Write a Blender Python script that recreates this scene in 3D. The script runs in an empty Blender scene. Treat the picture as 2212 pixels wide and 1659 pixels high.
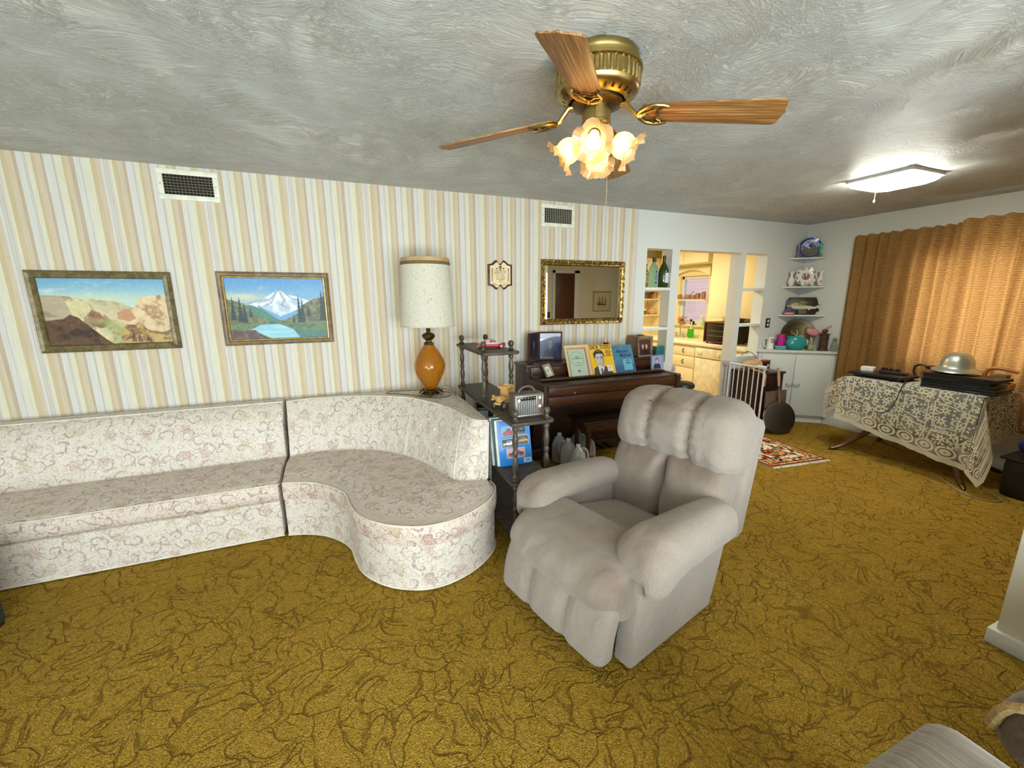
import bpy, bmesh, math, random
import numpy as np
from mathutils import Vector, Matrix
SC = bpy.context.scene
COL = SC.collection
PI = math.pi
sin, cos, rad = math.sin, math.cos, math.radians

def lin(c):
    c = c / 255.0
    return c / 12.92 if c <= 0.04045 else ((c + 0.055) / 1.055) ** 2.4
def C(r, g, b, a=1.0):
    return (lin(r), lin(g), lin(b), a)

# ---------------------------------------------------------------- materials
class NB:
    """small node builder"""
    def __init__(s, name):
        s.m = bpy.data.materials.new(name); s.m.use_nodes = True
        s.t = s.m.node_tree; s.t.nodes.clear()
        s.out = s.t.nodes.new('ShaderNodeOutputMaterial')
    def n(s, kind, P=None, **inp):
        nd = s.t.nodes.new('ShaderNode' + kind)
        for k, v in (P or {}).items(): setattr(nd, k, v)
        for k, v in inp.items():
            sk = nd.inputs[int(k[1:])] if k[0] == 'i' and k[1:].isdigit() else nd.inputs[k.replace('_', ' ')]
            s.put(sk, v)
        return nd
    def put(s, sk, v):
        if isinstance(v, bpy.types.NodeSocket): s.t.links.new(v, sk)
        else: sk.default_value = v
    def m_(s, op, a, b=0.0, c=0.0, clamp=False):
        nd = s.n('Math', dict(operation=op, use_clamp=clamp))
        for i, v in enumerate((a, b, c)): s.put(nd.inputs[i], v)
        return nd.outputs[0]
    def ss(s, x, lo, hi):                       # smoothstep lo..hi -> 0..1
        nd = s.n('MapRange', dict(interpolation_type='SMOOTHSTEP'), i0=x, i1=lo, i2=hi, i3=0.0, i4=1.0)
        return nd.outputs[0]
    def mix(s, f, a, b, blend='MIX'):
        nd = s.n('Mix', dict(data_type='RGBA', blend_type=blend))
        s.put(nd.inputs[0], f); s.put(nd.inputs[6], a); s.put(nd.inputs[7], b)
        return nd.outputs[2]
    def pos(s): return s.n('NewGeometry').outputs['Position']
    def obj(s): return s.n('TexCoord').outputs['Object']
    def uv(s): return s.n('TexCoord').outputs['UV']
    def scale(s, v, sc, loc=(0, 0, 0)):
        return s.n('Mapping', i0=v, i1=loc, i3=sc).outputs[0]
    def xyz(s, v): return s.n('SeparateXYZ', i0=v).outputs
    def noise(s, v, sc, det=3.0, rough=.55, dist=0.0, dim='3D'):
        nd = s.n('TexNoise', dict(noise_dimensions=dim))
        s.put(nd.inputs['Vector'], v); s.put(nd.inputs['Scale'], sc); s.put(nd.inputs['Detail'], det)
        s.put(nd.inputs['Roughness'], rough); s.put(nd.inputs['Distortion'], dist)
        return nd.outputs[0]
    def ramp(s, f, stops, interp='LINEAR'):
        nd = s.n('ValToRGB'); cr = nd.color_ramp; cr.interpolation = interp
        while len(cr.elements) < len(stops): cr.elements.new(0.5)
        for e, (p, c) in zip(cr.elements, stops): e.position = p; e.color = c
        s.put(nd.inputs[0], f); return nd.outputs[0]
    def bump(s, h, strength=.3, dist=.01, nrm=None):
        nd = s.n('Bump', Height=h, Strength=strength, Distance=dist)
        if nrm is not None: s.put(nd.inputs['Normal'], nrm)
        return nd.outputs[0]
    def bsdf(s, color, rough=.5, metal=0.0, nrm=None, **k):
        nd = s.n('BsdfPrincipled')
        s.put(nd.inputs['Base Color'], color); s.put(nd.inputs['Roughness'], rough); s.put(nd.inputs['Metallic'], metal)
        if nrm is not None: s.put(nd.inputs['Normal'], nrm)
        for a, v in k.items(): s.put(nd.inputs[a.replace('_', ' ')], v)
        s.t.links.new(nd.outputs[0], s.out.inputs[0]); return nd
    def surf(s, sh): s.t.links.new(sh, s.out.inputs[0]); return s.m

_MC = {}
def M(name, col, rough=.5, metal=0.0, var=.12, vs=12.0, bs=0.0, bsc=60.0, **k):
    """plain procedural material: colour with a little noise, optional bump"""
    if name in _MC: return _MC[name]
    b = NB(name); o = b.obj()
    nz = b.noise(o, vs, 4)
    dark = tuple(x * (1 - var) for x in col[:3]) + (1,); lite = tuple(min(1, x * (1 + var)) for x in col[:3]) + (1,)
    c = b.mix(b.ss(nz, .3, .7), dark, lite)
    nrm = b.bump(b.noise(o, bsc, 3), bs, .004) if bs else None
    b.bsdf(c, rough, metal, nrm, **k); _MC[name] = b.m; return b.m

def wood(name, c1, c2, sc=(3, 40, 40), rough=.4, spec=.4, ring=6.0, bs=.05):
    if name in _MC: return _MC[name]
    b = NB(name); v = b.scale(b.obj(), sc)
    n1 = b.noise(v, 1.0, 5, .6, 1.2); f = b.m_('FRACT', b.m_('MULTIPLY', n1, ring))
    tri = b.m_('ABSOLUTE', b.m_('SUBTRACT', f, .5)); n2 = b.noise(v, 4.0, 3)
    t = b.m_('ADD', b.m_('MULTIPLY', tri, 1.3), b.m_('MULTIPLY', n2, .35), clamp=True)
    b.bsdf(b.mix(b.ss(t, .1, .8), c1, c2), rough, 0, b.bump(t, bs, .002), Specular_IOR_Level=spec)
    _MC[name] = b.m; return b.m

def vcol(name='painted_surface', rough=.5, spec=.3, coat=0.0):
    key = name + str(rough) + str(coat)
    if key in _MC: return _MC[key]
    b = NB(name); a = b.n('Attribute', dict(attribute_name='Col'))
    nz = b.noise(b.obj(), 220, 2); c = b.mix(.12, a.outputs[0], b.mix(nz, (0, 0, 0, 1), (1, 1, 1, 1)), 'OVERLAY')
    b.bsdf(c, rough, 0, None, Specular_IOR_Level=spec, Coat_Weight=coat, Coat_Roughness=.03)
    _MC[key] = b.m; return b.m

def glassy(name, col, rough=.03, tr=.9, ior=1.45, thin=True):
    """thin-walled clear or tinted glass: transparent with fresnel gloss, so that light passes"""
    if name in _MC: return _MC[name]
    b = NB(name); nz = b.noise(b.obj(), 30, 2)
    fc = b.n('LayerWeight', Blend=.5).outputs[1]; fr = b.m_('ADD', .04, b.m_('MULTIPLY', b.m_('POWER', fc, 5.0), .9))
    t = b.n('BsdfTransparent', Color=col).outputs[0]
    g = b.n('BsdfGlossy', Roughness=rough, Color=(1, 1, 1, 1)).outputs[0]
    d = b.n('BsdfTranslucent', Color=b.mix(nz, col, tuple(min(1, x * 1.15) for x in col[:3]) + (1,))).outputs[0]
    body = b.n('MixShader', i0=tr, i1=d, i2=t).outputs[0]
    b.surf(b.n('MixShader', i0=b.m_('MULTIPLY', fr, 1.0, clamp=True), i1=body, i2=g).outputs[0])
    _MC[name] = b.m; return b.m

def emit(name, col, strength):
    if name in _MC: return _MC[name]
    b = NB(name); nz = b.noise(b.obj(), 8, 2)
    c = b.mix(b.m_('MULTIPLY', nz, .1), col, (1, 1, 1, 1))
    b.surf(b.n('Emission', Color=c, Strength=strength).outputs[0]); _MC[name] = b.m; return b.m

# ---------------------------------------------------------------- mesh builder
class MB:
    def __init__(s): s.v = []; s.f = []; s.uv = {}
    def add(s, vs, fs, uv=None):
        o = len(s.v); s.v.extend([tuple(map(float, p)) for p in vs])
        s.f.extend([tuple(o + i for i in f) for f in fs])
        if uv is not None:
            for i, q in enumerate(uv): s.uv[o + i] = q
        return s
    def box(s, x0, x1, y0, y1, z0, z1, bev=0.0, seg=2, M4=None):
        bm = bmesh.new(); bmesh.ops.create_cube(bm, size=1.0)
        for v in bm.verts: v.co = ((x0 + x1) / 2 + v.co.x * (x1 - x0), (y0 + y1) / 2 + v.co.y * (y1 - y0), (z0 + z1) / 2 + v.co.z * (z1 - z0))
        if bev > 0: bmesh.ops.bevel(bm, geom=list(bm.edges), offset=bev, segments=seg, profile=.5, affect='EDGES')
        s.bm(bm, M4); return s
    def bm(s, bm, M4=None):
        if M4 is not None: bm.transform(M4)
        bm.verts.index_update(); s.add([v.co for v in bm.verts], [[v.index for v in f.verts] for f in bm.faces]); bm.free(); return s
    def lathe(s, prof, n=24, c=(0, 0, 0), M4=None, a0=0, a1=2 * PI, ripple=None, cap=True):
        full = abs(a1 - a0 - 2 * PI) < 1e-6; m = n if full else n + 1; vs = []; fs = []
        for (r, z) in prof:
            for j in range(m):
                a = a0 + (a1 - a0) * j / n; rr = r * (ripple(a, z) if ripple else 1)
                vs.append((c[0] + rr * cos(a), c[1] + rr * sin(a), c[2] + z))
        for i in range(len(prof) - 1):
            for j in range(n):
                k = (j + 1) % m; fs.append((i * m + j, i * m + k, (i + 1) * m + k, (i + 1) * m + j))
        if cap and full:
            if prof[0][0] > 1e-5: fs.append(tuple(range(m))[::-1])
            if prof[-1][0] > 1e-5: fs.append(tuple((len(prof) - 1) * m + j for j in range(m)))
        if M4 is not None: vs = [M4 @ Vector(p) for p in vs]
        return s.add(vs, fs)
    def cyl(s, r, z0, z1, n=20, c=(0, 0, 0), M4=None, r2=None):
        return s.lathe([(r, z0), (r if r2 is None else r2, z1)], n, c, M4)
    def tube(s, pts, r, n=8, closed=False, cap=True):
        pts = [Vector(p) for p in pts]; N = len(pts); rr = r if hasattr(r, '__len__') else [r] * N
        vs = []; fs = []; up = None
        for i, p in enumerate(pts):
            a = pts[(i - 1) % N] if closed or i > 0 else p; b = pts[(i + 1) % N] if closed or i < N - 1 else p
            t = (b - a).normalized() if (b - a).length > 1e-9 else Vector((0, 0, 1))
            if up is None: up = t.orthogonal().normalized()
            up = (up - t * up.dot(t)); up = up.normalized() if up.length > 1e-6 else t.orthogonal().normalized()
            w = t.cross(up)
            for j in range(n):
                q = 2 * PI * j / n; vs.append(p + (up * cos(q) + w * sin(q)) * rr[i])
        for i in range(N if closed else N - 1):
            k = (i + 1) % N
            for j in range(n): fs.append((i * n + j, i * n + (j + 1) % n, k * n + (j + 1) % n, k * n + j))
        if cap and not closed: fs.append(tuple(range(n))[::-1]); fs.append(tuple((N - 1) * n + j for j in range(n)))
        return s.add(vs, fs)
    def prism(s, poly, z0, z1, M4=None, bev=0.0):
        """extrude a 2-D polygon (x, y) from z0 to z1"""
        bm = bmesh.new(); vs = [bm.verts.new((p[0], p[1], z0)) for p in poly]; f = bm.faces.new(vs)
        r = bmesh.ops.extrude_face_region(bm, geom=[f]); 
        for e in r['geom']:
            if isinstance(e, bmesh.types.BMVert): e.co.z = z1
        bmesh.ops.recalc_face_normals(bm, faces=bm.faces)
        if bev > 0: bmesh.ops.bevel(bm, geom=[e for e in bm.edges if abs(e.verts[0].co.z - e.verts[1].co.z) < 1e-6], offset=bev, segments=2, profile=.5, affect='EDGES')
        return s.bm(bm, M4)
    def grid(s, P, uv=None, close_u=False, close_v=False):
        """P: 2-D list of points"""
        nu, nv = len(P), len(P[0]); vs = [p for row in P for p in row]; fs = []
        for i in range(nu if close_u else nu - 1):
            for j in range(nv if close_v else nv - 1):
                fs.append((i * nv + j, i * nv + (j + 1) % nv, ((i + 1) % nu) * nv + (j + 1) % nv, ((i + 1) % nu) * nv + j))
        return s.add(vs, fs, [q for row in uv for q in row] if uv is not None else None)
    def cushion(s, hx, hy, hz, r, n=12, puff=(0, 0, 0), fn=None, M4=None):
        """rounded, puffed block; fn(x, y, z) -> point"""
        idx = {}; vs = []; fs = []
        def vid(a, b, c):
            k = (a, b, c)
            if k not in idx:
                p = np.array([2 * a / n - 1, 2 * b / n - 1, 2 * c / n - 1]) * (hx, hy, hz); h = np.array((hx, hy, hz))
                inn = np.clip(p, -(h - r), h - r); d = p - inn; L = np.linalg.norm(d)
                q = inn + d / L * r if L > 1e-9 else p
                u = q / h
                sx = 1 + puff[0] * (1 - u[1] ** 2) * (1 - u[2] ** 2); sy = 1 + puff[1] * (1 - u[0] ** 2) * (1 - u[2] ** 2); sz = 1 + puff[2] * (1 - u[0] ** 2) * (1 - u[1] ** 2)
                q = q * (sx, sy, sz)
                if fn: q = fn(*q)
                idx[k] = len(vs); vs.append(tuple(q))
            return idx[k]
        for ax in range(3):
            for side in (0, n):
                for i in range(n):
                    for j in range(n):
                        q = []
                        for (a, b) in ((i, j), (i + 1, j), (i + 1, j + 1), (i, j + 1)):
                            t = [0, 0, 0]; t[ax] = side; t[(ax + 1) % 3] = a; t[(ax + 2) % 3] = b; q.append(vid(*t))
                        fs.append(q if side else q[::-1])
        if M4 is not None: vs = [M4 @ Vector(p) for p in vs]
        return s.add(vs, fs)
    def build(s, name, mat, parent=None, smooth=True, sharp=35, uvbox=False, label=None, attr=None, kind=None):
        me = bpy.data.meshes.new(name); me.from_pydata(s.v, [], s.f); me.validate(clean_customdata=False)
        me.materials.append(mat)
        if smooth:
            me.polygons.foreach_set('use_smooth', [True] * len(me.polygons))
            if sharp: me.set_sharp_from_angle(angle=rad(sharp))
        if s.uv:
            L = me.uv_layers.new(name='UVMap'); 
            for lp in me.loops: L.data[lp.index].uv = s.uv.get(lp.vertex_index, (0, 0))
        elif uvbox:
            L = me.uv_layers.new(name='UVMap')
            for p in me.polygons:
                nn = [abs(x) for x in p.normal]; ax = nn.index(max(nn)); a, b = [(1, 2), (0, 2), (0, 1)][ax]
                for li in p.loop_indices:
                    co = me.vertices[me.loops[li].vertex_index].co; L.data[li].uv = (co[a], co[b])
        if attr:
            for an, arr in attr.items():
                A = me.attributes.new(an, 'FLOAT', 'POINT'); A.data.foreach_set('value', np.asarray(arr, dtype=np.float32))
        ob = bpy.data.objects.new(name, me); COL.objects.link(ob)
        if parent is not None: ob.parent = parent
        if label: ob['label'] = label
        if kind: ob['kind'] = kind
        return ob

def thing(name, label, cat, loc=(0, 0, 0), rz=0.0, group=None):
    o = bpy.data.objects.new(name, None); COL.objects.link(o); o.empty_display_size = .1
    o.location = loc; o.rotation_euler = (0, 0, rz); tag(o, label, cat, group); return o
def tag(o, label, cat, group=None, kind=None):
    o['label'] = label; o['category'] = cat
    if group: o['group'] = group
    if kind: o['kind'] = kind
    return o
def struct(name, mb, mat, label=None, **k):
    o = mb.build(name, mat, kind='structure', **k); o['label'] = label or name.replace('_', ' '); o['category'] = name.split('_')[0]; return o
def dup(root, loc, rz=None, label=None, group=None):
    r = root.copy(); COL.objects.link(r); r.location = loc
    if rz is not None: r.rotation_euler = (0, 0, rz)
    if label: r['label'] = label
    if group: r['group'] = group
    for ch in list(root.children):
        c = ch.copy(); COL.objects.link(c); c.parent = r
        for g in ch.children:
            d = g.copy(); COL.objects.link(d); d.parent = c
    return r
def T4(loc=(0, 0, 0), rx=0, ry=0, rz=0, sc=1.0):
    return Matrix.Translation(loc) @ Matrix.Rotation(rz, 4, 'Z') @ Matrix.Rotation(ry, 4, 'Y') @ Matrix.Rotation(rx, 4, 'X') @ Matrix.Scale(sc, 4)

def lettering(text, size, M4, mat, parent, name='lettering', align='CENTER', bold=0.0, sx=1.0, depth=.0004):
    cu = bpy.data.curves.new('txt', 'FONT'); cu.body = text; cu.size = size; cu.align_x = align; cu.align_y = 'CENTER'
    cu.extrude = depth; cu.offset = bold; cu.space_line = 1.0; cu.resolution_u = 3
    o = bpy.data.objects.new('txt', cu); COL.objects.link(o); bpy.context.view_layer.update()
    me = bpy.data.meshes.new_from_object(o); bpy.data.objects.remove(o); bpy.data.curves.remove(cu)
    me.transform(M4 @ Matrix.Diagonal((sx, 1, 1, 1))); me.materials.clear(); me.materials.append(mat); me.name = name
    ob = bpy.data.objects.new(name, me); COL.objects.link(ob); ob.parent = parent; return ob

# ---------------------------------------------------------------- painted surfaces (vertex colours on a fine mesh)
class Canvas:
    def __init__(s, w, h, col):
        s.w, s.h = w, h; s.a = np.zeros((h, w, 3)); s.a[:] = np.array(col) / 255.
        s.Y, s.X = np.mgrid[0:h, 0:w]; s.X = (s.X + .5) / w; s.Y = (s.Y + .5) / h      # 0..1, y down
        s.rng = np.random.RandomState(7)
    def nz(s, sx, sy, seed=0, octs=4):
        out = np.zeros((s.h, s.w)); amp = 1; tot = 0; rng = np.random.RandomState(seed)
        for o in range(octs):
            gx, gy = int(sx * 2 ** o) + 2, int(sy * 2 ** o) + 2; g = rng.rand(gy + 1, gx + 1)
            fx = s.X * (gx - 1); fy = s.Y * (gy - 1); ix = fx.astype(int); iy = fy.astype(int); tx = fx - ix; ty = fy - iy
            tx = tx * tx * (3 - 2 * tx); ty = ty * ty * (3 - 2 * ty)
            out += amp * ((g[iy, ix] * (1 - tx) + g[iy, ix + 1] * tx) * (1 - ty) + (g[iy + 1, ix] * (1 - tx) + g[iy + 1, ix + 1] * tx) * ty)
            tot += amp; amp *= .55
        return out / tot
    def put(s, m, col):
        m = np.clip(np.asarray(m, float), 0, 1)[..., None]; col = np.array(col, float) / 255. if not isinstance(col, np.ndarray) else col
        s.a = s.a * (1 - m) + col * m; return s
    def rect(s, x0, y0, x1, y1, col, a=1.0): return s.put(((s.X >= x0) & (s.X <= x1) & (s.Y >= y0) & (s.Y <= y1)) * a, col)
    def ell(s, cx, cy, rx, ry, col, soft=.08, a=1.0):
        d = np.sqrt(((s.X - cx) / rx) ** 2 + ((s.Y - cy) / ry) ** 2); return s.put(np.clip((1 - d) / soft, 0, 1) * a, col)
    def poly(s, pts, col, a=1.0): return s.put(s.mask(pts) * a, col)
    def mask(s, pts):
        m = np.zeros((s.h, s.w), bool); n = len(pts)
        for i in range(n):
            x0, y0 = pts[i]; x1, y1 = pts[(i + 1) % n]
            if y0 == y1: continue
            c = (s.Y >= min(y0, y1)) & (s.Y < max(y0, y1)); xi = x0 + (s.Y - y0) * (x1 - x0) / (y1 - y0); m ^= c & (s.X < xi)
        return m.astype(float)
    def below(s, ridge, jag=0.0, seed=1, fr=20):          # mask under a ridge line
        x, y = zip(*ridge); yy = np.interp(s.X[0], x, y)
        if jag:
            rng = np.random.RandomState(seed); k = rng.rand(fr * 4) - .5; yy = yy + jag * (np.interp(s.X[0] * fr, range(fr * 4), k) + .5 * np.interp(s.X[0] * fr * 3, range(fr * 4), k))
        return np.clip((s.Y - yy[None, :]) * s.h, 0, 1)
    def line(s, pts, wid, col, a=1.0):
        asp = s.h / s.w
        for (x0, y0), (x1, y1) in zip(pts[:-1], pts[1:]):
            dx, dy = x1 - x0, (y1 - y0) * asp; L = dx * dx + dy * dy + 1e-12
            t = np.clip(((s.X - x0) * dx + (s.Y - y0) * asp * dy) / L, 0, 1)
            d = np.hypot(s.X - x0 - t * dx, (s.Y - y0) * asp - t * dy); s.put(np.clip((wid - d) * s.w + .5, 0, 1) * a, col)
        return s
    def mesh(s, name, W, H, M4, mat, parent=None, curve=None):
        """flat W x H sheet in local XZ facing -Y, centred; curve(u, v) -> offset"""
        w, h = s.w, s.h; nv = (w + 1) * (h + 1)
        xs = np.linspace(-W / 2, W / 2, w + 1); zs = np.linspace(H / 2, -H / 2, h + 1)
        X, Z = np.meshgrid(xs, zs); Yv = np.zeros_like(X)
        if curve: Yv = curve(X / W + .5, Z / H + .5)
        co = np.stack([X, Yv, Z], -1).reshape(-1, 3)
        A = np.array(M4)[:3]; co = co @ A[:, :3].T + A[:, 3]
        i, j = np.mgrid[0:h, 0:w]; a = (i * (w + 1) + j); q = np.stack([a, a + w + 1, a + w + 2, a + 1], -1).reshape(-1)
        me = bpy.data.meshes.new(name); me.vertices.add(nv); me.vertices.foreach_set('co', co.reshape(-1).astype(np.float32))
        me.loops.add(len(q)); me.loops.foreach_set('vertex_index', q.astype(np.int32)); me.polygons.add(w * h)
        me.polygons.foreach_set('loop_start', np.arange(0, len(q), 4, dtype=np.int32)); me.polygons.foreach_set('loop_total', np.full(w * h, 4, np.int32))
        me.update(); me.validate()
        c = np.clip(s.a, 0, 1); lc = np.where(c <= .04045, c / 12.92, ((c + .055) / 1.055) ** 2.4)
        p = np.pad(lc, ((0, 1), (0, 1), (0, 0)), mode='edge')
        full = np.ones((h + 1, w + 1, 4)); full[..., :3] = p
        at = me.color_attributes.new('Col', 'FLOAT_COLOR', 'POINT'); at.data.foreach_set('color', full.reshape(-1).astype(np.float32))
        me.materials.append(mat); ob = bpy.data.objects.new(name, me); COL.objects.link(ob)
        if parent is not None: ob.parent = parent
        return ob
# ================================================================ camera
H, WY, RX = 2.44, 3.619, 5.484
CAMZ = 1.55
p_, r_, y_ = rad(11.64914), rad(-0.32231), rad(22.09745)
F_ = Vector((sin(y_) * cos(p_), cos(y_) * cos(p_), -sin(p_))); R0 = Vector((cos(y_), -sin(y_), 0)); U0 = R0.cross(F_)
R_ = cos(r_) * R0 + sin(r_) * U0; U_ = -sin(r_) * R0 + cos(r_) * U0
cd = bpy.data.cameras.new('camera'); cam = bpy.data.objects.new('camera', cd); COL.objects.link(cam)
cam.matrix_world = Matrix(((R_.x, U_.x, -F_.x, 0), (R_.y, U_.y, -F_.y, 0), (R_.z, U_.z, -F_.z, CAMZ), (0, 0, 0, 1)))
cd.sensor_width = 36; cd.sensor_fit = 'HORIZONTAL'; cd.lens = 36 * 885.8 / 2212; cd.clip_start = .02
SC.camera = cam
vs = SC.view_settings; vs.view_transform = 'Standard'; vs.look = 'None'; vs.gamma = 1; vs.use_curve_mapping = False; vs.exposure = 0.22
SC.cycles.max_bounces = 10; SC.cycles.diffuse_bounces = 5; SC.cycles.transparent_max_bounces = 12; SC.cycles.transmission_bounces = 8
SC.cycles.sample_clamp_indirect = 6; SC.cycles.caustics_reflective = False; SC.cycles.caustics_refractive = False

# ================================================================ shell materials
def wallpaper_mat():
    b = NB('striped_wallpaper'); P = b.pos(); x = b.xyz(P)[0]; z = b.xyz(P)[2]
    wob = b.m_('MULTIPLY', b.m_('SUBTRACT', b.noise(b.scale(P, (30, 30, .6)), 1.0, 2), .5), .006)
    t = b.m_('FRACT', b.m_('DIVIDE', b.m_('ADD', b.m_('ADD', x, .702), wob), .5235))
    W_, G_, K_, Y_, B_, T_ = C(217, 214, 209), C(196, 190, 177), C(222, 218, 196), C(206, 188, 152), C(211, 196, 174), C(195, 177, 153)
    P_ = C(214, 206, 199)
    st = []; p = 0.0
    for total, seq in ((.235, ((.255, W_), (.04, G_), (.03, W_), (.04, G_), (.2, K_), (.12, Y_), (.215, B_), (.1, T_))),
                       (.275, ((.275, W_), (.05, G_), (.05, P_), (.22, K_), (.1, Y_), (.155, B_), (.15, T_))),
                       (.245, ((.2, W_), (.04, G_), (.08, W_), (.3, K_), (.2, Y_), (.18, B_))),
                       (.245, ((.12, W_), (.03, G_), (.08, P_), (.03, G_), (.10, P_), (.1, K_), (.2, Y_), (.2, B_), (.14, T_)))):
        for w, c in seq: st.append((p, c)); p += w * total
    c = b.ramp(t, st, 'CONSTANT')
    fib = b.noise(b.scale(P, (260, 260, 5)), 1.0, 3); gr = b.noise(P, 240, 2)
    c = b.mix(.30, c, b.mix(b.ss(fib, .3, .7), C(206, 200, 188), C(255, 255, 252)), 'MULTIPLY')
    c = b.mix(.10, c, b.mix(gr, (0, 0, 0, 1), (1, 1, 1, 1)), 'OVERLAY')
    b.bsdf(c, .62, 0, b.bump(gr, .12, .001), Specular_IOR_Level=.25); return b.m

def stucco_mat():
    b = NB('swirled_stucco'); P = b.pos()
    w = b.noise(P, 1.1, 3, .5); wv = b.n('VectorMath', dict(operation='ADD'), i0=P, i1=b.n('CombineXYZ', i0=b.m_('MULTIPLY', w, 1.3), i1=b.m_('MULTIPLY', b.noise(P, .9, 2), 1.1), i2=0.0).outputs[0]).outputs[0]
    n1 = b.noise(b.scale(wv, (15, 32, 14)), 1.0, 7, .70, 1.4); n2 = b.ss(b.noise(b.scale(wv, (38, 84, 36)), 1.0, 5, .66, .6), .46, .60); msk = b.ss(b.noise(P, 2.4, 3), .3, .65)
    h = b.m_('ADD', b.m_('MULTIPLY', b.ss(n1, .40, .62), b.m_('ADD', .45, b.m_('MULTIPLY', msk, .6))), b.m_('MULTIPLY', n2, .55))
    mo = b.noise(b.scale(wv, (3.2, 6.5, 3)), 1.0, 5, .65); c = b.mix(b.ss(mo, .36, .64), C(208, 207, 199), C(219, 220, 214)); c = b.mix(b.m_('MULTIPLY', b.m_('MULTIPLY', n2, msk), .5), c, C(240, 241, 238))
    b.bsdf(c, .46, 0, b.bump(h, .85, .012), Specular_IOR_Level=.6); return b.m

def carpet_mat():
    b = NB('gold_sculptured_carpet'); P = b.pos()
    def warp(v, sc, amp):
        t = b.n('TexNoise'); b.put(t.inputs['Vector'], v); t.inputs['Scale'].default_value = sc; t.inputs['Detail'].default_value = 2
        return b.n('VectorMath', dict(operation='MULTIPLY_ADD'), i0=t.outputs['Color'], i1=(amp, amp, 0), i2=v).outputs[0]
    wv = warp(warp(warp(P, 2.6, .45), 7.0, .16), 22.0, .035)
    def cells(sc, loc):
        v = b.scale(wv, (sc, sc, 0), loc); d = b.n('TexVoronoi', dict(feature='DISTANCE_TO_EDGE', voronoi_dimensions='2D'), Vector=v, Scale=1.0).outputs['Distance']
        c = b.n('SeparateColor', i0=b.n('TexVoronoi', dict(feature='F1', voronoi_dimensions='2D'), Vector=v, Scale=1.0).outputs['Color']).outputs[0]; return d, c
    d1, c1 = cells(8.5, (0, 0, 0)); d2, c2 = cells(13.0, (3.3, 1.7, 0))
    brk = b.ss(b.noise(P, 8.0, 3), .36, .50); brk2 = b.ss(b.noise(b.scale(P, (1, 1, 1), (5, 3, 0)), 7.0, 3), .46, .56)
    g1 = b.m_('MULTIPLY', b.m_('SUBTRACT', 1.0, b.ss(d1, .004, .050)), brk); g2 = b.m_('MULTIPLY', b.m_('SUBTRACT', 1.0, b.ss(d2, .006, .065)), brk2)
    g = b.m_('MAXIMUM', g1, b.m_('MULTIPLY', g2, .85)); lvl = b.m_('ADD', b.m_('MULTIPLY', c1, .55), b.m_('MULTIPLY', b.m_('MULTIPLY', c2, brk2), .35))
    tf = b.n('TexVoronoi', dict(feature='F1'), Vector=b.scale(P, (1, 1, .3)), Scale=240.0); f1 = b.n('SeparateColor', i0=tf.outputs['Color']).outputs[0]; td = tf.outputs['Distance']; f2 = b.noise(P, 48, 4, .65); big = b.noise(P, 1.1, 3)
    h = b.m_('ADD', b.m_('SUBTRACT', b.m_('MULTIPLY', lvl, .8), g), b.m_('ADD', b.m_('MULTIPLY', td, -.55), b.m_('MULTIPLY', f2, .35)))
    c = b.mix(b.ss(big, .3, .7), C(188, 145, 44), C(201, 158, 56))
    c = b.mix(b.m_('MULTIPLY', b.ss(f2, .30, .75), .55), c, C(214, 174, 80))
    c = b.mix(1.0, c, b.mix(f1, C(186, 180, 168), (1.16, 1.16, 1.14, 1)), 'MULTIPLY')
    c = b.mix(b.m_('MULTIPLY', g, .62), c, C(112, 76, 18))  # shade inside the grooves mixed into the pile colour, besides the bump
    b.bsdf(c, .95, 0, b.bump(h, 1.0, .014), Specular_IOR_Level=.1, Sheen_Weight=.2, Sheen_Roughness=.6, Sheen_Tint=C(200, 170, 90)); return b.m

def plaster(name, col, bs=.25, sc=120):
    b = NB(name); P = b.pos(); n = b.noise(P, sc, 3); n2 = b.noise(P, 1.5, 2)
    c = b.mix(n2, tuple(x * .96 for x in col[:3]) + (1,), col)
    b.bsdf(c, .6, 0, b.bump(n, bs, .002), Specular_IOR_Level=.3); return b.m

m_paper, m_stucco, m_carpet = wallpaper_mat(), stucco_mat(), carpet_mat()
m_white = plaster('white_wall_paint', C(214, 216, 210)); m_cream = plaster('cream_wall_paint', C(222, 214, 192)); m_trim = plaster('white_gloss_trim', C(222, 223, 216), .05)
m_kit = plaster('yellow_kitchen_paint', C(242, 224, 164), .1); m_kcab = plaster('cream_cabinet_paint', C(240, 224, 178), .04, 40)

# ================================================================ floor, ceiling, walls
LX, BY, NY, SX0, SX1, SY = -2.95, -2.3, -0.3, 2.63, 2.77, 0.655
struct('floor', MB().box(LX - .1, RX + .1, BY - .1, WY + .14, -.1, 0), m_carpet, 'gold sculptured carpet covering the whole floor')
struct('ceiling', MB().box(LX - .1, RX + .1, BY - .1, WY + .14, H, H + .1), m_stucco, 'textured stucco ceiling')
struct('wall_back', MB().box(LX - .1, 2.876, WY, WY + .14, 0, H), m_paper, 'long wall with vertical striped wallpaper')
w = MB(); y0, y1 = WY, WY + .14
w.box(2.876, RX + .1, y0, y1, 2.068, H)
for xa, xb in ((2.876, 3.007), (3.345, 3.452), (4.372, 4.456), (4.82, RX + .1)): w.box(xa, xb, y0, y1, 0, 2.068)
w.box(3.007, 3.345, y0, y1, 0, .84); w.box(4.456, 4.82, y0, y1, 0, .84)
struct('wall_kitchen', w, m_white, 'white wall with two open slots and a doorway to the kitchen')
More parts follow.
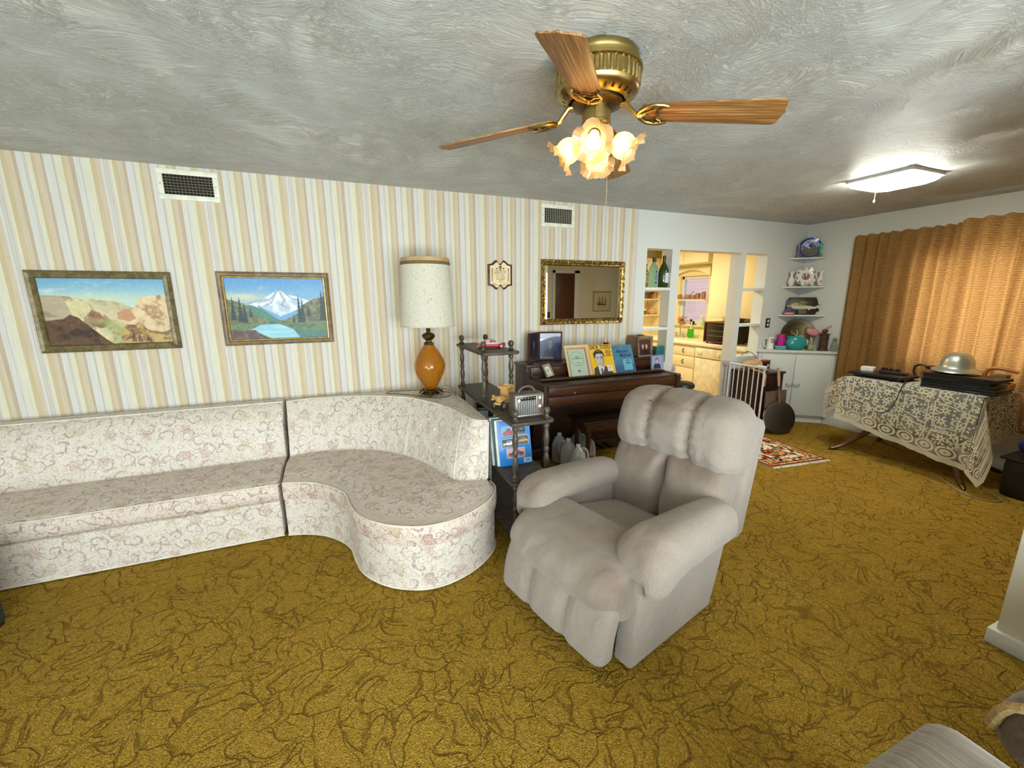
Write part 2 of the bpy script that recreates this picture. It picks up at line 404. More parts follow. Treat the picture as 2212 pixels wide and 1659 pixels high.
# right wall with window opening
wy0, wy1, wz0, wz1 = .70, 2.46, .88, 1.985
w = MB(); x0, x1 = RX, RX + .14
w.box(x0, x1, WY, WY + .14, 0, H); w.box(x0, x1, wy1, WY, 0, H); w.box(x0, x1, NY - .1, wy0, 0, H); w.box(x0, x1, wy0, wy1, 0, wz0); w.box(x0, x1, wy0, wy1, wz1, H)
struct('wall_right', w, m_white, 'white wall behind the gold curtain')
struct('wall_near', MB().box(SX1, RX, NY - .12, NY, 0, H), m_cream, 'cream wall seen in the mirror')
struct('wall_divider', MB().box(SX0, SX1, BY, SY, 0, H, .006), m_cream, 'white wall end at the right edge')
struct('wall_left', MB().box(LX - .1, LX, BY, WY, 0, H), m_white, 'white wall at the far left')
w = MB(); bx0, bx1, bz0, bz1 = -2.2, 2.2, .10, 2.2
w.box(LX, bx0, BY - .12, BY, 0, H); w.box(bx1, SX0 + .14, BY - .12, BY, 0, H); w.box(bx0, bx1, BY - .12, BY, 0, bz0); w.box(bx0, bx1, BY - .12, BY, bz1, H)
struct('wall_front', w, m_white, 'wall with the picture window behind the viewer')
struct('baseboard_right', MB().box(RX - .02, RX, NY, 3.04, 0, .11, .004), m_trim, 'white baseboard under the curtain')
b_ = MB().box(SX0 - .022, SX1, BY, SY + .022, 0, .075, .006)
struct('baseboard_divider', b_, m_trim, 'white baseboard of the wall end')
struct('baseboard_back', MB().box(LX, 2.876, WY - .014, WY, 0, .09, .003), m_trim, 'baseboard of the papered wall')

# windows
m_pane = glassy('window_glass', (.96, .98, .98, 1), .01, .99)
def window(name, axis, p, a0, a1, z0, z1, bars, label):
    fr = MB(); t = .05
    def bx(u0, u1, za, zb, d=.03):
        if axis == 'x': fr.box(p - d, p + d, u0, u1, za, zb, .004)
        else: fr.box(u0, u1, p - d, p + d, za, zb, .004)
    bx(a0, a0 + t, z0, z1); bx(a1 - t, a1, z0, z1); bx(a0, a1, z0, z0 + t); bx(a0, a1, z1 - t, z1)
    for q in bars: bx(q - .02, q + .02, z0, z1, .02)
    o = struct(name, fr, m_trim, label)
    g = MB()
    if axis == 'x': g.box(p - .003, p + .003, a0, a1, z0, z1)
    else: g.box(a0, a1, p - .003, p + .003, z0, z1)
    g.build('pane', m_pane, o); return o
window('window_1', 'x', RX + .07, wy0, wy1, wz0, wz1, ((wy0 + wy1) / 2,), 'window glowing through the gold curtain')
window('window_2', 'y', BY - .06, bx0, bx1, bz0, bz1, (-.4, .85), 'large picture window behind the viewer')

# door and trim on the near wall (seen in the mirror)
d = struct('door_1', MB().box(4.0, 4.44, NY, NY + .03, 0, 2.06, .004), wood('brown_door_wood', C(96, 58, 30), C(70, 40, 20), (30, 30, 2)), 'brown closet door seen in the mirror')
MB().lathe([(.012, 0), (.012, .03), (.028, .04), (.028, .06), (0, .068)], 14, M4=T4((4.40, NY + .03, 1.0), rx=-PI / 2)).build('door_handle', M('aged_brass', C(150, 120, 60), .3, 1), d)
w = MB()
for a, c_ in ((3.94, 4.0), (4.44, 4.56)): w.box(a, c_, NY, NY + .022, 0, 2.12, .004)
w.box(3.94, 4.56, NY, NY + .022, 2.06, 2.12, .004); struct('trim_1', w, m_trim, 'white door casing seen in the mirror')

# kitchen shell
KY = 6.35
struct('floor_kitchen', MB().box(1.2, RX + .1, WY + .14, KY + .1, -.1, 0), M('kitchen_vinyl', C(205, 180, 130), .4), 'kitchen floor')
struct('ceiling_kitchen', MB().box(1.2, RX + .1, WY + .14, KY + .1, H, H + .1), m_kit, 'kitchen ceiling')
struct('wall_kitchen_back', MB().box(1.2, RX + .1, KY, KY + .1, 0, H), m_kit, 'yellow kitchen wall with the open shelves')
struct('wall_kitchen_left', MB().box(1.1, 1.2, WY + .14, KY, 0, H), m_kit, 'kitchen side wall')
w = MB(); ky0, ky1, kz0, kz1 = 5.08, 5.70, 1.13, 1.92
w.box(RX, RX + .14, WY + .14, ky0, 0, H); w.box(RX, RX + .14, ky1, KY, 0, H); w.box(RX, RX + .14, ky0, ky1, 0, kz0); w.box(RX, RX + .14, ky0, ky1, kz1, H)
struct('wall_kitchen_right', w, m_kit, 'yellow kitchen wall around the sink window')
window('window_3', 'x', RX + .08, ky0, ky1, kz0, kz1, (), 'kitchen window over the sink')
# pale pink outbuilding seen through the kitchen window
b = NB('pink_siding'); z = b.xyz(b.pos())[2]; f = b.m_('FRACT', b.m_('DIVIDE', z, .16)); ln = b.ss(f, .0, .06)
b.bsdf(b.mix(ln, C(190, 150, 150), C(236, 196, 192)), .7); m_pink = b.m
o = thing('garden_shed', 'pale pink wooden shed wall outside the kitchen window', 'shed', (7.6, 6.6, 0))
MB().box(0, .3, -2.2, 2.2, -.2, 2.9).build('siding', m_pink, o)
d_ = MB().box(-.05, 0, -.75, .05, 0, 1.62, .01); d_.build('door', M('rose_paint', C(196, 130, 130), .6), o, label='dusky rose plank door')
MB().box(-.07, 0, .05, .2, 0, 1.62, .01).build('door_post', M('brown_post', C(150, 100, 80), .7), o)
MB().box(-.5, .4, -2.3, 2.3, 2.9, 3.0).build('roof', M('shed_roof', C(200, 160, 150), .7), o)

# ================================================================ light
W = bpy.data.worlds.new('sky'); SC.world = W; W.use_nodes = True
nt = W.node_tree; bg = nt.nodes['Background']; sky = nt.nodes.new('ShaderNodeTexSky'); sky.sky_type = 'NISHITA'
sky.sun_elevation = rad(50); sky.sun_rotation = rad(90); sky.sun_disc = False
nt.links.new(sky.outputs[0], bg.inputs[0]); bg.inputs[1].default_value = .22
def area(name, loc, rot, sx, sy, power, col, spread=PI):
    L = bpy.data.lights.new(name, 'AREA'); L.shape = 'RECTANGLE'; L.size = sx; L.size_y = sy; L.energy = power; L.color = col; L.spread = spread
    o = bpy.data.objects.new(name, L); COL.objects.link(o); o.location = loc; o.rotation_euler = rot; return o
def bulb(name, loc, power, col, r=.03):
    L = bpy.data.lights.new(name, 'POINT'); L.energy = power; L.color = col; L.shadow_soft_size = r
    o = bpy.data.objects.new(name, L); COL.objects.link(o); o.location = loc; return o
PICTURE_WIN, SIDE_WIN, KITCHEN_L = 270, 30, 38
area('picture_window_daylight', ((bx0 + bx1) / 2, BY - .2, 1.3), (rad(90), 0, 0), bx1 - bx0, bz1 - bz0, PICTURE_WIN, (.87, .94, 1.0))
area('added_ceiling_bounce', (0, BY - .9, .02), (rad(128), 0, 0), 4.2, 1.2, 265, (.86, .97, 1.0))  # added upward light outside the window, brightens the ceiling
area('side_window_daylight', (RX + .3, (wy0 + wy1) / 2, 1.45), (rad(90), 0, rad(90)), wy1 - wy0, 1.2, SIDE_WIN, (1.0, .90, .74))
sun = bpy.data.lights.new('outdoor_sun', 'SUN'); sun.energy = 3.0; sun.angle = .02; so = bpy.data.objects.new('outdoor_sun', sun); COL.objects.link(so); so.rotation_euler = (rad(12), rad(-38), 0)
# ================================================================ upholstery materials
def paisley(name, strength=1.0, tone=(1, 1, 1)):
    b = NB(name); uv = b.uv()
    wob = b.n('TexNoise'); b.put(wob.inputs['Vector'], uv); wob.inputs['Scale'].default_value = 22; wob.inputs['Detail'].default_value = 3
    u = b.n('VectorMath', dict(operation='MULTIPLY_ADD'), i0=wob.outputs['Color'], i1=(.05, .05, 0), i2=uv).outputs[0]
    def cell(sc, loc=(0, 0, 0), rnd=.75):
        v = b.scale(u, (sc, sc, 0), loc); vo = b.n('TexVoronoi', dict(voronoi_dimensions='2D', feature='F1'), Vector=v, Scale=1.0, Randomness=rnd)
        d = b.n('VectorMath', dict(operation='SUBTRACT'), i0=v, i1=vo.outputs['Position']).outputs[0]; q = b.xyz(d)
        th = b.m_('ARCTAN2', q[1], q[0]); r = vo.outputs['Distance']; c = b.n('SeparateColor', i0=vo.outputs['Color']).outputs
        return th, r, c
    def curl(th, r, c, turns, w, r0, r1):
        ph = b.m_('FRACT', b.m_('ADD', b.m_('ADD', b.m_('DIVIDE', th, 2 * PI), b.m_('MULTIPLY', r, turns)), c[0]))
        tri = b.m_('ABSOLUTE', b.m_('SUBTRACT', ph, .5)); band = b.m_('SUBTRACT', 1.0, b.ss(tri, w * .6, w))
        return b.m_('MULTIPLY', b.m_('MULTIPLY', band, b.ss(r, r0, r0 + .05)), b.m_('SUBTRACT', 1.0, b.ss(r, r1 - .08, r1)))
    th, r, c = cell(9.0); s1 = curl(th, r, c, 2.0, .13, .05, .52)
    th2, r2, c2 = cell(21, (.37, .11, 0)); s2 = curl(th2, r2, c2, 2.4, .12, .05, .5)
    th3, r3, c3 = cell(40, (.77, .51, 0)); s3 = curl(th3, r3, c3, 2.0, .12, .08, .5)
    thf, rf, cf = cell(5.4, (.2, .63, 0), .6)
    pet = b.m_('MULTIPLY', b.m_('ADD', 1.0, b.m_('MULTIPLY', b.m_('COSINE', b.m_('MULTIPLY', thf, 6.0)), .22)), .20)
    fl = b.m_('SUBTRACT', 1.0, b.ss(b.m_('SUBTRACT', rf, pet), -.05, .02))
    ring = b.m_('SUBTRACT', 1.0, b.ss(b.m_('ABSOLUTE', b.m_('SUBTRACT', b.m_('FRACT', b.m_('MULTIPLY', rf, 13.0)), .5)), .12, .3))
    base = b.mix(b.noise(uv, 3.0, 3), C(217, 206, 191), C(226, 217, 204))
    k = strength
    lace = b.ss(b.noise(uv, 85, 3, .6), .42, .58); s1 = b.m_('MULTIPLY', s1, b.m_('ADD', .45, b.m_('MULTIPLY', lace, .75))); fl = b.m_('MULTIPLY', fl, b.m_('ADD', .5, b.m_('MULTIPLY', lace, .7)))
    col = b.mix(b.m_('MULTIPLY', s3, .60 * k), base, C(168, 152, 142))
    col = b.mix(b.m_('MULTIPLY', s2,   .72 * k), col, C(170, 148, 140))
    col = b.mix(b.m_('MULTIPLY', s1, .80 * k), col, C(164, 148, 138))
    flc = b.mix(b.ss(cf[1], .45, .55), C(182, 146, 138), C(188, 172, 136))
    col = b.mix(b.m_('MULTIPLY', fl, b.m_('ADD', .34 * k, b.m_('MULTIPLY', ring, .40 * k))), col, flc)
    col = b.mix(b.m_('MULTIPLY', b.ss(b.noise(uv, 5.0, 4), .45, .75), .25), col, C(206, 190, 170))
    col = b.mix(1.0, col, tone + (1,), 'MULTIPLY')
    fine = b.noise(b.scale(uv, (420, 420, 1)), 1.0, 2); h = b.m_('ADD', b.m_('MULTIPLY', fine, .2), b.m_('MULTIPLY', b.m_('ADD', s1, fl), .25))
    b.bsdf(col, .5, 0, b.bump(h, .35, .002), Specular_IOR_Level=.35, Sheen_Weight=.12); return b.m
m_pais = paisley('faded_paisley_brocade'); m_paisS = paisley('worn_paisley_seat', 1.2, (.96, .90, .88))
m_welt = M('cream_welt', C(226, 216, 196), .5); m_dark = M('black_gap_fabric', C(30, 24, 20), .9)

def catmull(pts, n):
    P = [Vector(p) for p in pts]; d = [0]
    for a, c in zip(P[:-1], P[1:]): d.append(d[-1] + (c - a).length)
    out = []
    for i in range(n):
        t = d[-1] * i / (n - 1); k = max(j for j in range(len(P) - 1) if d[j] <= t + 1e-9)
        u = (t - d[k]) / max(1e-9, d[k + 1] - d[k]); p0, p1, p2, p3 = P[max(k - 1, 0)], P[k], P[k + 1], P[min(k + 2, len(P) - 1)]
        out.append(.5 * ((2 * p1) + (p2 - p0) * u + (2 * p0 - 5 * p1 + 4 * p2 - p3) * u * u + (3 * p1 - p0 - 3 * p2 + p3) * u ** 3))
    return out
def extrude_profile(mb, prof, x0, x1, r=.015, nx=24):
    """profile (y, z) swept along x with softly rounded ends; uv in metres"""
    cy = sum(p[0] for p in prof) / len(prof); cz = sum(p[1] for p in prof) / len(prof)
    xs = [x0, x0 + r * .3, x0 + r] + [x0 + r + (x1 - x0 - 2 * r) * i / nx for i in range(1, nx)] + [x1 - r, x1 - r * .3, x1]
    arc = [0]
    for a, c in zip(prof[:-1], prof[1:]): arc.append(arc[-1] + math.dist(a, c))
    P = []; U = []
    for i, x in enumerate(xs):
        e = min(i, len(xs) - 1 - i); sh = [r, r * .3, 0][e] if e < 2 else 0
        row = []
        for (y, z) in prof:
            dy, dz = cy - y, cz - z; L = math.hypot(dy, dz); row.append((x, y + dy / L * sh, z + dz / L * sh))
        P.append(row); U.append([(x, a) for a in arc])
    mb.grid(P, U, close_v=False)
    n = len(prof); o = len(mb.v) - len(xs) * n
    mb.f.append(tuple(o + j for j in range(n))[::-1]); mb.f.append(tuple(o + (len(xs) - 1) * n + j for j in range(n)))
    return mb

# ---------------------------------------------------------------- straight sofa
s1 = thing('sofa', 'long straight sofa section in faded cream paisley brocade under the two paintings', 'sofa', (-1.6, 3.2, 0))
o_ = Vector((-1.6, 3.2, 0))
def W2L(mb, base): mb.v = [(p[0] - base[0], p[1] - base[1], p[2] - base[2]) for p in mb.v]; return mb
X0, X1 = -2.80, -.478
def rnd_prof(pts, n=40): return [(p[0], p[1]) for p in catmull([(a, c, 0) for a, c in pts], n)]
base = extrude_profile(MB(), [(3.50, .012), (2.90, .012), (2.882, .014), (2.879, .04), (2.873, .26), (2.885, .268), (3.50, .268)], X0, X1)
W2L(base, o_).build('base', m_pais, s1)
sc_ = extrude_profile(MB(), [(3.36, .272), (2.90, .272), (2.872, .276)] + rnd_prof([(2.862, .29), (2.858, .33), (2.864, .368), (2.884, .386), (2.95, .395), (3.10, .406), (3.25, .409), (3.37, .400)], 22), X0, X1)
W2L(sc_, o_).build('seat_cushion', m_paisS, s1)
bk = extrude_profile(MB(), [(3.60, .28), (3.395, .28), (3.352, .36), (3.338, .405)] + rnd_prof([(3.334, .42), (3.335, .50), (3.36, .62), (3.405, .72), (3.45, .775), (3.49, .796), (3.54, .800), (3.60, .796)], 24), X0, X1, .02)
W2L(bk, o_).build('backrest', m_pais, s1)
for nm, pts, r in (('seat_piping', [(X0, 2.872, .381), (X1 + .004, 2.872, .381)], .0045), ('hem', [(X0, 2.882, .012), (X1, 2.882, .012)], .005), ('back_piping', [(X0, 3.478, .795), (X1, 3.478, .795)], .0045)):
    mb = MB().tube([tuple(Vector(pts[0]).lerp(Vector(pts[1]), i / 20)) for i in range(21)], r, 6); W2L(mb, o_).build(nm, m_welt, s1)

# ---------------------------------------------------------------- curved corner section
o2 = Vector((.15, 3.0, 0))
s2 = thing('sofa', 'curved end section of the paisley sofa with a rounded bumper seat and flat corner top', 'sofa', o2)
N = 56
Fp = [(-.455, 2.872), (-.38, 2.853), (-.307, 2.822), (-.24, 2.780), (-.18, 2.724), (-.113, 2.636), (-.068, 2.54), (-.045, 2.40), (-.010, 2.265), (.063, 2.148), (.145, 2.068), (.25, 2.008), (.345, 1.985), (.455, 1.995), (.585, 2.045), (.70, 2.125), (.775, 2.215), (.806, 2.30), (.80, 2.375)]
Jp = [(-.455, 3.335), (-.33, 3.352), (-.20, 3.350), (-.01, 3.298), (.18, 3.188), (.29, 3.080), (.398, 2.925), (.50, 2.70), (.549, 2.53), (.60, 2.435), (.69, 2.39), (.785, 2.378)]
Tp = [(-.455, 3.47), (-.33, 3.50), (-.19, 3.50), (.0, 3.465), (.20, 3.385), (.33, 3.30), (.44, 3.20), (.55, 3.02), (.635, 2.83), (.685, 2.63), (.72, 2.455), (.80, 2.385)]
Fc = catmull([(a, c, 0) for a, c in Fp], N); Jc = catmull([(a, c, 0) for a, c in Jp], N); Tc = catmull([(a, c, 0) for a, c in Tp], N)
def nrm(curve, i):
    t = (curve[min(i + 1, N - 1)] - curve[max(i - 1, 0)]).normalized(); return Vector((-t.y, t.x, 0)) * -1    # outward (to the viewer)
arcF = [0]
for i in range(1, N): arcF.append(arcF[-1] + (Fc[i] - Fc[i - 1]).length)
def sheet(rows, vv, name, mat, closers=()):
    mb = MB(); U = [[(arcF[i], v) for i in range(N)] for v in vv]; mb.grid(rows, U)
    for cl in closers: mb.add(cl, [tuple(range(len(cl)))], [(p[1], p[2]) for p in cl])
    return W2L(mb, o2)
Bc = []
for i in range(N):
    t = i / (N - 1)
    Bc.append(Vector((-.455 + (1.275) * min(1, t / .5), 3.60, 0)) if t < .5 else Vector((.82, 3.60 - 1.215 * ((t - .5) / .5), 0)))
# base
rows = [[Fc[i] + nrm(Fc, i) * -.004 + Vector((0, 0, z)) for i in range(N)] for z in (.012, .10, .19, .255, .264)]
rows.append([Fc[i].lerp(Jc[i], .3) + Vector((0, 0, .264)) for i in range(N)])
mb = sheet(rows, (0, .09, .18, .245, .255, .30), 'base', m_pais)
mb.build('base', m_pais, s2)
mb = MB().add([Fc[0] + Vector((0, 0, .012)), Bc[0] + Vector((0, 0, .012)), Bc[0] + Vector((0, 0, .264)), Fc[0] + Vector((0, 0, .264))], [(0, 1, 2, 3)], [(2.87, 0), (3.6, 0), (3.6, .25), (2.87, .25)])
W2L(mb, o2).build('end_panel', m_pais, s2)
# seat
prof = [(-.02, .268), (.004, .272), (.010, .30), (.013, .34), (.009, .37), (-.006, .389)]
rows = [[Fc[i] + nrm(Fc, i) * d + Vector((0, 0, z)) for i in range(N)] for d, z in prof]; vv = [0, .02, .05, .09, .12, .14]
rs = np.random.RandomState(3)
for k in range(1, 15):
    v = k / 14; row = []
    for i in range(N):
        p = (Fc[i] + nrm(Fc, i) * -.006).lerp(Jc[i] + Vector((0, .02, 0)) * v, v); bul = sin(min(1, v * 1.15) * PI) * min(1, (Fc[i] - Jc[i]).length / .35)
        z = .389 + .018 * bul + .016 * v + .0022 * sin(i * .9 + 3 * v) * bul + .003 * sin(p.x * 31 + p.y * 17) * bul
        row.append(p + Vector((0, 0, z)))
    rows.append(row); vv.append(.14 + v * .6)
cap = [r[0] for r in rows] + [Jc[0] + Vector((0, .02, .268))]
mb = MB(); U = [[(r[i].x * 1.0 + .3, r[i].y + vv[k] * .15) if k > 5 else (arcF[i], vv[k]) for i in range(N)] for k, r in enumerate(rows)]
mb.grid(rows, U); mb.add(cap, [tuple(range(len(cap)))], [(p.y, p.z) for p in cap]); W2L(mb, o2).build('seat_cushion', m_paisS, s2)
# back: inner face + top + outer walls
rows = []; vv = []
for v, bul, z in ((0, 0, .385), (.0, .012, .41), (.15, .022, .47), (.35, .028, .55), (.55, .022, .64), (.75, .012, .71), (.9, .004, .755), (.98, 0, .778), (1.03, -.004, .787)):
    rows.append([Jc[i].lerp(Tc[i], v) + nrm(Jc, i) * bul * min(1, 1.6 * (1 - i / N) + .2) + Vector((0, 0, z + .006 * sin(PI * i / N))) for i in range(N)]); vv.append(z)
for q in (.12, .5, 1.0): rows.append([Tc[i].lerp(Bc[i], q) + Vector((0, 0, .791 if q < 1 else .786)) for i in range(N)]); vv.append(.79 + q * .3)
rows.append([Bc[i] + Vector((0, 0, .4)) for i in range(N)]); vv.append(1.4); rows.append([Bc[i] + Vector((0, 0, .012)) for i in range(N)]); vv.append(1.8)
mb = MB(); U = [[(arcF[i] * 1.15, v) for i in range(N)] for v in vv]; mb.grid(rows, U); W2L(mb, o2).build('backrest', m_pais, s2)
# end cap of the back (right side) and the left side
e = [rows[k][N - 1] for k in range(len(rows))]
l_ = [rows[k][0] for k in range(len(rows))]
mb = MB().add(l_, [tuple(range(len(l_)))], [(p.y, p.z) for p in l_]); W2L(mb, o2).build('side_panel', m_pais, s2)
# seams and welts
def welt(nm, pts, r=.0045): W2L(MB().tube(pts, r, 6), o2).build(nm, m_welt, s2)
welt('seat_piping', [Fc[i] + nrm(Fc, i) * .006 + Vector((0, 0, .386)) for i in range(N)])
welt('base_seam', [Fc[i] + nrm(Fc, i) * -.006 + Vector((0, 0, .266)) for i in range(N)], .003)
welt('hem', [Fc[i] + Vector((0, 0, .012)) for i in range(N)], .006)
welt('back_piping', [Tc[i].lerp(Bc[i], .02) + Vector((0, 0, .794)) for i in range(N)])
k_ = max(i for i in range(N) if Jc[i].x < .37)
for kk in (k_, int(N * .86)): welt('back_seam', [rows[j][kk] + nrm(Jc, kk) * .001 for j in range(1, 9)], .003)
welt('side_piping', [rows[j][N - 1] + Vector((.002, -.002, 0)) for j in range(1, 9)], .006)
for tt, hh in ((.14, 4), (.30, 4), (.45, 4), (.62, 4), (.70, 4), (.76, 3)):
    i = int(tt * N); p = rows[hh][i] + nrm(Jc, i) * .004 - o2
    MB().lathe([(0, .006), (.006, .005), (.009, 0)], 10, M4=T4(p, rx=PI / 2)).build('button', m_welt, s2)
# torn welt on the bumper edge showing cord
welt('torn_cord', [Fc[i] + nrm(Fc, i) * .010 + Vector((0, 0, .391)) for i in range(int(N * .50), int(N * .70))], .0045)

# ================================================================ recliner
def recliner_mat(name, tone):
    b = NB(name); uv = b.uv(); a = b.n('Attribute', dict(attribute_name='stain')).outputs[2]  # attribute carries real stains plus brown shading painted on upward faces
    wv = b.n('TexWave', dict(wave_type='BANDS', bands_direction='X'), Vector=b.scale(uv, (1, 1, 1)), Scale=62.0, Distortion=2.5, Detail=2.0).outputs[1]
    wv2 = b.n('TexWave', dict(wave_type='BANDS', bands_direction='Y'), Vector=b.scale(uv, (1, 1, 1)), Scale=62.0, Distortion=2.5, Detail=2.0).outputs[1]
    f = b.noise(b.obj(), 210, 3); big = b.noise(b.obj(), 5, 4); weave = b.m_('MULTIPLY', b.m_('ADD', wv, wv2), .5)
    c = b.mix(b.ss(big, .3, .75), C(*[int(x * .97) for x in tone]), C(*tone))
    c = b.mix(.9, c, b.mix(b.ss(weave, .2, .8), C(196, 186, 176), C(255, 255, 255)), 'MULTIPLY')
    c = b.mix(.35, c, b.mix(f, C(120, 114, 108), C(255, 255, 255)), 'MULTIPLY')
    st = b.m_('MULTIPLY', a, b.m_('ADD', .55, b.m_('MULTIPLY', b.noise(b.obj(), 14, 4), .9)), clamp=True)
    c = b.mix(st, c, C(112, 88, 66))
    wr = b.noise(b.scale(b.obj(), (1, 1, 1)), 7.5, 3, .5, 1.5)
    h = b.m_('ADD', b.m_('MULTIPLY', weave, .16), b.m_('ADD', b.m_('MULTIPLY', f, .12), b.m_('MULTIPLY', wr, 1.9)))
    b.bsdf(c, .85, 0, b.bump(h, .55, .014), Specular_IOR_Level=.2, Sheen_Weight=.3, Sheen_Roughness=.5); return b.m
m_rec = recliner_mat('beige_chenille', (196, 184, 172)); 
rc = thing('recliner', 'beige chenille recliner armchair with brown head stain turned toward the curved sofa', 'armchair', (1.03, 1.16, 0), math.atan2(.2509, .968))
def stain_topshade(vs, spots):
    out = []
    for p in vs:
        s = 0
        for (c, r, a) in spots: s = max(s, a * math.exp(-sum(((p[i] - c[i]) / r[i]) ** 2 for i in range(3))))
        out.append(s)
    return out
def rpart(mb, nm, spots=(), **k): return mb.build(nm, m_rec, rc, uvbox=True, sharp=60, attr={'stain': stain_topshade(mb.v, spots)}, **k)
XZ = Matrix(((1, 0, 0, 0), (0, 0, 1, 0), (0, 1, 0, 0), (0, 0, 0, 1)))          # prism (x, y)->(u, z), extrude ->w
Wd = .78
for wa, wb in ((0.0, .105), (Wd - .105, Wd)):
    mb = MB().prism([(-.026, .014), (.605, .010), (.66, .16), (.72, .36), (.70, .47), (.05, .50), (.012, .40)], wa, wb, XZ, .018)
    rpart(mb, 'side_panel')
def arm(side):
    mb = MB()
    def fn(x, y, z):                        # x along the arm, y across, z up
        t = (x / .37 + 1) / 2               # 0 front .. 1 rear
        drop = -.05 * max(0, .22 - t) / .22 * (1 if z < 0 else .55); fat = 1.0 + .10 * math.exp(-((t - .12) / .16) ** 2) - .10 * t
        out = -1 if side == 0 else 1
        sag = -.02 * (y * out / .1) ** 2 * (1 if y * out > 0 else .2) - (.045 if y * out > .05 and z < 0 else 0) * (1 - .5 * t)
        cx, cy = .355 + x, (.035 if side == 0 else Wd - .035) + y * fat
        cz = .515 + z * fat + drop + sag - .03 * t + .012 * sin(t * PI)
        return (cx, cy, cz)
    mb.cushion(.37, .112, .082, .078, 18, (0, .06, .12), fn)
    w0 = .035 if side == 0 else Wd - .035
    rpart(mb, 'armrest', [((.25, w0, .62), (.40, .14, .06), .62), ((0, w0, .56), (.12, .14, .08), .55)])  # browner arm tops: shading of upward faces painted in with the stains
arm(0); arm(1)
# seat, front pad, footrest
mb = MB().cushion(.26, .285, .10, .06, 16, (0, 0, .25), lambda x, y, z: (.43 + x, Wd / 2 + y, .335 + z - .22 * (x + .26) * (1 if z > 0 else .3) - .02 * math.exp(-(y / .05) ** 2) * 0))
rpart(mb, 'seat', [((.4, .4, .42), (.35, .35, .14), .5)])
def fpad(x, y, z):
    t = z / .16                          # -1 bottom .. 1 top
    u = .035 + x - .085 * (1 - t * t) * (1 if x < 0 else .2) + (.11 * max(0, t) ** 2) - .01 * t
    fold = .006 * sin(y * 46 + 2 * t) * math.exp(-((t - .2) / .5) ** 2) * (1 if x < 0 else 0)
    return (u - fold, Wd / 2 + y * (1 + .06 * (1 - t) * .5), .345 + z + (.0 if t < .5 else -.02 * (t - .5)))
mb = MB().cushion(.10, .335, .16, .085, 20, (.25, .02, .04), fpad)
rpart(mb, 'front_pad', [((.06, .39, .49), (.14, .45, .07), .5), ((.0, .62, .46), (.12, .12, .12), .5), ((-.06, .10, .36), (.12, .16, .12), .75), ((-.03, .35, .42), (.1, .2, .1), .45)])  # stains, with brown shading painted along the front seat edge
def ffoot(x, y, z):
    t = z / .145; ch = sum(math.exp(-((y - s) / .022) ** 2) for s in (-.12, .12))
    u = -.075 + x - .075 * (t * -1 * .5 + .25) - .02 * (1 - t * t) + .028 * ch * (1 if x < 0 else 0) * (1 - .3 * t * t)
    u += .004 * sin(z * 150) * sum(math.exp(-((y - s) / .05) ** 2) for s in (-.12, .12)) * (1 if x < 0 else 0)
    return (u, Wd / 2 + y, .195 + z)
mb = MB().cushion(.055, .348, .145, .05, 26, (.3, .01, .03), ffoot)
rpart(mb, 'footrest', [((-.1, .05, .2), (.1, .05, .2), .25)])
# back
dh, dn = Vector((.24, 0, .971)), Vector((.971, 0, -.24))        # up the back, and backwards
def bk(h, t, w): p = Vector((.655, 0, .25)) + dh * h + dn * t; return (p.x, w, p.z)
for s_ in (-1, 1):
    def fb(x, y, z, s_=s_):              # x depth, y width, z height
        t = z / .235; pinch = math.exp(-((y * s_ + .165) / .03) ** 2)
        dep = x - .045 * (1 - t * t) * (1 if x < 0 else 0) * (1 - .6 * pinch)
        dep += .010 * sin((y * s_ * 38) + z * 24) * math.exp(-(((y * s_ + .17) / .09) ** 2)) * (1 if x < 0 else 0)
        return bk(.245 + z + .012 * s_ * 0, .085 + dep, Wd / 2 + s_ * .172 + y * (1 + .05 * t))
    mb = MB().cushion(.10, .172, .235, .075, 20, (.15, .03, .03), fb)
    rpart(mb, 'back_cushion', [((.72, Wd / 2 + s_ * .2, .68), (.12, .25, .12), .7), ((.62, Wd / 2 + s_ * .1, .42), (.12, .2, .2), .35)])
def fh(x, y, z):                          # head pillow with two gathered channels
    t = z / .195; ch = sum(math.exp(-((y - c) / .020) ** 2) for c in (-.125, .125)); front = 1 if x < 0 else .35
    gat = .007 * sin(z * 120) * sum(math.exp(-((y - c) / .055) ** 2) for c in (-.125, .125))
    dep = x - .03 * (1 - t * t) * front + .030 * ch * front + gat * front
    hh = .605 + z + .02 * max(0, t) * (x / .14) + (.022 * -ch if t > .6 else 0) + .012 * math.cos(y * 3.2)
    if t < -.5: hh -= .02 * math.exp(-((abs(y) - .27) / .12) ** 2) + .004 * sin(y * 60)
    return bk(hh, .095 + dep, Wd / 2 + y * (1 - .03 * t))
mb = MB().cushion(.15, .372, .195, .115, 34, (.08, .02, .06), fh)
c0 = bk(.72, -.05, Wd / 2 + .06)
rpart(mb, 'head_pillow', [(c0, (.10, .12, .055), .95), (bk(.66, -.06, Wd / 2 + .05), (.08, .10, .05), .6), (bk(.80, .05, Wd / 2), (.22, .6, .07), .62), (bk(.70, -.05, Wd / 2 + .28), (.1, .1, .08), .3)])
mb = MB().cushion(.075, .362, .345, .05, 14, (.1, 0, 0), lambda x, y, z: bk(.40 + z, .245 + x, Wd / 2 + y))
rpart(mb, 'back_shell')
mb = MB().box(.06, .60, .11, Wd - .11, .03, .24, .02); rpart(mb, 'base')
m_blk = M('black_plastic', C(24, 22, 22), .4)
for u, w_ in ((.06, .05), (.54, .05), (.06, Wd - .05), (.54, Wd - .05)): MB().cyl(.022, 0, .03, 12, (u, w_, 0)).build('foot', m_blk, rc)
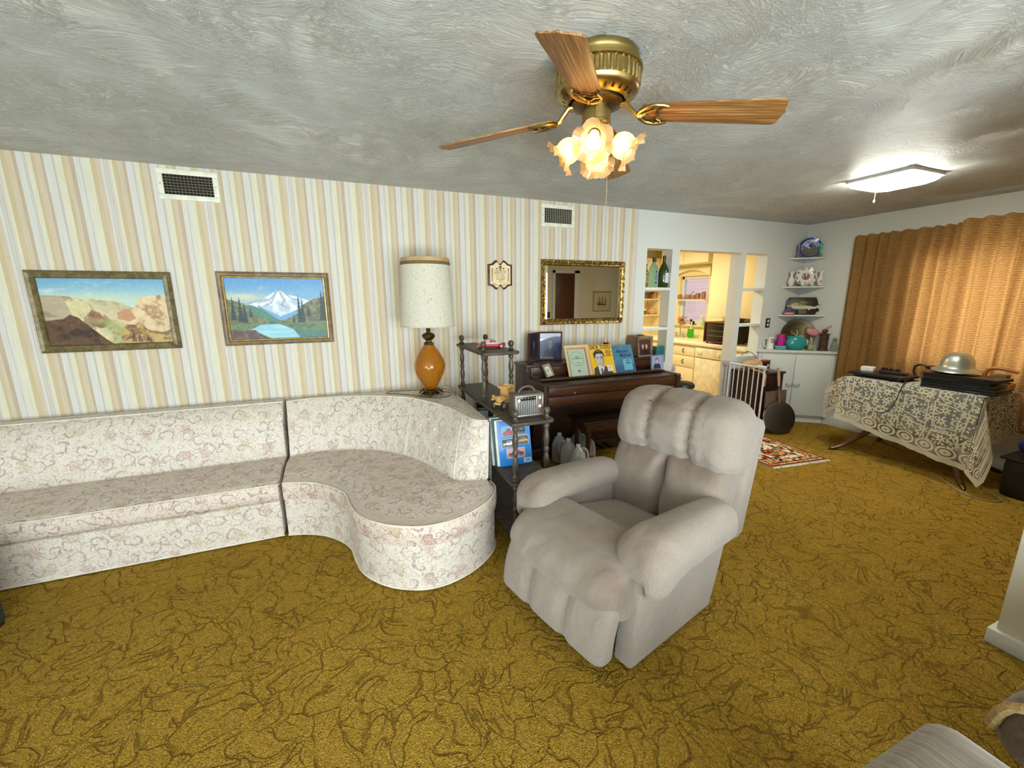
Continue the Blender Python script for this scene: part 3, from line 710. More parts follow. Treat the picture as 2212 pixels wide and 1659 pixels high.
# ================================================================ ceiling fan
def brass_mat(name, c1, c2, rough=.28):
    b = NB(name); n = b.noise(b.scale(b.obj(), (3, 3, 60)), 1.0, 3)
    b.bsdf(b.mix(n, c1, c2), rough, 1.0, b.bump(n, .04, .001)); return b.m
m_brass = brass_mat('antique_brass', C(150, 128, 76), C(186, 162, 104)); m_brassd = brass_mat('dark_antique_brass', C(60, 50, 32), C(104, 88, 54), .35)
m_oak = wood('oak_blade_veneer', C(192, 146, 88), C(126, 84, 42), (1.1, 44, 30), .45, .4, 4.0)
FX, FY = .975, 1.515
fan = thing('ceiling_fan', 'antique brass ceiling fan with four oak blades and four frilled glass lamps', 'ceiling fan', (FX, FY, H))
def z_(p): return [(r, z - H) for r, z in p]
MB().lathe(z_([(.0, 2.44), (.148, 2.44), (.152, 2.43), (.150, 2.42), (.155, 2.418), (.153, 2.41), (.158, 2.408), (.157, 2.398), (.166, 2.394), (.166, 2.384), (.158, 2.380), (.0, 2.38)]), 64).build('canopy', m_brass, fan)
MB().lathe(z_([(.10, 2.382), (.157, 2.380), (.157, 2.376), (.157, 2.336), (.157, 2.330), (.10, 2.328)]), 240, ripple=lambda a, z: 1 + (.028 * (1 if math.sin(a * 40) > 0 else -.2) if -.106 < z < -.062 else 0), cap=False).build('ribbed_drum', m_brass, fan, sharp=25)
MB().lathe(z_([(.157, 2.332), (.155, 2.322), (.148, 2.312), (.112, 2.290), (.106, 2.289), (.104, 2.296)]), 64, cap=False).build('motor_cone', m_brass, fan)
mb = MB()
for k in range(26):
    a = 2 * PI * k / 26; M4 = T4((0, 0, 0), rz=a) @ T4((.1335, 0, 2.3055 - H), ry=rad(-41))
    mb.cushion(.017, .0055, .002, .0019, 4, M4=M4)
mb.build('vent_slots', m_brassd, fan)
MB().lathe(z_([(.0, 2.300), (.100, 2.297), (.098, 2.282), (.07, 2.272), (.0, 2.272)]), 40).build('flywheel', m_brassd, fan)
MB().lathe(z_([(.0, 2.285), (.054, 2.285), (.055, 2.28), (.055, 2.222), (.057, 2.220), (.057, 2.212), (.045, 2.205), (.040, 2.185), (.02, 2.175), (.0, 2.172)]), 40).build('light_fitter', m_brass, fan)
# blades
R0_, R1_ = .165, .656
def blade_outline():
    pts = []
    for i in range(9): a = PI / 2 + PI * i / 8; pts.append((R0_ + .02 + .02 * cos(a), .049 * sin(a) if abs(sin(a)) > .99 else .049 * sin(a)))
    tip = [(R1_ - .035, -.067), (R1_ - .02, -.0665), (R1_ - .008, -.055), (R1_ - .006, -.03), (R1_ - .003, -.012), (R1_ + .004, 0), (R1_ - .003, .012), (R1_ - .006, .03), (R1_ - .008, .055), (R1_ - .02, .0665), (R1_ - .035, .067)]
    return pts + tip
for k, ang in enumerate((-131.5, -37.0, 142.5, 46.0)):
    M4 = T4((0, 0, 2.256 - H), rz=rad(ang)) @ T4(ry=rad(6)) @ T4(rx=rad(-13))
    bl = MB().prism(blade_outline(), 0, .006, None, .0015)
    o = bl.build('blade', m_oak, fan); o.matrix_local = M4
    br = MB(); zt = -.006
    hub = [(.086, 0, .038), (.104, 0, .036), (.124, 0, .018), (.144, 0, .000), (.160, 0, zt)]
    br.tube(hub, [.011, .011, .010, .009, .008], 10)
    for s in (-1, 1):
        br.tube([(.155, 0, zt), (.165, s * .022, zt), (.185, s * .042, zt), (.215, s * .052, zt), (.245, s * .050, zt), (.262, s * .044, zt)], [.008, .0075, .007, .007, .0065, .005], 8)
        br.tube([(.160, 0, zt), (.185, s * .012, zt), (.212, s * .030, zt), (.222, s * .051, zt)], .0038, 6)
        br.tube([(.232, 0, zt), (.222, s * .012, zt), (.224, s * .024, zt), (.238, s * .034, zt), (.240, s * .050, zt)], .0042, 6)
    br.tube([(.158, 0, zt - .002), (.172, 0, zt - .006), (.185, 0, zt)], [.009, .007, .004], 8)
    o = br.build('blade_bracket', m_brass, fan); o.matrix_local = M4
# frilled shades
def shade_mat():
    b = NB('amber_frilled_glass'); o = b.obj()
    v = b.n('TexVoronoi', Vector=o, Scale=170.0).outputs['Distance']; n = b.bump(v, .3, .002)
    tr = b.n('BsdfTranslucent', Color=b.mix(v, C(255, 226, 170), C(255, 214, 140)), Normal=n).outputs[0]; tp = b.n('BsdfTransparent', Color=C(255, 236, 196)).outputs[0]
    df = b.n('BsdfDiffuse', Color=C(250, 226, 180), Normal=n).outputs[0]
    gl = b.n('BsdfGlossy', Roughness=.12, Normal=n).outputs[0]
    a = b.n('MixShader', i0=.10, i1=b.n('MixShader', i0=.35, i1=tr, i2=df).outputs[0], i2=tp).outputs[0]
    b.surf(b.n('MixShader', i0=.07, i1=a, i2=gl).outputs[0]); return b.m
m_shade = shade_mat(); m_bulb = emit('lit_lamp_bulb', C(255, 206, 132), 42)
for k, ang in enumerate((-127, -37, 143, 53)):
    M4 = T4((0, 0, 2.172 - H), rz=rad(ang)) @ T4((.05, 0, 0), ry=rad(90 + 36))       # local +Z = outwards, down
    MB().lathe([(.012, -.012), (.012, .0), (.017, .002), (.021, .012), (.021, .034), (.019, .036), (0, .036)], 20, M4=M4).build('socket_cup', m_brass, fan)
    P = []; prof = [(.023, .026, 0), (.030, .032, 0), (.041, .045, 0), (.047, .062, 0), (.047, .078, .0), (.043, .092, .05), (.046, .102, .25), (.056, .110, .6), (.066, .114, .85), (.074, .1165, 1.0)]
    for (r, z, wv) in prof:
        row = []
        for j in range(84):
            a = 2 * PI * j / 84; lob = 1.5 * abs(cos(3 * a)) ** .9 - .8; fine = cos(24 * a)
            row.append(M4 @ Vector(((r * (1 + .10 * wv * lob + .012 * wv * fine)) * cos(a), (r * (1 + .10 * wv * lob + .012 * wv * fine)) * sin(a), z - .013 * wv * lob + .0015 * wv * fine)))
        P.append(row)
    MB().grid(P, close_v=True).build('glass_shade', m_shade, fan)
    MB().lathe([(.0, .032), (.010, .034), (.012, .044), (.019, .056), (.022, .070), (.018, .084), (.008, .092), (0, .094)], 18, M4=M4).build('light_bulb', m_bulb, fan)
mb = MB(); cx, cy = .975 + .028 - FX, 1.515 - .046 - FY
for i in range(56): mb.lathe([(0, -.0021), (.0018, -.0012), (.0023, 0), (.0018, .0012), (0, .0021)], 6, (cx + .0006 * sin(i * .3), cy, 2.222 - H - i * .0056))
mb.build('pull_chain', M('chain_metal', C(226, 214, 184), .3, .8), fan)

# ================================================================ ceiling light in the dining area
cl = thing('ceiling_light', 'bright white faceted panel light on the ceiling by the gold curtain', 'ceiling light', (3.94, 2.01, H))
def octo(s, c): return [(-s, -s + c), (-s + c, -s), (s - c, -s), (s, -s + c), (s, s - c), (s - c, s), (-s + c, s), (-s, s - c)]
m_diff = emit('lit_diffuser', C(250, 251, 238), 50.0)
MB().prism(octo(.215, .02), -.022, 0, None).build('base_tray', m_trim, cl)
P = []
for s, z in ((.20, -.022), (.21, -.03), (.205, -.046), (.17, -.062), (.05, -.066), (.0001, -.066)): P.append([(x, y, z) for x, y in octo(s, min(.055, s * .4))])
MB().grid(P, close_v=True).build('diffuser', m_diff, cl, sharp=20)
MB().tube([(.10, .16, -.045), (.10, .162, -.12)], .0012, 6).build('pull_string', m_trim, cl)
MB().lathe([(0, -.145), (.005, -.14), (.006, -.125), (.003, -.118), (0, -.118)], 10, (.10, .162, 0)).build('pull_knob', m_trim, cl)

# ================================================================ wall vents
m_vent = M('ivory_enamel', C(228, 228, 208), .45); m_void = M('dark_duct', C(14, 12, 9), .9); m_lv = M('taupe_louvre_enamel', C(92, 84, 66), .5)
def vent(x0, x1, z0, z1, cols, rows_, label, fin):
    cx, cz = (x0 + x1) / 2, (z0 + z1) / 2; t = thing('air_vent', label, 'vent', (cx, WY, cz), 0, 'vents high on the striped wall')
    w, h = (x1 - x0) / 2, (z1 - z0) / 2; f = .034
    fr = MB()
    for a in ((-w, w, -h, -h + f), (-w, w, h - f, h), (-w, -w + f, -h + f, h - f), (w - f, w, -h + f, h - f)): fr.box(a[0], a[1], -.011, 0, a[2], a[3], .003)
    fr.build('frame', m_vent, t)
    MB().box(-w + f, w - f, -.0015, 0, -h + f, h - f).build('duct', m_void, t)
    mb = MB()
    for i in range(1, cols): x = -w + f + (2 * w - 2 * f) * i / cols; mb.box(x - .0018, x + .0018, -.010, -.002, -h + f, h - f)
    mb.build('upright_fins', fin, t); mb = MB()
    for i in range(1, rows_): z = -h + f + (2 * h - 2 * f) * i / rows_; mb.box(-w + f, w - f, -.007, -.002, z - .003, z + .003)
    mb.build('cross_louvres', m_lv, t)
    for s in (-1, 1): MB().lathe([(.004, 0), (.004, .002), (0, .003)], 8, M4=T4((s * (w - f / 2), -.011, 0), rx=PI / 2)).build('screw', M('screw_metal', C(150, 145, 130), .4, .6), t)
    MB().tube([(w - f * .75, -.011, -.02), (w - f * .75, -.02, -.018), (w - f * .75, -.02, .025), (w - f * .75, -.011, .027)], .0018, 6).build('damper_lever', m_vent, t)
vent(-1.073, -.726, 2.224, 2.418, 14, 7, 'ivory air vent with dark grid above the gap between the two paintings', m_lv)
vent(1.768, 2.121, 2.214, 2.410, 15, 6, 'ivory air vent with pale upright fins high above the gold mirror', M('pale_fin_enamel', C(170, 164, 148), .5))

# ================================================================ paintings
def frame_parts(t, w, h, fw, prof, mat, name='frame'):
    """mitred moulding; prof: list of (inset 0..fw, protrusion)"""
    P = []
    for (i, d) in prof: P.append([(-w + i, -d, -h + i), (w - i, -d, -h + i), (w - i, -d, h - i), (-w + i, -d, h - i)])
    return MB().grid(P, close_v=True).build(name, mat, t, smooth=False)
def moulding(name, c1, c2, rough=.45, metal=.2, sc=30):
    b = NB(name); n = b.noise(b.obj(), sc, 5, .65); b.bsdf(b.mix(b.ss(n, .35, .7), c1, c2), rough, metal, b.bump(b.noise(b.obj(), sc * 3, 3), .3, .002)); return b.m
# 1: canyon landscape
c = Canvas(300, 196, (120, 175, 205))
c.put(np.clip(c.Y * 2.2, 0, 1), (196, 214, 196)); c.put(np.clip((c.nz(5, 9, 2) - .5) * 4 * (1 - c.Y * 2.4), 0, .75), (232, 234, 220)); c.put(np.clip(.35 - c.Y * 1.6, 0, .5), (86, 146, 190))
c.put(np.clip((c.Y - .18) * 5, 0, 1) * (c.Y < .36) * np.exp(-((c.X - .42) / .35) ** 2) * .8, (224, 218, 178))
def shade_rock(m, col, dk, seed, sx=10, sy=5): n = c.nz(sx, sy, seed); c.put(m, col); c.put(m * np.clip((n - .48) * 5, 0, .85), dk); c.put(m * np.clip((.45 - c.nz(sx * 2, sy * 3, seed + 5)) * 5, 0, .5), tuple(min(255, int(x * 1.12)) for x in col))
shade_rock(c.below([(.30, .40), (.37, .31), (.5, .33), (.62, .36), (.72, .46), (.8, .6)], .02, 4) * (c.X > .25) * (c.X < .85), (198, 186, 148), (170, 160, 130), 11)
shade_rock(c.below([(0, .25), (.17, .26), (.28, .29), (.36, .34), (.40, .48), (.47, .55), (.55, .75)], .012, 5) * (c.X < .56), (208, 196, 150), (150, 128, 96), 12, 14, 6)
shade_rock(c.mask([(0, .25), (.16, .26), (.2, .45), (.22, .62), (0, .72)]), (176, 160, 136), (138, 120, 100), 13, 6, 14)
shade_rock(c.below([(.5, .8), (.60, .55), (.66, .50), (.72, .42), (.77, .28), (.9, .25), (1, .24)], .015, 6) * (c.X > .5), (214, 192, 150), (164, 124, 92), 14, 16, 8)
shade_rock(c.mask([(.57, .52), (.68, .46), (.72, .62), (.66, .66), (.57, .62)]), (190, 140, 106), (150, 104, 80), 15)
shade_rock(c.mask([(.33, .55), (.37, .47), (.43, .52), (.5, .72), (.42, .76), (.34, .70)]), (158, 118, 92), (112, 80, 62), 16)
c.put(np.clip(1 - np.abs(c.X - (.50 + .1 * np.sin(c.Y * 9))) / .14, 0, 1) * (c.Y > .62) * .9, (152, 160, 96)); c.put(np.clip(1 - np.abs(c.X - (.50 + .05 * np.sin(c.Y * 22))) / .04, 0, 1) * (c.Y > .7) * .7, (176, 190, 150))
shade_rock(c.below([(0, .62), (.14, .60), (.2, .54), (.26, .60), (.34, .74), (.44, .92), (.5, 1.0)], .015, 8), (96, 66, 44), (52, 38, 26), 17)
shade_rock(c.below([(.52, 1.1), (.57, .90), (.62, .72), (.74, .70), (.82, .80), (.92, .84), (1, .80)], .015, 9) * (c.X > .52), (190, 158, 96), (110, 82, 54), 18, 14, 10)
for q in ((.67, .78), (.72, .84), (.79, .88)): c.poly([(q[0] - .02, .98), (q[0], q[1]), (q[0] + .025, .98)], (92, 58, 44), .75)
c.put((c.nz(40, 26, 31) - .5) * .35, (250, 240, 210))
pt = thing('painting', 'framed canyon landscape painting with dark brown cliff, left of the snowy mountain one', 'painting', (-1.457, WY, 1.485))
w_, h_ = .372, .262
frame_parts(pt, w_, h_, .05, [(0, 0), (0, .018), (.006, .024), (.022, .018), (.040, .022), (.046, .014), (.048, .004)], moulding('olive_gilt_moulding', C(92, 80, 48), C(132, 116, 76)))
c.mesh('canvas', 2 * w_ - .094, 2 * h_ - .094, T4((0, -.006, 0)), vcol('oil_paint', .45, .4), pt)
# 2: snowy mountain over a lake
c = Canvas(300, 190, (88, 150, 205))
c.put(np.clip(c.Y * 2.0, 0, 1) * .8, (160, 196, 214)); cl_ = np.clip((c.nz(4, 6, 3) - .45) * 4, 0, 1) * np.exp(-((c.X - .3) / .4) ** 2 - ((c.Y - .24) / .16) ** 2); c.put(cl_ * .9, (206, 208, 178)); c.put(np.exp(-((c.X - .18) / .3) ** 2 - ((c.Y - .32) / .08) ** 2) * .7, (214, 208, 168))
mt = c.below([(.1, .47), (.22, .40), (.34, .36), (.42, .28), (.50, .20), (.55, .19), (.62, .27), (.72, .30), (.84, .38), (1, .47)], .01, 3)
c.put(mt, (226, 230, 236)); c.put(mt * np.clip((c.nz(16, 9, 8) - .5) * 5, 0, .55), (140, 168, 196))
for pts in ([(.52, .20), (.42, .36), (.3, .40)], [(.53, .2), (.58, .36), (.54, .44), (.62, .5)], [(.55, .2), (.66, .34), (.72, .36)], [(.5, .22), (.44, .40), (.36, .46)], [(.16, .44), (.28, .38), (.40, .34)]): c.line(pts, .008, (120, 142, 160), .55)
c.put(mt * np.clip((c.Y - .46) * 6, 0, 1) * .6, (170, 200, 226))
c.put(c.below([(.3, .42), (.36, .5), (.46, .58), (.52, .63), (.6, .58), (.7, .52)], .008, 4) * (c.X > .3) * (c.X < .72), (112, 160, 206)); c.put(c.below([(.24, .44), (.34, .5), (.42, .60), (.50, .69), (.55, .73)], .012, 6) * (c.X < .55), (76, 128, 110))
def bush(m, a, b_, sd): c.put(m, a); c.put(m * np.clip((c.nz(26, 18, sd) - .5) * 6, 0, .8), b_)
bush(c.below([(0, .34), (.06, .36), (.14, .40), (.2, .48), (.24, .58), (.34, .66), (.44, .72)], .02, 12) * (c.X < .45), (96, 104, 72), (132, 134, 92), 21)
bush(c.below([(.5, .72), (.6, .68), (.7, .58), (.76, .44), (.84, .38), (.92, .34), (1, .28)], .03, 13) * (c.X > .5), (92, 98, 72), (140, 136, 104), 22)
def pine(x, y0, y1, wd):
    for k in range(14):
        t = k / 14; yy = y0 + (y1 - y0) * t; ww = wd * (.15 + t) * (1 if k % 2 else .72); c.poly([(x - ww, yy + .05), (x, yy - .03), (x + ww, yy + .05)], (38, 58, 62), .92)
for a in ((.05, .30, .66, .035), (.12, .31, .70, .04), (.16, .40, .72, .035), (.22, .46, .6, .015), (.72, .28, .74, .04), (.755, .34, .74, .035), (.82, .40, .6, .02), (.65, .58, .72, .015), (.97, .20, .7, .045), (.995, .25, .7, .03)): pine(*a)
c.put(c.below([(0, .72), (.3, .74), (.5, .745), (.7, .74), (1, .72)], .006, 15), (104, 124, 84)); c.put(c.below([(0, .72), (1, .72)]) * np.clip((c.nz(20, 30, 33) - .5) * 5, 0, .7), (70, 92, 66))
c.poly([(.30, .77), (.36, .765), (.5, .765), (.56, .80), (.66, .88), (.70, 1.0), (.40, 1.0), (.28, .90), (.2, .85)], (136, 194, 214)); c.put(c.mask([(.2, .85), (.36, .765), (.5, .765), (.66, .88), (.7, 1), (.4, 1)]) * np.clip((c.nz(5, 40, 9) - .5) * 4, 0, .5), (180, 222, 230))
c.poly([(.64, .86), (.8, .88), (1, .90), (1, 1), (.70, 1)], (66, 116, 112), .85)
bush(c.below([(0, .84), (.12, .86), (.24, .86), (.3, .93), (.44, 1.02)], .02, 19) * (c.X < .44), (84, 66, 60), (120, 96, 84), 24)
c.put((c.nz(44, 30, 41) - .5) * .3, (240, 246, 250))
pt = thing('painting', 'framed painting of a snowy mountain, pines and a blue lake, nearer the table lamp', 'painting', (-.452, WY, 1.491))
w_, h_ = .370, .2675
frame_parts(pt, w_, h_, .05, [(0, 0), (0, .016), (.004, .020), (.012, .016), (.014, .022), (.026, .020), (.033, .012), (.034, .006)], moulding('brown_wood_moulding', C(112, 90, 66), C(146, 122, 92), .5, .05, 20))
frame_parts(pt, w_ - .034, h_ - .034, .01, [(0, .006), (0, .012), (.005, .013), (.010, .008), (.011, .003)], moulding('gilt_liner', C(190, 160, 84), C(226, 202, 132), .3, .7), 'gilt_liner')
c.mesh('canvas', 2 * w_ - .09, 2 * h_ - .09, T4((0, -.006, 0)), vcol('oil_paint', .45, .4), pt)

# ================================================================ mirror
mr = thing('mirror', 'wide mirror in an ornate carved gold frame above the piano', 'mirror', (2.243, WY, 1.6125))
w_, h_ = .475, .3065
m_gilt = moulding('carved_gilt', C(84, 62, 26), C(196, 160, 86), .32, .75, 46)
frame_parts(mr, w_, h_, .06, [(0, 0), (0, .022), (.008, .030), (.020, .026), (.034, .018), (.044, .020), (.052, .012), (.056, .006)], m_gilt)
rs = random.Random(5); mb = MB()
def scroll(x, z, a, r, s):
    pts = []
    for i in range(16): t = i / 15; q = a + s * t * 5.2; rr = r * (1 - .72 * t); pts.append((x + rr * cos(q), -.030, z + rr * sin(q)))
    mb.tube(pts, [.0052 * (1 - .5 * i / 15) for i in range(16)], 6)
per = [(-w_ + .018, z, 0) for z in np.linspace(-h_ + .03, h_ - .03, 9)] + [(w_ - .018, z, 0) for z in np.linspace(-h_ + .03, h_ - .03, 9)] + [(x, -h_ + .018, 1) for x in np.linspace(-w_ + .05, w_ - .05, 15)] + [(x, h_ - .018, 1) for x in np.linspace(-w_ + .05, w_ - .05, 15)]
for i, (x, z, k) in enumerate(per):
    scroll(x, z, rs.uniform(0, 6), .017, 1 if i % 2 else -1)
    mb.cushion(.009, .004, .005, .0039, 4, M4=T4((x + (.02 if k else 0), -.029, z + (0 if k else .02)), ry=rs.uniform(0, 3)))
for sx in (-1, 1):
    for sz in (-1, 1):
        for q in range(4): scroll(sx * (w_ - .03), sz * (h_ - .03), q * 1.6, .022, sx * sz)
mb.build('carved_pattern', m_gilt, mr)
b = NB('mirror_silver'); n = b.noise(b.obj(), 4, 2); b.bsdf(b.mix(n, C(226, 226, 216), C(232, 232, 222)), .015, 1.0); m_mirror = b.m
MB().box(-w_ + .05, w_ - .05, -.007, -.004, -h_ + .05, h_ - .05).build('looking_glass', m_mirror, mr)
for a in ((-w_ + .054, -w_ + .068), (w_ - .068, w_ - .054)): mb = MB().add([(a[0], -.0075, -h_ + .055), (a[1], -.0105, -h_ + .055), (a[1], -.0105, h_ - .055), (a[0], -.0075, h_ - .055)], [(0, 1, 2, 3)]); mb.build('bevelled_edge', m_mirror, mr, smooth=False)

# stitched ship sampler, light switch: on the near wall, seen in the mirror
c = Canvas(120, 100, (206, 198, 160))
c.rect(0, 0, 1, .05, (170, 160, 120)); c.rect(0, .95, 1, 1, (170, 160, 120)); c.rect(0, 0, .04, 1, (170, 160, 120)); c.rect(.96, 0, 1, 1, (170, 160, 120))
c.poly([(.2, .62), (.8, .58), (.74, .70), (.28, .70)], (120, 84, 50)); 
for x in (.32, .5, .66): c.line([(x, .62), (x, .22)], .006, (110, 80, 52)); c.ell(x, .42, .08, .07, (160, 130, 90), .3); c.ell(x, .54, .09, .06, (150, 118, 80), .3); c.ell(x, .31, .05, .05, (160, 130, 90), .3)
for y in (.78, .83): c.line([(.3, y), (.7, y)], .006, (120, 96, 70), .8)
sm = thing('sampler', 'small stitched sailing ship hanging on the cream wall, seen in the mirror', 'wall hanging', (5.12, NY, 1.495), PI)
c.mesh('cloth', .44, .40, T4((0, -.02, 0)), vcol('stitched_cloth', .9, .1), sm, lambda u, v: .006 * np.sin(u * 9) * (1 - v)); MB().tube([(-.235, -.02, .205), (.235, -.02, .205)], .007, 8).build('hanging_rod', M('rod_wood', C(150, 120, 70), .5), sm)
sw = thing('light_switch', 'dark light switch plate beside the closet door, seen in the mirror', 'light switch', (3.86, NY, 1.24), PI)
MB().box(-.035, .035, -.006, 0, -.058, .058, .003).build('plate', m_blk, sw); MB().box(-.005, .005, -.016, -.006, -.012, .010, .002).build('toggle', M('ivory_toggle', C(200, 190, 160), .4), sw)

# ================================================================ verse plaque
pq = thing('wall_plaque', 'small cream plaque with a printed verse and carved brown edge between lamp and mirror', 'plaque', (1.354, WY, 1.768))
def plq(sx, sz):
    half = [(0, .098), (.012, .102), (.022, .118), (.034, .130), (.052, .124), (.072, .104), (.092, .095), (.117, .093)]
    top = [(-x, z) for x, z in half[::-1]] + half[1:]; bot = [(x, -z) for x, z in top[::-1]]
    return [(x * sx, z * sz) for x, z in top + bot]
XZn = Matrix(((1, 0, 0, 0), (0, 0, -1, 0), (0, 1, 0, 0), (0, 0, 0, 1)))       # prism (x, y)->(x, z), extrude -> -y
MB().prism(plq(1, 1), 0, .016, XZn, .005).build('carved_edge', wood('plaque_wood', C(98, 56, 32), C(66, 36, 20), (20, 20, 20), .4), pq, sharp=50)
m_ink = M('brown_ink', C(74, 60, 36), .7)
MB().prism(plq(.84, .86), .016, .0185, XZn).build('verse_panel', M('cream_panel', C(232, 210, 166), .5), pq, smooth=False)
TX = T4((0, -.0188, 0), rx=PI / 2)
for i, s in enumerate(('This is the day', 'which the Lord', 'has made;', 'let us rejoice', 'and be glad', 'in it.')): lettering(s, .0172, T4((0, -.0188, .036 - .0178 * i), rx=PI / 2), m_ink, pq, bold=.0002)
mb = MB()
def dsh(x, z, a, b_, rot=0): mb.cushion(a, .0008, b_, .0007, 4, M4=T4((x, -.0188, z), ry=rot))
for s in (-1, 1):
    for k in range(9): dsh(s * .078 - .004, .034 - k * .011, .0045, .0016, .7); dsh(s * .078 + .004, .034 - k * .011, .0045, .0016, -.7)
    dsh(s * .078, .048, .004, .009); dsh(s * .078, .0, .0009, .055)
    for k in range(4): dsh(s * (.070 - k * .013), -.072 - k * .006, .006, .002, s * .6)
    dsh(s * .032, .056, .006, .006, .785); dsh(s * .032, .056, .002, .008)
dsh(0, .072, .014, .006); dsh(0, .062, .011, .003); dsh(0, .054, .012, .003); dsh(0, .045, .006, .004)
mb.build('printed_ornament', m_ink, pq)

# ================================================================ table lamp
LXp, LYp, LZ = .615, 3.27, .793
lp = thing('table_lamp', 'tall amber glass table lamp with a cream drum shade on the sofa corner', 'lamp', (LXp, LYp, LZ))
m_lbr = brass_mat('worn_lamp_brass', C(70, 54, 30), C(132, 108, 66), .4)
mb = MB().lathe([(.0, .02), (.055, .022), (.066, .034), (.056, .044), (.042, .050), (.046, .058), (0, .06)], 28)
for k in range(6):
    a = k * PI / 3 + .3; d = Vector((cos(a), sin(a), 0))
    mb.tube([d * .045 + Vector((0, 0, .03)), d * .07 + Vector((0, 0, .038)), d * .092 + Vector((0, 0, .022)), d * .106 + Vector((0, 0, .006)), d * .094 + Vector((0, 0, .007))], [.014, .016, .013, .010, .005], 8)
    mb.tube([d * .06 + Vector((0, 0, .012)), Vector((cos(a + .52), sin(a + .52), 0)) * .075 + Vector((0, 0, .024)), Vector((cos(a + 1.05), sin(a + 1.05), 0)) * .06 + Vector((0, 0, .012))], .007, 6)
mb.build('base', m_lbr, lp)
b = NB('amber_glass'); o_n = b.obj(); n = b.noise(o_n, 9, 2); fr = b.m_('ADD', .05, b.m_('MULTIPLY', b.m_('POWER', b.n('LayerWeight', Blend=.5).outputs[1], 4.0), .8))
lw = b.n('LayerWeight', Blend=.45).outputs[1]
t = b.n('BsdfTransparent', Color=b.mix(lw, C(252, 222, 140), C(206, 136, 44))).outputs[0]; dfx = b.n('BsdfTranslucent', Color=C(226, 160, 50)).outputs[0]; df2 = b.n('BsdfDiffuse', Color=b.mix(n, C(196, 130, 30), C(216, 152, 48))).outputs[0]
body = b.n('MixShader', i0=.62, i1=b.n('MixShader', i0=.5, i1=dfx, i2=df2).outputs[0], i2=t).outputs[0]
b.surf(b.n('MixShader', i0=fr, i1=body, i2=b.n('BsdfGlossy', Roughness=.04).outputs[0]).outputs[0]); m_amber = b.m
prof = [(.048, .055), (.056, .075), (.086, .13), (.110, .18), (.121, .225), (.116, .27), (.094, .325), (.066, .37), (.045, .40), (.036, .414)]
pr = [(p.x, p.y) for p in catmull([(a, c_, 0) for a, c_ in prof], 44)]
def optic(a, z):                          # diamond optic ripples
    t = min(1, max(0, (z - .06) / .3)); env = sin(PI * min(1, t * 1.05)) ** .7
    return 1 + .028 * env * (abs(sin(5 * a + 4.6 * t)) + abs(sin(5 * a - 4.6 * t)) - 1.2)
MB().lathe(pr, 120, ripple=optic, cap=False).build('glass_body', m_amber, lp)
MB().lathe([(.0, .405), (.038, .408), (.041, .415), (.038, .424), (.026, .430), (.022, .444), (.034, .452), (.047, .468), (.050, .482), (.040, .496), (.020, .504), (.014, .520), (.020, .528), (.012, .542), (.008, .60), (0, .60)], 28, ripple=lambda a, z: 1 + (.06 * abs(sin(5 * a)) if .45 < z < .5 else 0)).build('neck', m_lbr, lp)
def shade_fab():
    b = NB('flecked_linen_shade'); o = b.obj(); n = b.noise(b.scale(o, (140, 140, 60)), 1.0, 3, .6); n2 = b.noise(o, 90, 2)
    c = b.mix(b.ss(n, .58, .72), C(236, 232, 216), C(170, 150, 122)); c = b.mix(.25, c, b.mix(n2, C(190, 184, 170), C(255, 255, 255)), 'MULTIPLY')
    d = b.n('BsdfDiffuse', Color=c).outputs[0]; t = b.n('BsdfTranslucent', Color=c).outputs[0]
    b.surf(b.n('MixShader', i0=.25, i1=d, i2=t).outputs[0]); return b.m
sh0, sh1 = .553, 1.055
MB().lathe([(.209, sh0), (.2055, sh0 + .08), (.195, sh0 + .26), (.1815, sh1)], 56, cap=False).build('lamp_shade', shade_fab(), lp)
m_br = M('olive_braid', C(118, 96, 52), .7, 0, .3, 160, .6, 300)
MB().lathe([(.183, sh1 - .032), (.1845, sh1 - .03), (.184, sh1 + .002), (.180, sh1 + .012), (.168, sh1 + .012), (.16, sh1 - .004)], 56, cap=False, ripple=lambda a, z: 1).build('top_rim', M('tan_rim_fabric', C(190, 160, 116), .7), lp)
MB().lathe([(.1855, sh1 - .040), (.1875, sh1 - .034), (.1865, sh1 - .018), (.1845, sh1 - .016)], 200, cap=False, ripple=lambda a, z: 1 + .006 * sin(60 * a)).build('braid_trim', m_br, lp)
MB().lathe([(.209, sh0), (.211, sh0 + .004), (.209, sh0 + .010)], 56, cap=False).build('bottom_trim', M('cream_bias_tape', C(206, 196, 168), .7), lp)
mb = MB()
for k in range(3): a = k * 2.094; mb.tube([(0, 0, sh1 - .04), (.18 * cos(a), .18 * sin(a), sh1 - .01)], .0016, 5)
mb.build('shade_spider', m_lbr, lp)
MB().lathe([(0, .60), (.016, .602), (.018, .65), (.028, .69), (.026, .74), (0, .76)], 14).build('light_bulb', M('unlit_bulb', C(235, 235, 228), .2), lp)
cord = MB().tube([(p.x, p.y, p.z) for p in catmull([(.05, .02, .012), (.10, .06, .004), (.155, .0, .004), (.13, -.11, .004), (.03, -.145, .004), (-.06, -.09, .004), (-.16, .04, .004), (-.26, .13, .004), (-.33, .17, .004), (-.30, .24, .004), (-.18, .22, .004), (.0, .20, .004), (.12, .18, .004), (.175, .08, .004), (.185, -.05, .004), (.17, -.14, .004)], 90)], .0028, 6)
cord.build('power_cord', M('brown_cord', C(62, 44, 30), .5), lp)
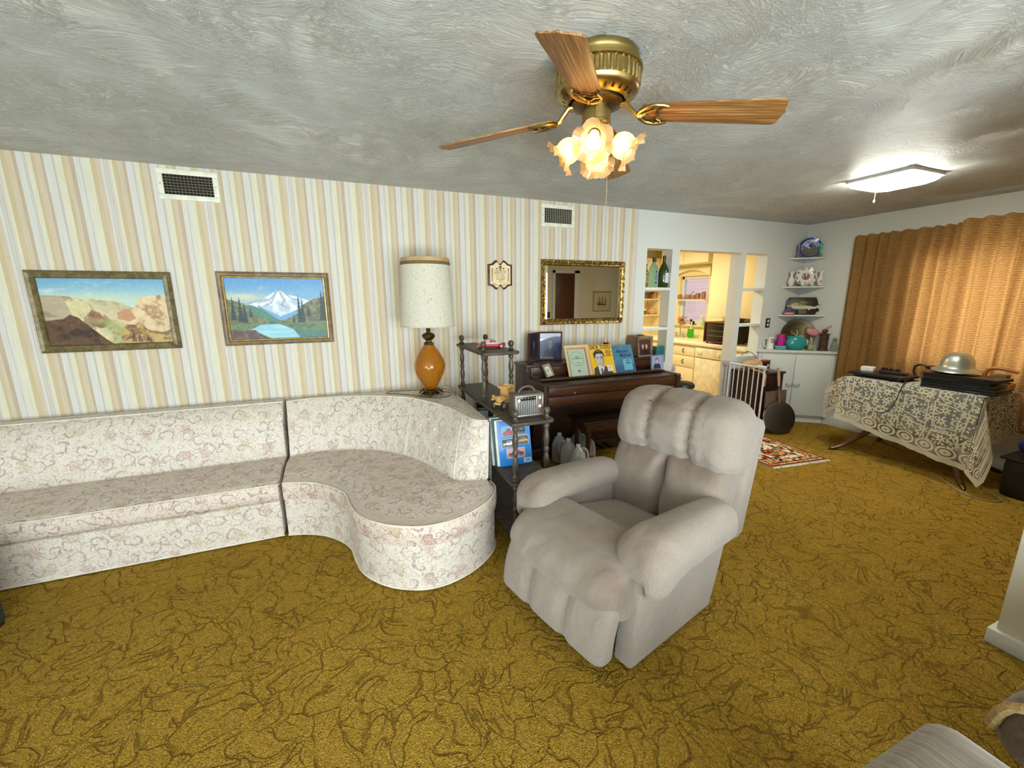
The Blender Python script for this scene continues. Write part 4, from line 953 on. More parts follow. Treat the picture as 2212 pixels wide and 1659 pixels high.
# ================================================================ etagere
m_eta = wood('grey_brown_stand_wood', C(92, 82, 68), C(66, 57, 46), (14, 14, 3), .35, .45, 4.0)
m_etas = wood('grey_brown_shelf_wood', C(84, 76, 66), C(60, 53, 45), (3, 22, 22), .5, .35, 5.0)
EX, EY = 1.0, 2.75
et = thing('shelf_stand', 'tiered dark wooden stand with turned posts beside the curved sofa', 'stand', (EX, EY, 0))
def spindle(L, r=.019):
    pr = [(.72, 0), (1.0, .005), (1.0, .03), (.8, .04), (.98, .055), (.98, .085), (.66, .11), (.62, .14), (.86, .22), (1.0, .30), (.86, .38), (.60, .435), (.78, .455), (1.0, .50), (.78, .545), (.60, .565), (.86, .62), (1.0, .70), (.86, .78), (.62, .86), (.66, .89), (.98, .915), (.98, .945), (.8, .96), (1.0, .97), (1.0, .995), (.72, 1.0)]
    return [(r * a, L * t) for a, t in pr]
def shelf_(x0, x1, y0, y1, z, nm='shelf'):
    r = .035; pts = []
    for cx, cy, a0 in ((x1 - r, y1 - r, 0), (x0 + r, y1 - r, 90), (x0 + r, y0 + r, 180), (x1 - r, y0 + r, 270)):
        for k in range(6): a = rad(a0 + 18 * k); pts.append((cx + r * cos(a) - EX, cy + r * sin(a) - EY))
    MB().prism(pts, z - .021, z, None, .005).build(nm, m_etas, et)
for z in (.095, .455, .835): shelf_(.86, 1.15, 2.125, 3.38, z)
shelf_(.86, 1.15, 2.66, 3.38, 1.19)
fin = [(.012, 0), (.019, .002), (.021, .010), (.013, .018), (.012, .026), (.017, .032), (.021, .042), (.022, .050), (.020, .060), (.014, .069), (0, .073)]
for px in (.90, 1.11):
    for py in (2.17, 3.33):
        for za, zb in ((.095, .434), (.455, .814)): MB().lathe(spindle(zb - za), 16, (px - EX, py - EY, za)).build('post', m_eta, et)
        MB().lathe([(0, 0), (.012, .004), (.018, .016), (.018, .026), (.010, .034), (.009, .074), (0, .074)], 12, (px - EX, py - EY, 0)).build('caster', m_brassd, et)
    for py in (2.75, 3.33):
        MB().lathe(spindle(.334), 16, (px - EX, py - EY, .835)).build('post', m_eta, et); MB().lathe(fin, 16, (px - EX, py - EY, 1.19)).build('finial', m_eta, et)
    MB().lathe(fin, 16, (px - EX, 2.17 - EY, .835)).build('finial', m_eta, et)

# portable radio
rd = thing('radio', 'brown leatherette portable radio with silver grille on the dark stand', 'radio', (1.018, 2.265, .8352))
m_leth = M('brown_leatherette', C(94, 80, 66), .6, 0, .15, 30, .3, 200); m_silv = M('brushed_silver', C(188, 188, 184), .3, .7); m_grl = M('grille_grey', C(120, 120, 116), .45, .4)
MB().box(-.100, .100, -.04, .05, 0, .150, .006).build('case', m_leth, rd)
fr = MB()
for a in ((-.092, .092, .012, .018), (-.092, .092, .133, .139), (-.092, -.087, .018, .133), (.087, .092, .018, .133), (.045, .048, .018, .133)): fr.box(a[0], a[1], -.046, -.040, a[2], a[3], .001)
fr.build('front_frame', m_silv, rd)
mb = MB()
for i in range(9): x = -.085 + i * .0143; mb.box(x, x + .0125, -.044, -.040, .019, .108, .002)
mb.build('speaker_grille', m_grl, rd)
MB().box(-.082, .042, -.0435, -.040, .111, .131, .001).build('tuning_dial', M('dial_black', C(26, 22, 22), .25), rd)
m_ltr = M('dial_print', C(214, 206, 190), .5)
for i, s_ in enumerate('567810'): lettering(s_, .011, T4((-.066 + i * .0195, -.044, .123), rx=PI / 2), m_ltr, rd, 'dial_number')
MB().box(.049, .086, -.0425, -.040, .02, .131, .001).build('control_panel', M('radio_brown_panel', C(112, 88, 74), .45), rd)
for x, z in ((.067, .122), (.067, .068), (-.073, .113)): MB().lathe([(.010, 0), (.010, .008), (.007, .011), (0, .011)], 16, M4=T4((x, -.0425, z), rx=PI / 2)).build('knob', M('ivory_knob', C(226, 220, 204), .35), rd)
MB().tube([(p.x, .004, p.z) for p in catmull([(-.055, 0, .149), (-.05, 0, .163), (-.02, 0, .184), (.02, 0, .186), (.05, 0, .166), (.056, 0, .149)], 24)], .007, 8).build('carry_handle', m_leth, rd)

# red and white model car
mc = thing('model_car', 'red and white toy model car on the top tier of the stand', 'toy car', (1.02, 2.93, 1.1905), rad(-4))
m_red = M('toy_red_paint', C(196, 40, 62), .18, 0, .05); m_wht = M('toy_white_paint', C(232, 226, 216), .2, 0, .04); m_chr = M('chrome', C(210, 210, 210), .12, 1.0, .03); m_tyre = M('toy_tyre', C(26, 26, 28), .6); m_pnk = M('toy_pink_paint', C(214, 120, 124), .2, 0, .05)
def side(pts, w, mat, nm, bev=.004, zoff=0): return MB().prism(pts, -w, w, Matrix(((1, 0, 0, 0), (0, 0, 1, 0), (0, 1, 0, zoff), (0, 0, 0, 1))), bev).build(nm, mat, mc)
side([(-.105, .014), (-.107, .030), (-.100, .040), (-.04, .033), (.04, .032), (.10, .038), (.104, .030), (.102, .014), (.082, .010), (-.08, .010)], .037, m_red, 'body')
side([(-.100, .040), (-.075, .047), (-.03, .046), (.03, .047), (.06, .046), (.098, .043), (.10, .038), (.04, .032), (-.04, .033)], .0355, m_wht, 'upper_body', .005)
side([(-.060, .046), (-.040, .066), (-.010, .070), (.012, .068), (.034, .046)], .028, m_pnk, 'roof', .006)
side([(.008, .0465), (.006, .064), (.0125, .0672), (.033, .0468)], .0285, M('toy_window', C(40, 44, 48), .08), 'windscreen', .001)
side([(-.020, .049), (-.018, .062), (.002, .063), (.003, .049)], .0288, M('toy_window', C(40, 44, 48), .08), 'side_window', .001)
for x in (-.066, .070):
    for s in (-1, 1):
        w_ = MB().lathe([(.0145, -.006), (.0155, -.003), (.0155, .003), (.0145, .006), (0, .006)], 18, M4=T4((x, s * .033, .0155), rx=PI / 2)).build('wheel', m_tyre, mc)
        MB().lathe([(.011, 0), (.010, .002), (.004, .003), (0, .003)], 16, M4=T4((x, s * .033 + s * .006, .0155), rx=-s * PI / 2)).build('whitewall', m_wht, w_)
for s in (-1, 1): MB().lathe([(.006, 0), (.006, .006), (0, .009)], 10, M4=T4((.100, s * .028, .036), ry=PI / 2)).build('headlamp', m_chr, mc)
for x in (-.108, .104): MB().box(x - .003, x + .003, -.038, .038, .014, .021, .002).build('bumper', m_chr, mc)

# wooden toy car
wc = thing('toy_car', 'unpainted pine toy car with black wheels beside the radio on the stand', 'toy car', (.965, 2.525, .8355), math.atan2(-.58, -.8))
m_pine = wood('toy_pine', C(222, 178, 116), C(196, 148, 86), (20, 20, 6), .45, .3, 3.0)
MB().box(-.075, .085, -.022, .022, .028, .046, .004).build('chassis', m_pine, wc)
MB().box(.01, .072, -.021, .021, .046, .082, .005).build('bonnet', m_pine, wc)
MB().prism([(-.075, .046), (-.075, .128), (-.060, .128), (-.055, .076), (-.012, .070), (-.008, .046)], -.030, .030, XZ, .004).build('seat_box', m_pine, wc)
MB().box(-.010, .000, -.030, .030, .046, .130, .002).build('windscreen_post', m_pine, wc)
MB().prism([(-.088, .126), (-.088, .140), (-.05, .152), (.0, .150), (.02, .140), (.02, .128)], -.036, .036, XZ, .003).build('roof', m_pine, wc)
MB().lathe([(.019, 0), (.019, .003), (0, .004)], 24, M4=T4((-.03, 0, .1515), sc=1)).build('roof_disc', M('pale_disc', C(236, 222, 190), .4), wc)
for s in (-1, 1):
    MB().prism([(.02, .05), (.03, .078), (.055, .082), (.085, .068), (.09, .060), (.06, .066), (.035, .060)], s * .022, s * .046, XZ, .003).build('mudguard', m_pine, wc)
    MB().lathe([(0, -.008), (.006, -.006), (.009, 0), (.006, .006), (0, .008)], 14, (.074, s * .036, .086)).build('headlamp', M('toy_brass_lamp', C(226, 206, 120), .25, .5), wc)
    for x in (.062, -.055):
        w_ = MB().lathe([(.020, -.006), (.025, -.005), (.025, .005), (.020, .006)], 24, M4=T4((x, s * .038, .025), rx=PI / 2), cap=False).build('wheel', m_tyre, wc)
        MB().lathe([(.020, -.004), (.020, .004), (.0, .005)], 20, M4=T4((x, s * .038, .025), rx=-s * PI / 2)).build('wheel_hub', M('hub_grey', C(150, 146, 136), .5) if x > 0 and s > 0 else m_pine, w_)
MB().cyl(.011, -.03, .03, 12, M4=T4((.062, 0, .025), rx=PI / 2)).build('axle', m_tyre, wc)

# magazines leaning on the lower shelf
def blue_cover():
    c = Canvas(150, 190, (22, 128, 214)); c.put((c.nz(6, 6, 2) - .5) * .3, (60, 160, 236))
    def photo(x0, y0, x1, y1, bgc, gr, car, hi):
        c.rect(x0, y0, x1, y1, (206, 200, 200)); c.rect(x0 + .01, y0 + .008, x1 - .01, y1 - .008, bgc); c.rect(x0 + .01, y0 + (y1 - y0) * .62, x1 - .01, y1 - .008, gr)
        w, h = x1 - x0, y1 - y0; P = lambda u, v: (x0 + u * w, y0 + v * h)
        c.poly([P(.12, .72), P(.10, .52), P(.34, .46), P(.42, .24), P(.66, .22), P(.76, .42), P(.92, .48), P(.94, .70)], car); c.poly([P(.38, .44), P(.44, .28), P(.64, .27), P(.70, .43)], hi)
        for u in (.28, .78): c.ell(*P(u, .73), w * .08, h * .13, (26, 24, 26), .3); c.ell(*P(u, .73), w * .04, h * .06, (190, 190, 190), .3)
    photo(.13, .12, .50, .36, (120, 170, 190), (120, 120, 116), (200, 36, 74), (90, 60, 70)); photo(.56, .14, .88, .34, (60, 90, 60), (110, 110, 104), (40, 60, 50), (130, 140, 130))
    photo(.10, .40, .52, .60, (26, 40, 34), (90, 96, 96), (230, 232, 236), (80, 90, 100)); photo(.55, .36, .94, .56, (70, 84, 60), (90, 96, 70), (226, 164, 116), (110, 90, 80))
    photo(.22, .62, .80, .84, (224, 176, 160), (190, 150, 140), (108, 74, 120), (170, 140, 160))
    c.rect(.74, .87, .97, .97, (236, 236, 236))
    for k in range(16): c.rect(.77 + k * .011, .88, .774 + k * .011 + (.003 if k % 3 else 0), .945, (50, 50, 60))
    return c
c = blue_cover()
lean = rad(14)
m_page = M('magazine_pages', C(226, 228, 224), .7, 0, .1, 90); m_cov = vcol('printed_cover', .3, .5, .3)
for i, (col, thk) in enumerate(((None, .006), (C(232, 232, 226), .008), (C(40, 84, 66), .006), (C(206, 214, 208), .010), (C(34, 60, 58), .008))):
    lab = ['blue magazine cover with vintage car photographs leaning on the lower tier', 'white spined magazine directly behind the blue car cover', 'dark green magazine second behind the blue car cover', 'pale thick magazine between the two dark green ones behind the blue cover', 'dark teal magazine at the back of the leaning stack on the lower tier'][i]
    y_ = 2.395 + i * .014
    t = thing('magazine', lab, 'magazine', (1.004, y_, .4585), rad(-2.6), 'magazines leaning on the lower tier')
    M4 = T4((0, 0, 0), rx=-lean); hgt = .30 if i == 0 else .30 + .006 * i; sx = -.012 * i
    if i == 0:
        MB().box(-.115, .115, .0005, thk, 0, hgt, .0005, 1, M4).build('pages', m_page, t); c.mesh('cover', .23, hgt, M4 @ T4((0, 0, hgt / 2)), m_cov, t)
    else:
        MB().box(-.115 + sx, .115 + sx, .001, thk - .001, 0.001, hgt - .002, 0, 1, M4).build('pages', m_page, t)
        mc_ = M('cover_%d' % i, col, .35); MB().box(-.1165 + sx, .116 + sx, 0, .001, 0, hgt, 0, 1, M4).box(-.1165 + sx, .116 + sx, thk - .001, thk, 0, hgt, 0, 1, M4).box(-.1175 + sx, -.1165 + sx, 0, thk, 0, hgt, 0, 1, M4).build('cover', mc_, t)
bb = thing('box_file', 'black box file with a white label tucked low behind the sofa corner', 'box', (.955, 2.93, .4555), rad(-12))
MB().box(-.06, .06, -.09, .09, 0, .30, .004).build('case', M('box_black', C(20, 20, 24), .4), bb)
MB().box(-.05, .02, -.0915, -.090, .17, .275, .0006, 1).build('label', M('white_label', C(214, 216, 220), .4), bb); MB().box(-.0615, -.060, -.08, .04, .20, .28, .0006, 1).build('label', M('white_label', C(214, 216, 220), .4), bb)

# ================================================================ piano
m_wal = wood('dark_walnut', C(70, 44, 31), C(46, 27, 19), (3, 26, 26), .33, .5, 5.0, .03); m_walp = wood('red_brown_walnut', C(84, 47, 27), C(58, 31, 18), (2.5, 30, 30), .3, .5, 5.0, .03)
po = Vector((2.23, 3.3, 0)); pn = thing('piano', 'dark walnut spinet piano with closed lid under the gold mirror', 'piano', po)
def pb(nm, x0, x1, y0, y1, z0, z1, mat=None, bev=.004): return W2L(MB().box(x0, x1, y0, y1, z0, z1, bev), po).build(nm, mat or m_wal, pn)
pb('back_case', 1.50, 2.96, 3.45, 3.595, .10, .68); pb('upper_case', 1.50, 2.96, 3.342, 3.595, .68, .945); pb('lid', 1.485, 2.975, 3.318, 3.603, .945, .966, None, .006)
pb('front_panel', 1.56, 2.90, 3.333, 3.341, .862, .942, m_walp, .002)
for xa in (1.50, 2.915): W2L(MB().prism([(3.34, .10), (3.34, .945), (3.335, .91), (3.318, .872), (3.29, .854), (3.20, .848), (2.985, .845), (2.975, .835), (2.975, .655), (3.34, .655)], xa, xa + .045, Matrix(((0, 0, 1, 0), (1, 0, 0, 0), (0, 1, 0, 0), (0, 0, 0, 1))), .004), po).build('side_arm', m_wal, pn)
pb('fallboard', 1.547, 2.913, 3.185, 3.338, .835, .853); pb('music_ledge', 1.56, 2.90, 3.150, 3.172, .848, .864, m_walp, .003)
pb('key_cover', 1.547, 2.913, 2.995, 3.155, .815, .838, None, .006)
pb('cover_front', 1.547, 2.913, 2.992, 3.006, .742, .818, m_walp, .003); pb('key_slip', 1.547, 2.913, 2.985, 3.006, .662, .738, m_walp, .003)
pb('key_bed', 1.547, 2.913, 3.006, 3.338, .662, .70)
MB().lathe([(.004, 0), (.004, .008), (.008, .012), (.008, .018), (0, .021)], 14, M4=T4(Vector((1.79, 2.992, .76)) - po, rx=PI / 2)).build('knob', M('brass_knob', C(206, 180, 120), .25, .9), pn)
pb('knee_panel', 1.545, 2.915, 3.43, 3.45, .12, .66)
pb('plinth', 1.50, 2.96, 3.43, 3.595, .0, .115)
for xa in (1.505, 2.905): W2L(MB().prism([(xa, 2.99), (xa + .05, 2.99), (xa + .05, 3.04), (xa, 3.04)], .0, .66, None, .006), po).build('leg', m_wal, pn)
for k in range(3): W2L(MB().tube([(2.24 + k * .09, 3.44, .075), (2.24 + k * .09, 3.34, .07), (2.24 + k * .09, 3.30, .065)], [.008, .012, .014], 8), po).build('pedal', m_brassd, pn)
# bench
bo = Vector((2.25, 3.08, 0)); bn = thing('piano_bench', 'dark walnut bench partly hidden behind the recliner', 'bench', bo)
W2L(MB().box(1.86, 2.66, 2.925, 3.235, .472, .495, .006), bo).build('seat', wood('bench_top', C(52, 36, 28), C(38, 25, 18), (3, 24, 24), .3, .5, 4.0), bn)
W2L(MB().box(1.905, 2.615, 2.955, 3.205, .395, .472, .003), bo).build('apron', m_walp, bn)
for x in (1.945, 2.575):
    for y in (2.985, 3.18): W2L(MB().lathe([(.014, 0), (.018, .04), (.022, .30), (.026, .40)], 12, (x, y, 0)), bo).build('leg', m_wal, bn)

# ---------------------------------------------------------------- on the piano
m_ph = vcol('photo_print', .25, .5, 1.0); m_matte = vcol('matte_print', .6, .3, 0.0)
def portrait(bgc, body, face=(190, 150, 130), hair=(60, 45, 38), w=90, h=120, two=False):
    c = Canvas(w, h, bgc); c.put((c.nz(4, 4, 3) - .5) * .5, tuple(min(255, x + 40) for x in bgc))
    for cx in ((.34, .66) if two else (.5,)):
        s = .8 if two else 1
        c.poly([(cx - .34 * s, 1), (cx - .28 * s, .68), (cx - .1 * s, .58), (cx + .1 * s, .58), (cx + .28 * s, .68), (cx + .34 * s, 1)], body); c.ell(cx, .36, .155 * s, .17 * s, hair, .1); c.ell(cx, .42, .125 * s, .155 * s, face, .1); c.ell(cx, .56, .06 * s, .08, face, .1)
        for e in (-1, 1): c.ell(cx + e * .05 * s, .40, .018, .010, (50, 40, 36), .5)
        c.ell(cx, .485, .035 * s, .010, (140, 80, 76), .5)
    return c
m_mah = wood('mahogany_frame', C(92, 50, 38), C(64, 32, 24), (20, 20, 20), .35, .5, 4.0)
def photo_frame(nm, label, M4, W, Hh, fw, cv, mat, loc, group=None, stand=False):
    t = thing(nm, label, 'photo frame', loc, 0, group); P = []
    for i, d in ((0, -.012), (0, .004), (fw * .3, .008), (fw * .9, .004), (fw, -.002)): P.append([M4 @ Vector(p) for p in ((-W / 2 + i, -d, i), (W / 2 - i, -d, i), (W / 2 - i, -d, Hh - i), (-W / 2 + i, -d, Hh - i))])
    MB().grid(P, close_v=True).add([M4 @ Vector(p) for p in ((-W / 2, .012, 0), (-W / 2, .012, Hh), (W / 2, .012, Hh), (W / 2, .012, 0))], [(0, 1, 2, 3)]).build('frame', mat, t, smooth=False)
    cv.mesh('photo', W - 2 * fw + .004, Hh - 2 * fw + .004, M4 @ T4((0, .002, Hh / 2)), m_ph, t)
    if stand: MB().add([M4 @ Vector(p) for p in ((-.012, .012, Hh * .7), (.012, .012, Hh * .7), (.016, .012 + Hh * .42, .014), (-.016, .012 + Hh * .42, .014), (-.012, .015, Hh * .7), (.012, .015, Hh * .7), (.016, .015 + Hh * .42, .014), (-.016, .015 + Hh * .42, .014))], [(0, 1, 2, 3), (7, 6, 5, 4), (0, 4, 5, 1), (1, 5, 6, 2), (2, 6, 7, 3), (3, 7, 4, 0)]).build('easel_back', M('black_card', C(40, 34, 30), .8), t)
    return t
bf = thing('photo_frame', 'large mahogany hinged double photo frame standing on the piano lid', 'photo frame', (1.735, 3.583, .9665), rad(-15))
for nm, rz, W, cv in (('wide_leaf', 0, .232, portrait((44, 56, 92), (24, 28, 52), (96, 88, 104), (34, 34, 54))), ('side_leaf', rad(180 + 38), .20, portrait((34, 30, 32), (52, 48, 48), (90, 78, 70), (30, 28, 28)))):
    M4 = T4(rz=rz) if rz == 0 else T4(rz=rad(52)) @ T4((-W, 0, 0))
    fw, Hh = .014, .275; P = []
    for i, d in ((0, -.010), (0, .006), (fw * .3, .009), (fw * .9, .005), (fw, .0)): P.append([M4 @ Vector(p) for p in ((i, -d, i), (W - i, -d, i), (W - i, -d, Hh - i), (i, -d, Hh - i))])
    fo = MB().grid(P, close_v=True).add([M4 @ Vector(p) for p in ((0, .010, 0), (0, .010, Hh), (W, .010, Hh), (W, .010, 0))], [(0, 1, 2, 3)]).build(nm, m_mah, bf, smooth=False)
    if rz: MB().box(W / 2 - .086, W / 2 + .086, -.001, .001, .014, .261, 0, 1, M4).build('velvet_panel', M('dark_velvet', C(34, 28, 26), .8), fo)
    cv.mesh('photo', W - 2 * fw, Hh - 2 * fw, M4 @ T4((W / 2, -.002, Hh / 2)), m_ph, fo)
MB().tube([(0, -.006, .05), (0, -.006, .07)], .004, 8).tube([(0, -.006, .20), (0, -.006, .22)], .004, 8).build('hinge', m_brass, bf)
# small leaning gilt frame
ux = Vector((.078, .02, .012)).normalized(); uz = Vector((-.050, .055, .120)); uz = (uz - ux * uz.dot(ux)).normalized(); uy = uz.cross(ux)
M4 = Matrix(((ux.x, uy.x, uz.x, 0), (ux.y, uy.y, uz.y, 0), (ux.z, uy.z, uz.z, 0), (0, 0, 0, 1)))
cv = Canvas(60, 90, (186, 186, 150)); cv.rect(.1, .06, .9, .94, (60, 60, 46)); cv.rect(.2, .2, .8, .8, (196, 200, 176))
for x in (.38, .6): cv.ell(x, .36, .06, .05, (70, 62, 52), .2); cv.rect(x - .08, .40, x + .08, .76, (50, 50, 48))
photo_frame('photo_frame', 'tiny gilt photo frame leaning on the left end of the piano', M4, .086, .128, .009, cv, M('old_gilt', C(150, 136, 96), .4, .5), (1.690, 3.232, .866))
# silver portrait and couple portrait
photo_frame('photo_frame', 'small pale blue graduate portrait on the right end of the piano', T4(rx=rad(-7)), .150, .142, .006, portrait((150, 156, 190), (44, 48, 78), (190, 170, 180), (60, 56, 74)), M('thin_silver_frame', C(170, 174, 184), .35, .4), (2.885, 3.218, .8550), stand=True)
photo_frame('photo_frame', 'brown family portrait frame leaning on the cardboard box', T4(rx=rad(-9)), .178, .192, .020, portrait((70, 48, 44), (38, 28, 30), (200, 160, 140), (90, 70, 60), two=True), moulding('umber_frame', C(96, 74, 56), C(140, 112, 84), .5, .0, 40), (2.835, 3.348, .9665))
cb = thing('cardboard_box', 'plain brown cardboard box on the right end of the piano lid', 'box', (2.865, 3.485, .9665))
MB().box(-.085, .090, -.098, .10, 0, .205, .002).build('carton', M('kraft_card', C(142, 114, 84), .8, 0, .08), cb); MB().box(-.02, .03, -.03, .02, .205, .216, .004).build('tape_knob', M('dark_card', C(80, 64, 50), .7), cb)
fg = thing('figurine', 'tiny dark red and white figurine on the piano lid behind the songbook', 'figurine', (2.455, 3.50, .9665))
MB().lathe([(.0, 0), (.026, .002), (.03, .06), (.032, .110), (.026, .128), (.0, .13)], 14).build('pedestal', m_wal, fg)
MB().cushion(.030, .014, .012, .010, 6, M4=T4((0, 0, .142))).build('sled', M('oxblood_glaze', C(92, 30, 34), .3), fg); MB().lathe([(0, 0), (.011, .004), (.012, .016), (.006, .026), (.009, .032), (.008, .042), (0, .046)], 12, (-.008, 0, .152)).build('snow_body', m_wht, fg); MB().lathe([(0, 0), (.008, .004), (.009, .014), (.005, .022), (.006, .03), (0, .034)], 12, (.014, 0, .152)).build('small_body', M('rose_glaze', C(190, 120, 110), .4), fg)

# sheet music: rests on the fallboard behind the ledge, leaning on the front panel
LEAN = math.atan2(.115, .27)
def sheet_at(x, y, rz=0.0): return (x, y, .8575), T4(rx=-LEAN)
# cream folder
loc, M4 = sheet_at(1.992, 3.196); t = thing('sheet_music', 'wide cream music folder with a brown border, behind the pale green score', 'sheet music', loc, 0, 'music on the piano ledge')
cv = Canvas(110, 120, (216, 186, 142)); cv.rect(.08, .10, .86, .13, (164, 112, 82)); cv.rect(.80, .10, .86, 1, (164, 112, 82)); cv.put((cv.nz(8, 8, 4) - .5) * .5, (232, 206, 166))
cv.mesh('cover', .262, .297, M4 @ T4((0, 0, .1485)), m_matte, t, lambda u, v: .010 * (u - .5) ** 2); MB().box(-.130, .130, .003, .007, 0, .295, 0, 1, M4).build('pages', M('old_pages', C(222, 200, 160), .8), t)
# pale green score
loc, M4 = sheet_at(1.972, 3.186); t = thing('sheet_music', 'pale green printed music score in front of the cream folder', 'sheet music', loc, 0, 'music on the piano ledge')
cv = Canvas(110, 150, (176, 192, 172)); cv.put((cv.nz(6, 6, 9) - .5) * .5, (196, 208, 190)); d_ = np.sqrt(((cv.X - .5) / .40) ** 2 + ((cv.Y - .34) / .26) ** 2); cv.put(np.abs(d_ - 1) < .03, (120, 136, 116)); cv.rect(0, 0, .02, 1, (70, 70, 56)); cv.ell(.5, .335, .035, .028, (96, 110, 90), .4); cv.ell(.5, .80, .09, .035, (74, 88, 66), .4)
cv.mesh('cover', .176, .252, M4 @ T4((0, 0, .126)), m_matte, t); MB().box(-.088, .086, .002, .005, 0, .25, 0, 1, M4).build('pages', M('old_pages', C(222, 200, 160), .8), t)
m_gink = M('grey_green_ink', C(92, 108, 88), .7)
for s, sz, z in (('KING', .019, .186), ('MACKINNONS', .017, .168), ('A Pageant', .010, .128), ('PIANO', .007, .10), ('NEW YORK', .008, .04), ('G. SCHIRMER', .007, .026)):
    if s != 'G. SCHIRMER': lettering(s, sz, M4 @ T4((0, -.001, z), rx=PI / 2), m_gink, t)
# yellow songbook
loc, M4 = sheet_at(2.243, 3.190); t = thing('sheet_music', 'yellow songbook with big black title and a grey portrait of a man', 'sheet music', loc, 0, 'music on the piano ledge')
cv = Canvas(150, 170, (236, 184, 34)); cv.put((cv.nz(5, 5, 9) - .5) * .4, (246, 200, 60))
cv.ell(.40, .50, .32, .34, (196, 148, 30), .6, .5)
cv.poly([(.05, 1), (.08, .80), (.28, .70), (.40, .92), (.55, .72), (.78, .84), (.90, 1)], (66, 62, 58)); cv.poly([(.26, .72), (.32, .66), (.52, .68), (.54, .78), (.42, 1), (.30, 1)], (214, 208, 196)); cv.poly([(.37, .82), (.44, .80), (.46, 1), (.36, 1)], (80, 78, 76))
cv.poly([(.20, .40), (.22, .30), (.36, .24), (.52, .28), (.58, .40), (.57, .58), (.50, .74), (.42, .78), (.32, .72), (.24, .58)], (196, 190, 178)); cv.poly([(.46, .34), (.58, .40), (.57, .58), (.50, .74), (.44, .76), (.50, .56)], (140, 134, 126), .8)
cv.poly([(.16, .46), (.14, .30), (.24, .20), (.42, .16), (.56, .22), (.62, .36), (.60, .44), (.54, .32), (.38, .30), (.24, .32), (.21, .44)], (44, 40, 38)); cv.put(cv.mask([(.24, .24), (.40, .18), (.52, .24), (.4, .25)]) * .6, (130, 124, 118))
for x in (.31, .47): cv.ell(x, .47, .045, .014, (60, 54, 50), .5); cv.line([(x - .06, .43), (x + .05, .425)], .010, (50, 46, 44))
cv.line([(.41, .47), (.43, .57), (.37, .585)], .008, (110, 104, 98)); cv.line([(.33, .655), (.46, .65)], .010, (96, 84, 80)); cv.ell(.195, .50, .03, .06, (170, 164, 152), .4)
cv.rect(.66, .72, .90, .92, (232, 226, 206)); 
for k in range(5): cv.rect(.69, .755 + k * .03, .86, .763 + k * .03, (150, 140, 120))
cv.mesh('cover', .252, .288, M4 @ T4((0, 0, .144)), m_matte, t); MB().box(-.125, .125, .002, .007, 0, .286, 0, 1, M4).build('pages', M('old_pages', C(222, 200, 160), .8), t)
m_k = M('black_print', C(30, 26, 20), .6)
lettering('DICK TODD', .052, M4 @ T4((0, -.001, .2625), rx=PI / 2), m_k, t, bold=.0012, sx=.80)
for s, sz, z in (('POPULAR', .014, .229), ('AMERICAN', .017, .212), ('COWBOY', .014, .195), ('SONGS', .021, .177)): lettering(s, sz, M4 @ T4((.078, -.001, z), rx=PI / 2), m_k, t, bold=.0003, sx=.9)
# blue method book
loc, M4 = sheet_at(2.490, 3.194); t = thing('sheet_music', 'faded blue piano method book at the right of the yellow songbook', 'sheet music', loc, 0, 'music on the piano ledge')
cv = Canvas(120, 150, (62, 116, 146)); cv.put((cv.nz(7, 7, 5) - .45) * 1.2, (88, 146, 170)); cv.put((cv.Y > .72) * .6, (36, 74, 116)); cv.rect(.46, .52, .88, .92, (104, 170, 190)); cv.rect(.06, .08, .30, .12, (50, 96, 130)); cv.line([(.1, .76), (.9, .80)], .006, (120, 160, 190), .5)
cv.mesh('cover', .236, .276, M4 @ T4((0, 0, .138)), m_matte, t, lambda u, v: .006 * np.sin(u * 3)); MB().box(-.116, .116, .007, .011, 0, .272, 0, 1, M4).build('pages', M('old_pages', C(222, 200, 160), .8), t)
m_bk = M('navy_print', C(34, 70, 104), .6)
lettering("Mason's", .042, M4 @ T4((.0, -.001, .212), rx=PI / 2), m_bk, t, bold=.0006); lettering('Method', .042, M4 @ T4((.03, -.001, .170), rx=PI / 2), m_bk, t, bold=.0006)
for s, z in (('TOUCH', .118), ('&', .104), ('TECHNIC', .09)): lettering(s, .014, M4 @ T4((.045, -.001, z), rx=PI / 2), m_bk, t, bold=.0003)

# ================================================================ water jugs
def jug_mat():
    b = NB('milky_plastic'); n = b.noise(b.obj(), 14, 3)
    t = b.n('BsdfTransparent', Color=C(236, 238, 238)).outputs[0]; d = b.n('BsdfDiffuse', Color=b.mix(n, C(222, 226, 228), C(236, 238, 238))).outputs[0]; tr = b.n('BsdfTranslucent', Color=C(226, 230, 228)).outputs[0]
    a = b.n('MixShader', i0=.18, i1=b.n('MixShader', i0=.35, i1=d, i2=tr).outputs[0], i2=t).outputs[0]
    b.surf(b.n('MixShader', i0=.08, i1=a, i2=b.n('BsdfGlossy', Roughness=.2).outputs[0]).outputs[0]); return b.m
m_jug = jug_mat(); m_cap = M('jug_cap_white', C(228, 230, 232), .4)
jugs = (((1.837, 2.975), 30, 'clear milky water jug nearest the recliner arm, without a label'), ((1.842, 3.155), 200, 'milky water jug behind the nearest one, left in the middle row'), ((1.846, 3.335), 120, 'milky water jug at the back left beside the stand post'), ((2.052, 3.160), -20, 'milky water jug with a red and blue label, right of the group'), ((2.050, 3.330), 0, 'milky water jug at the back right under the bench'))
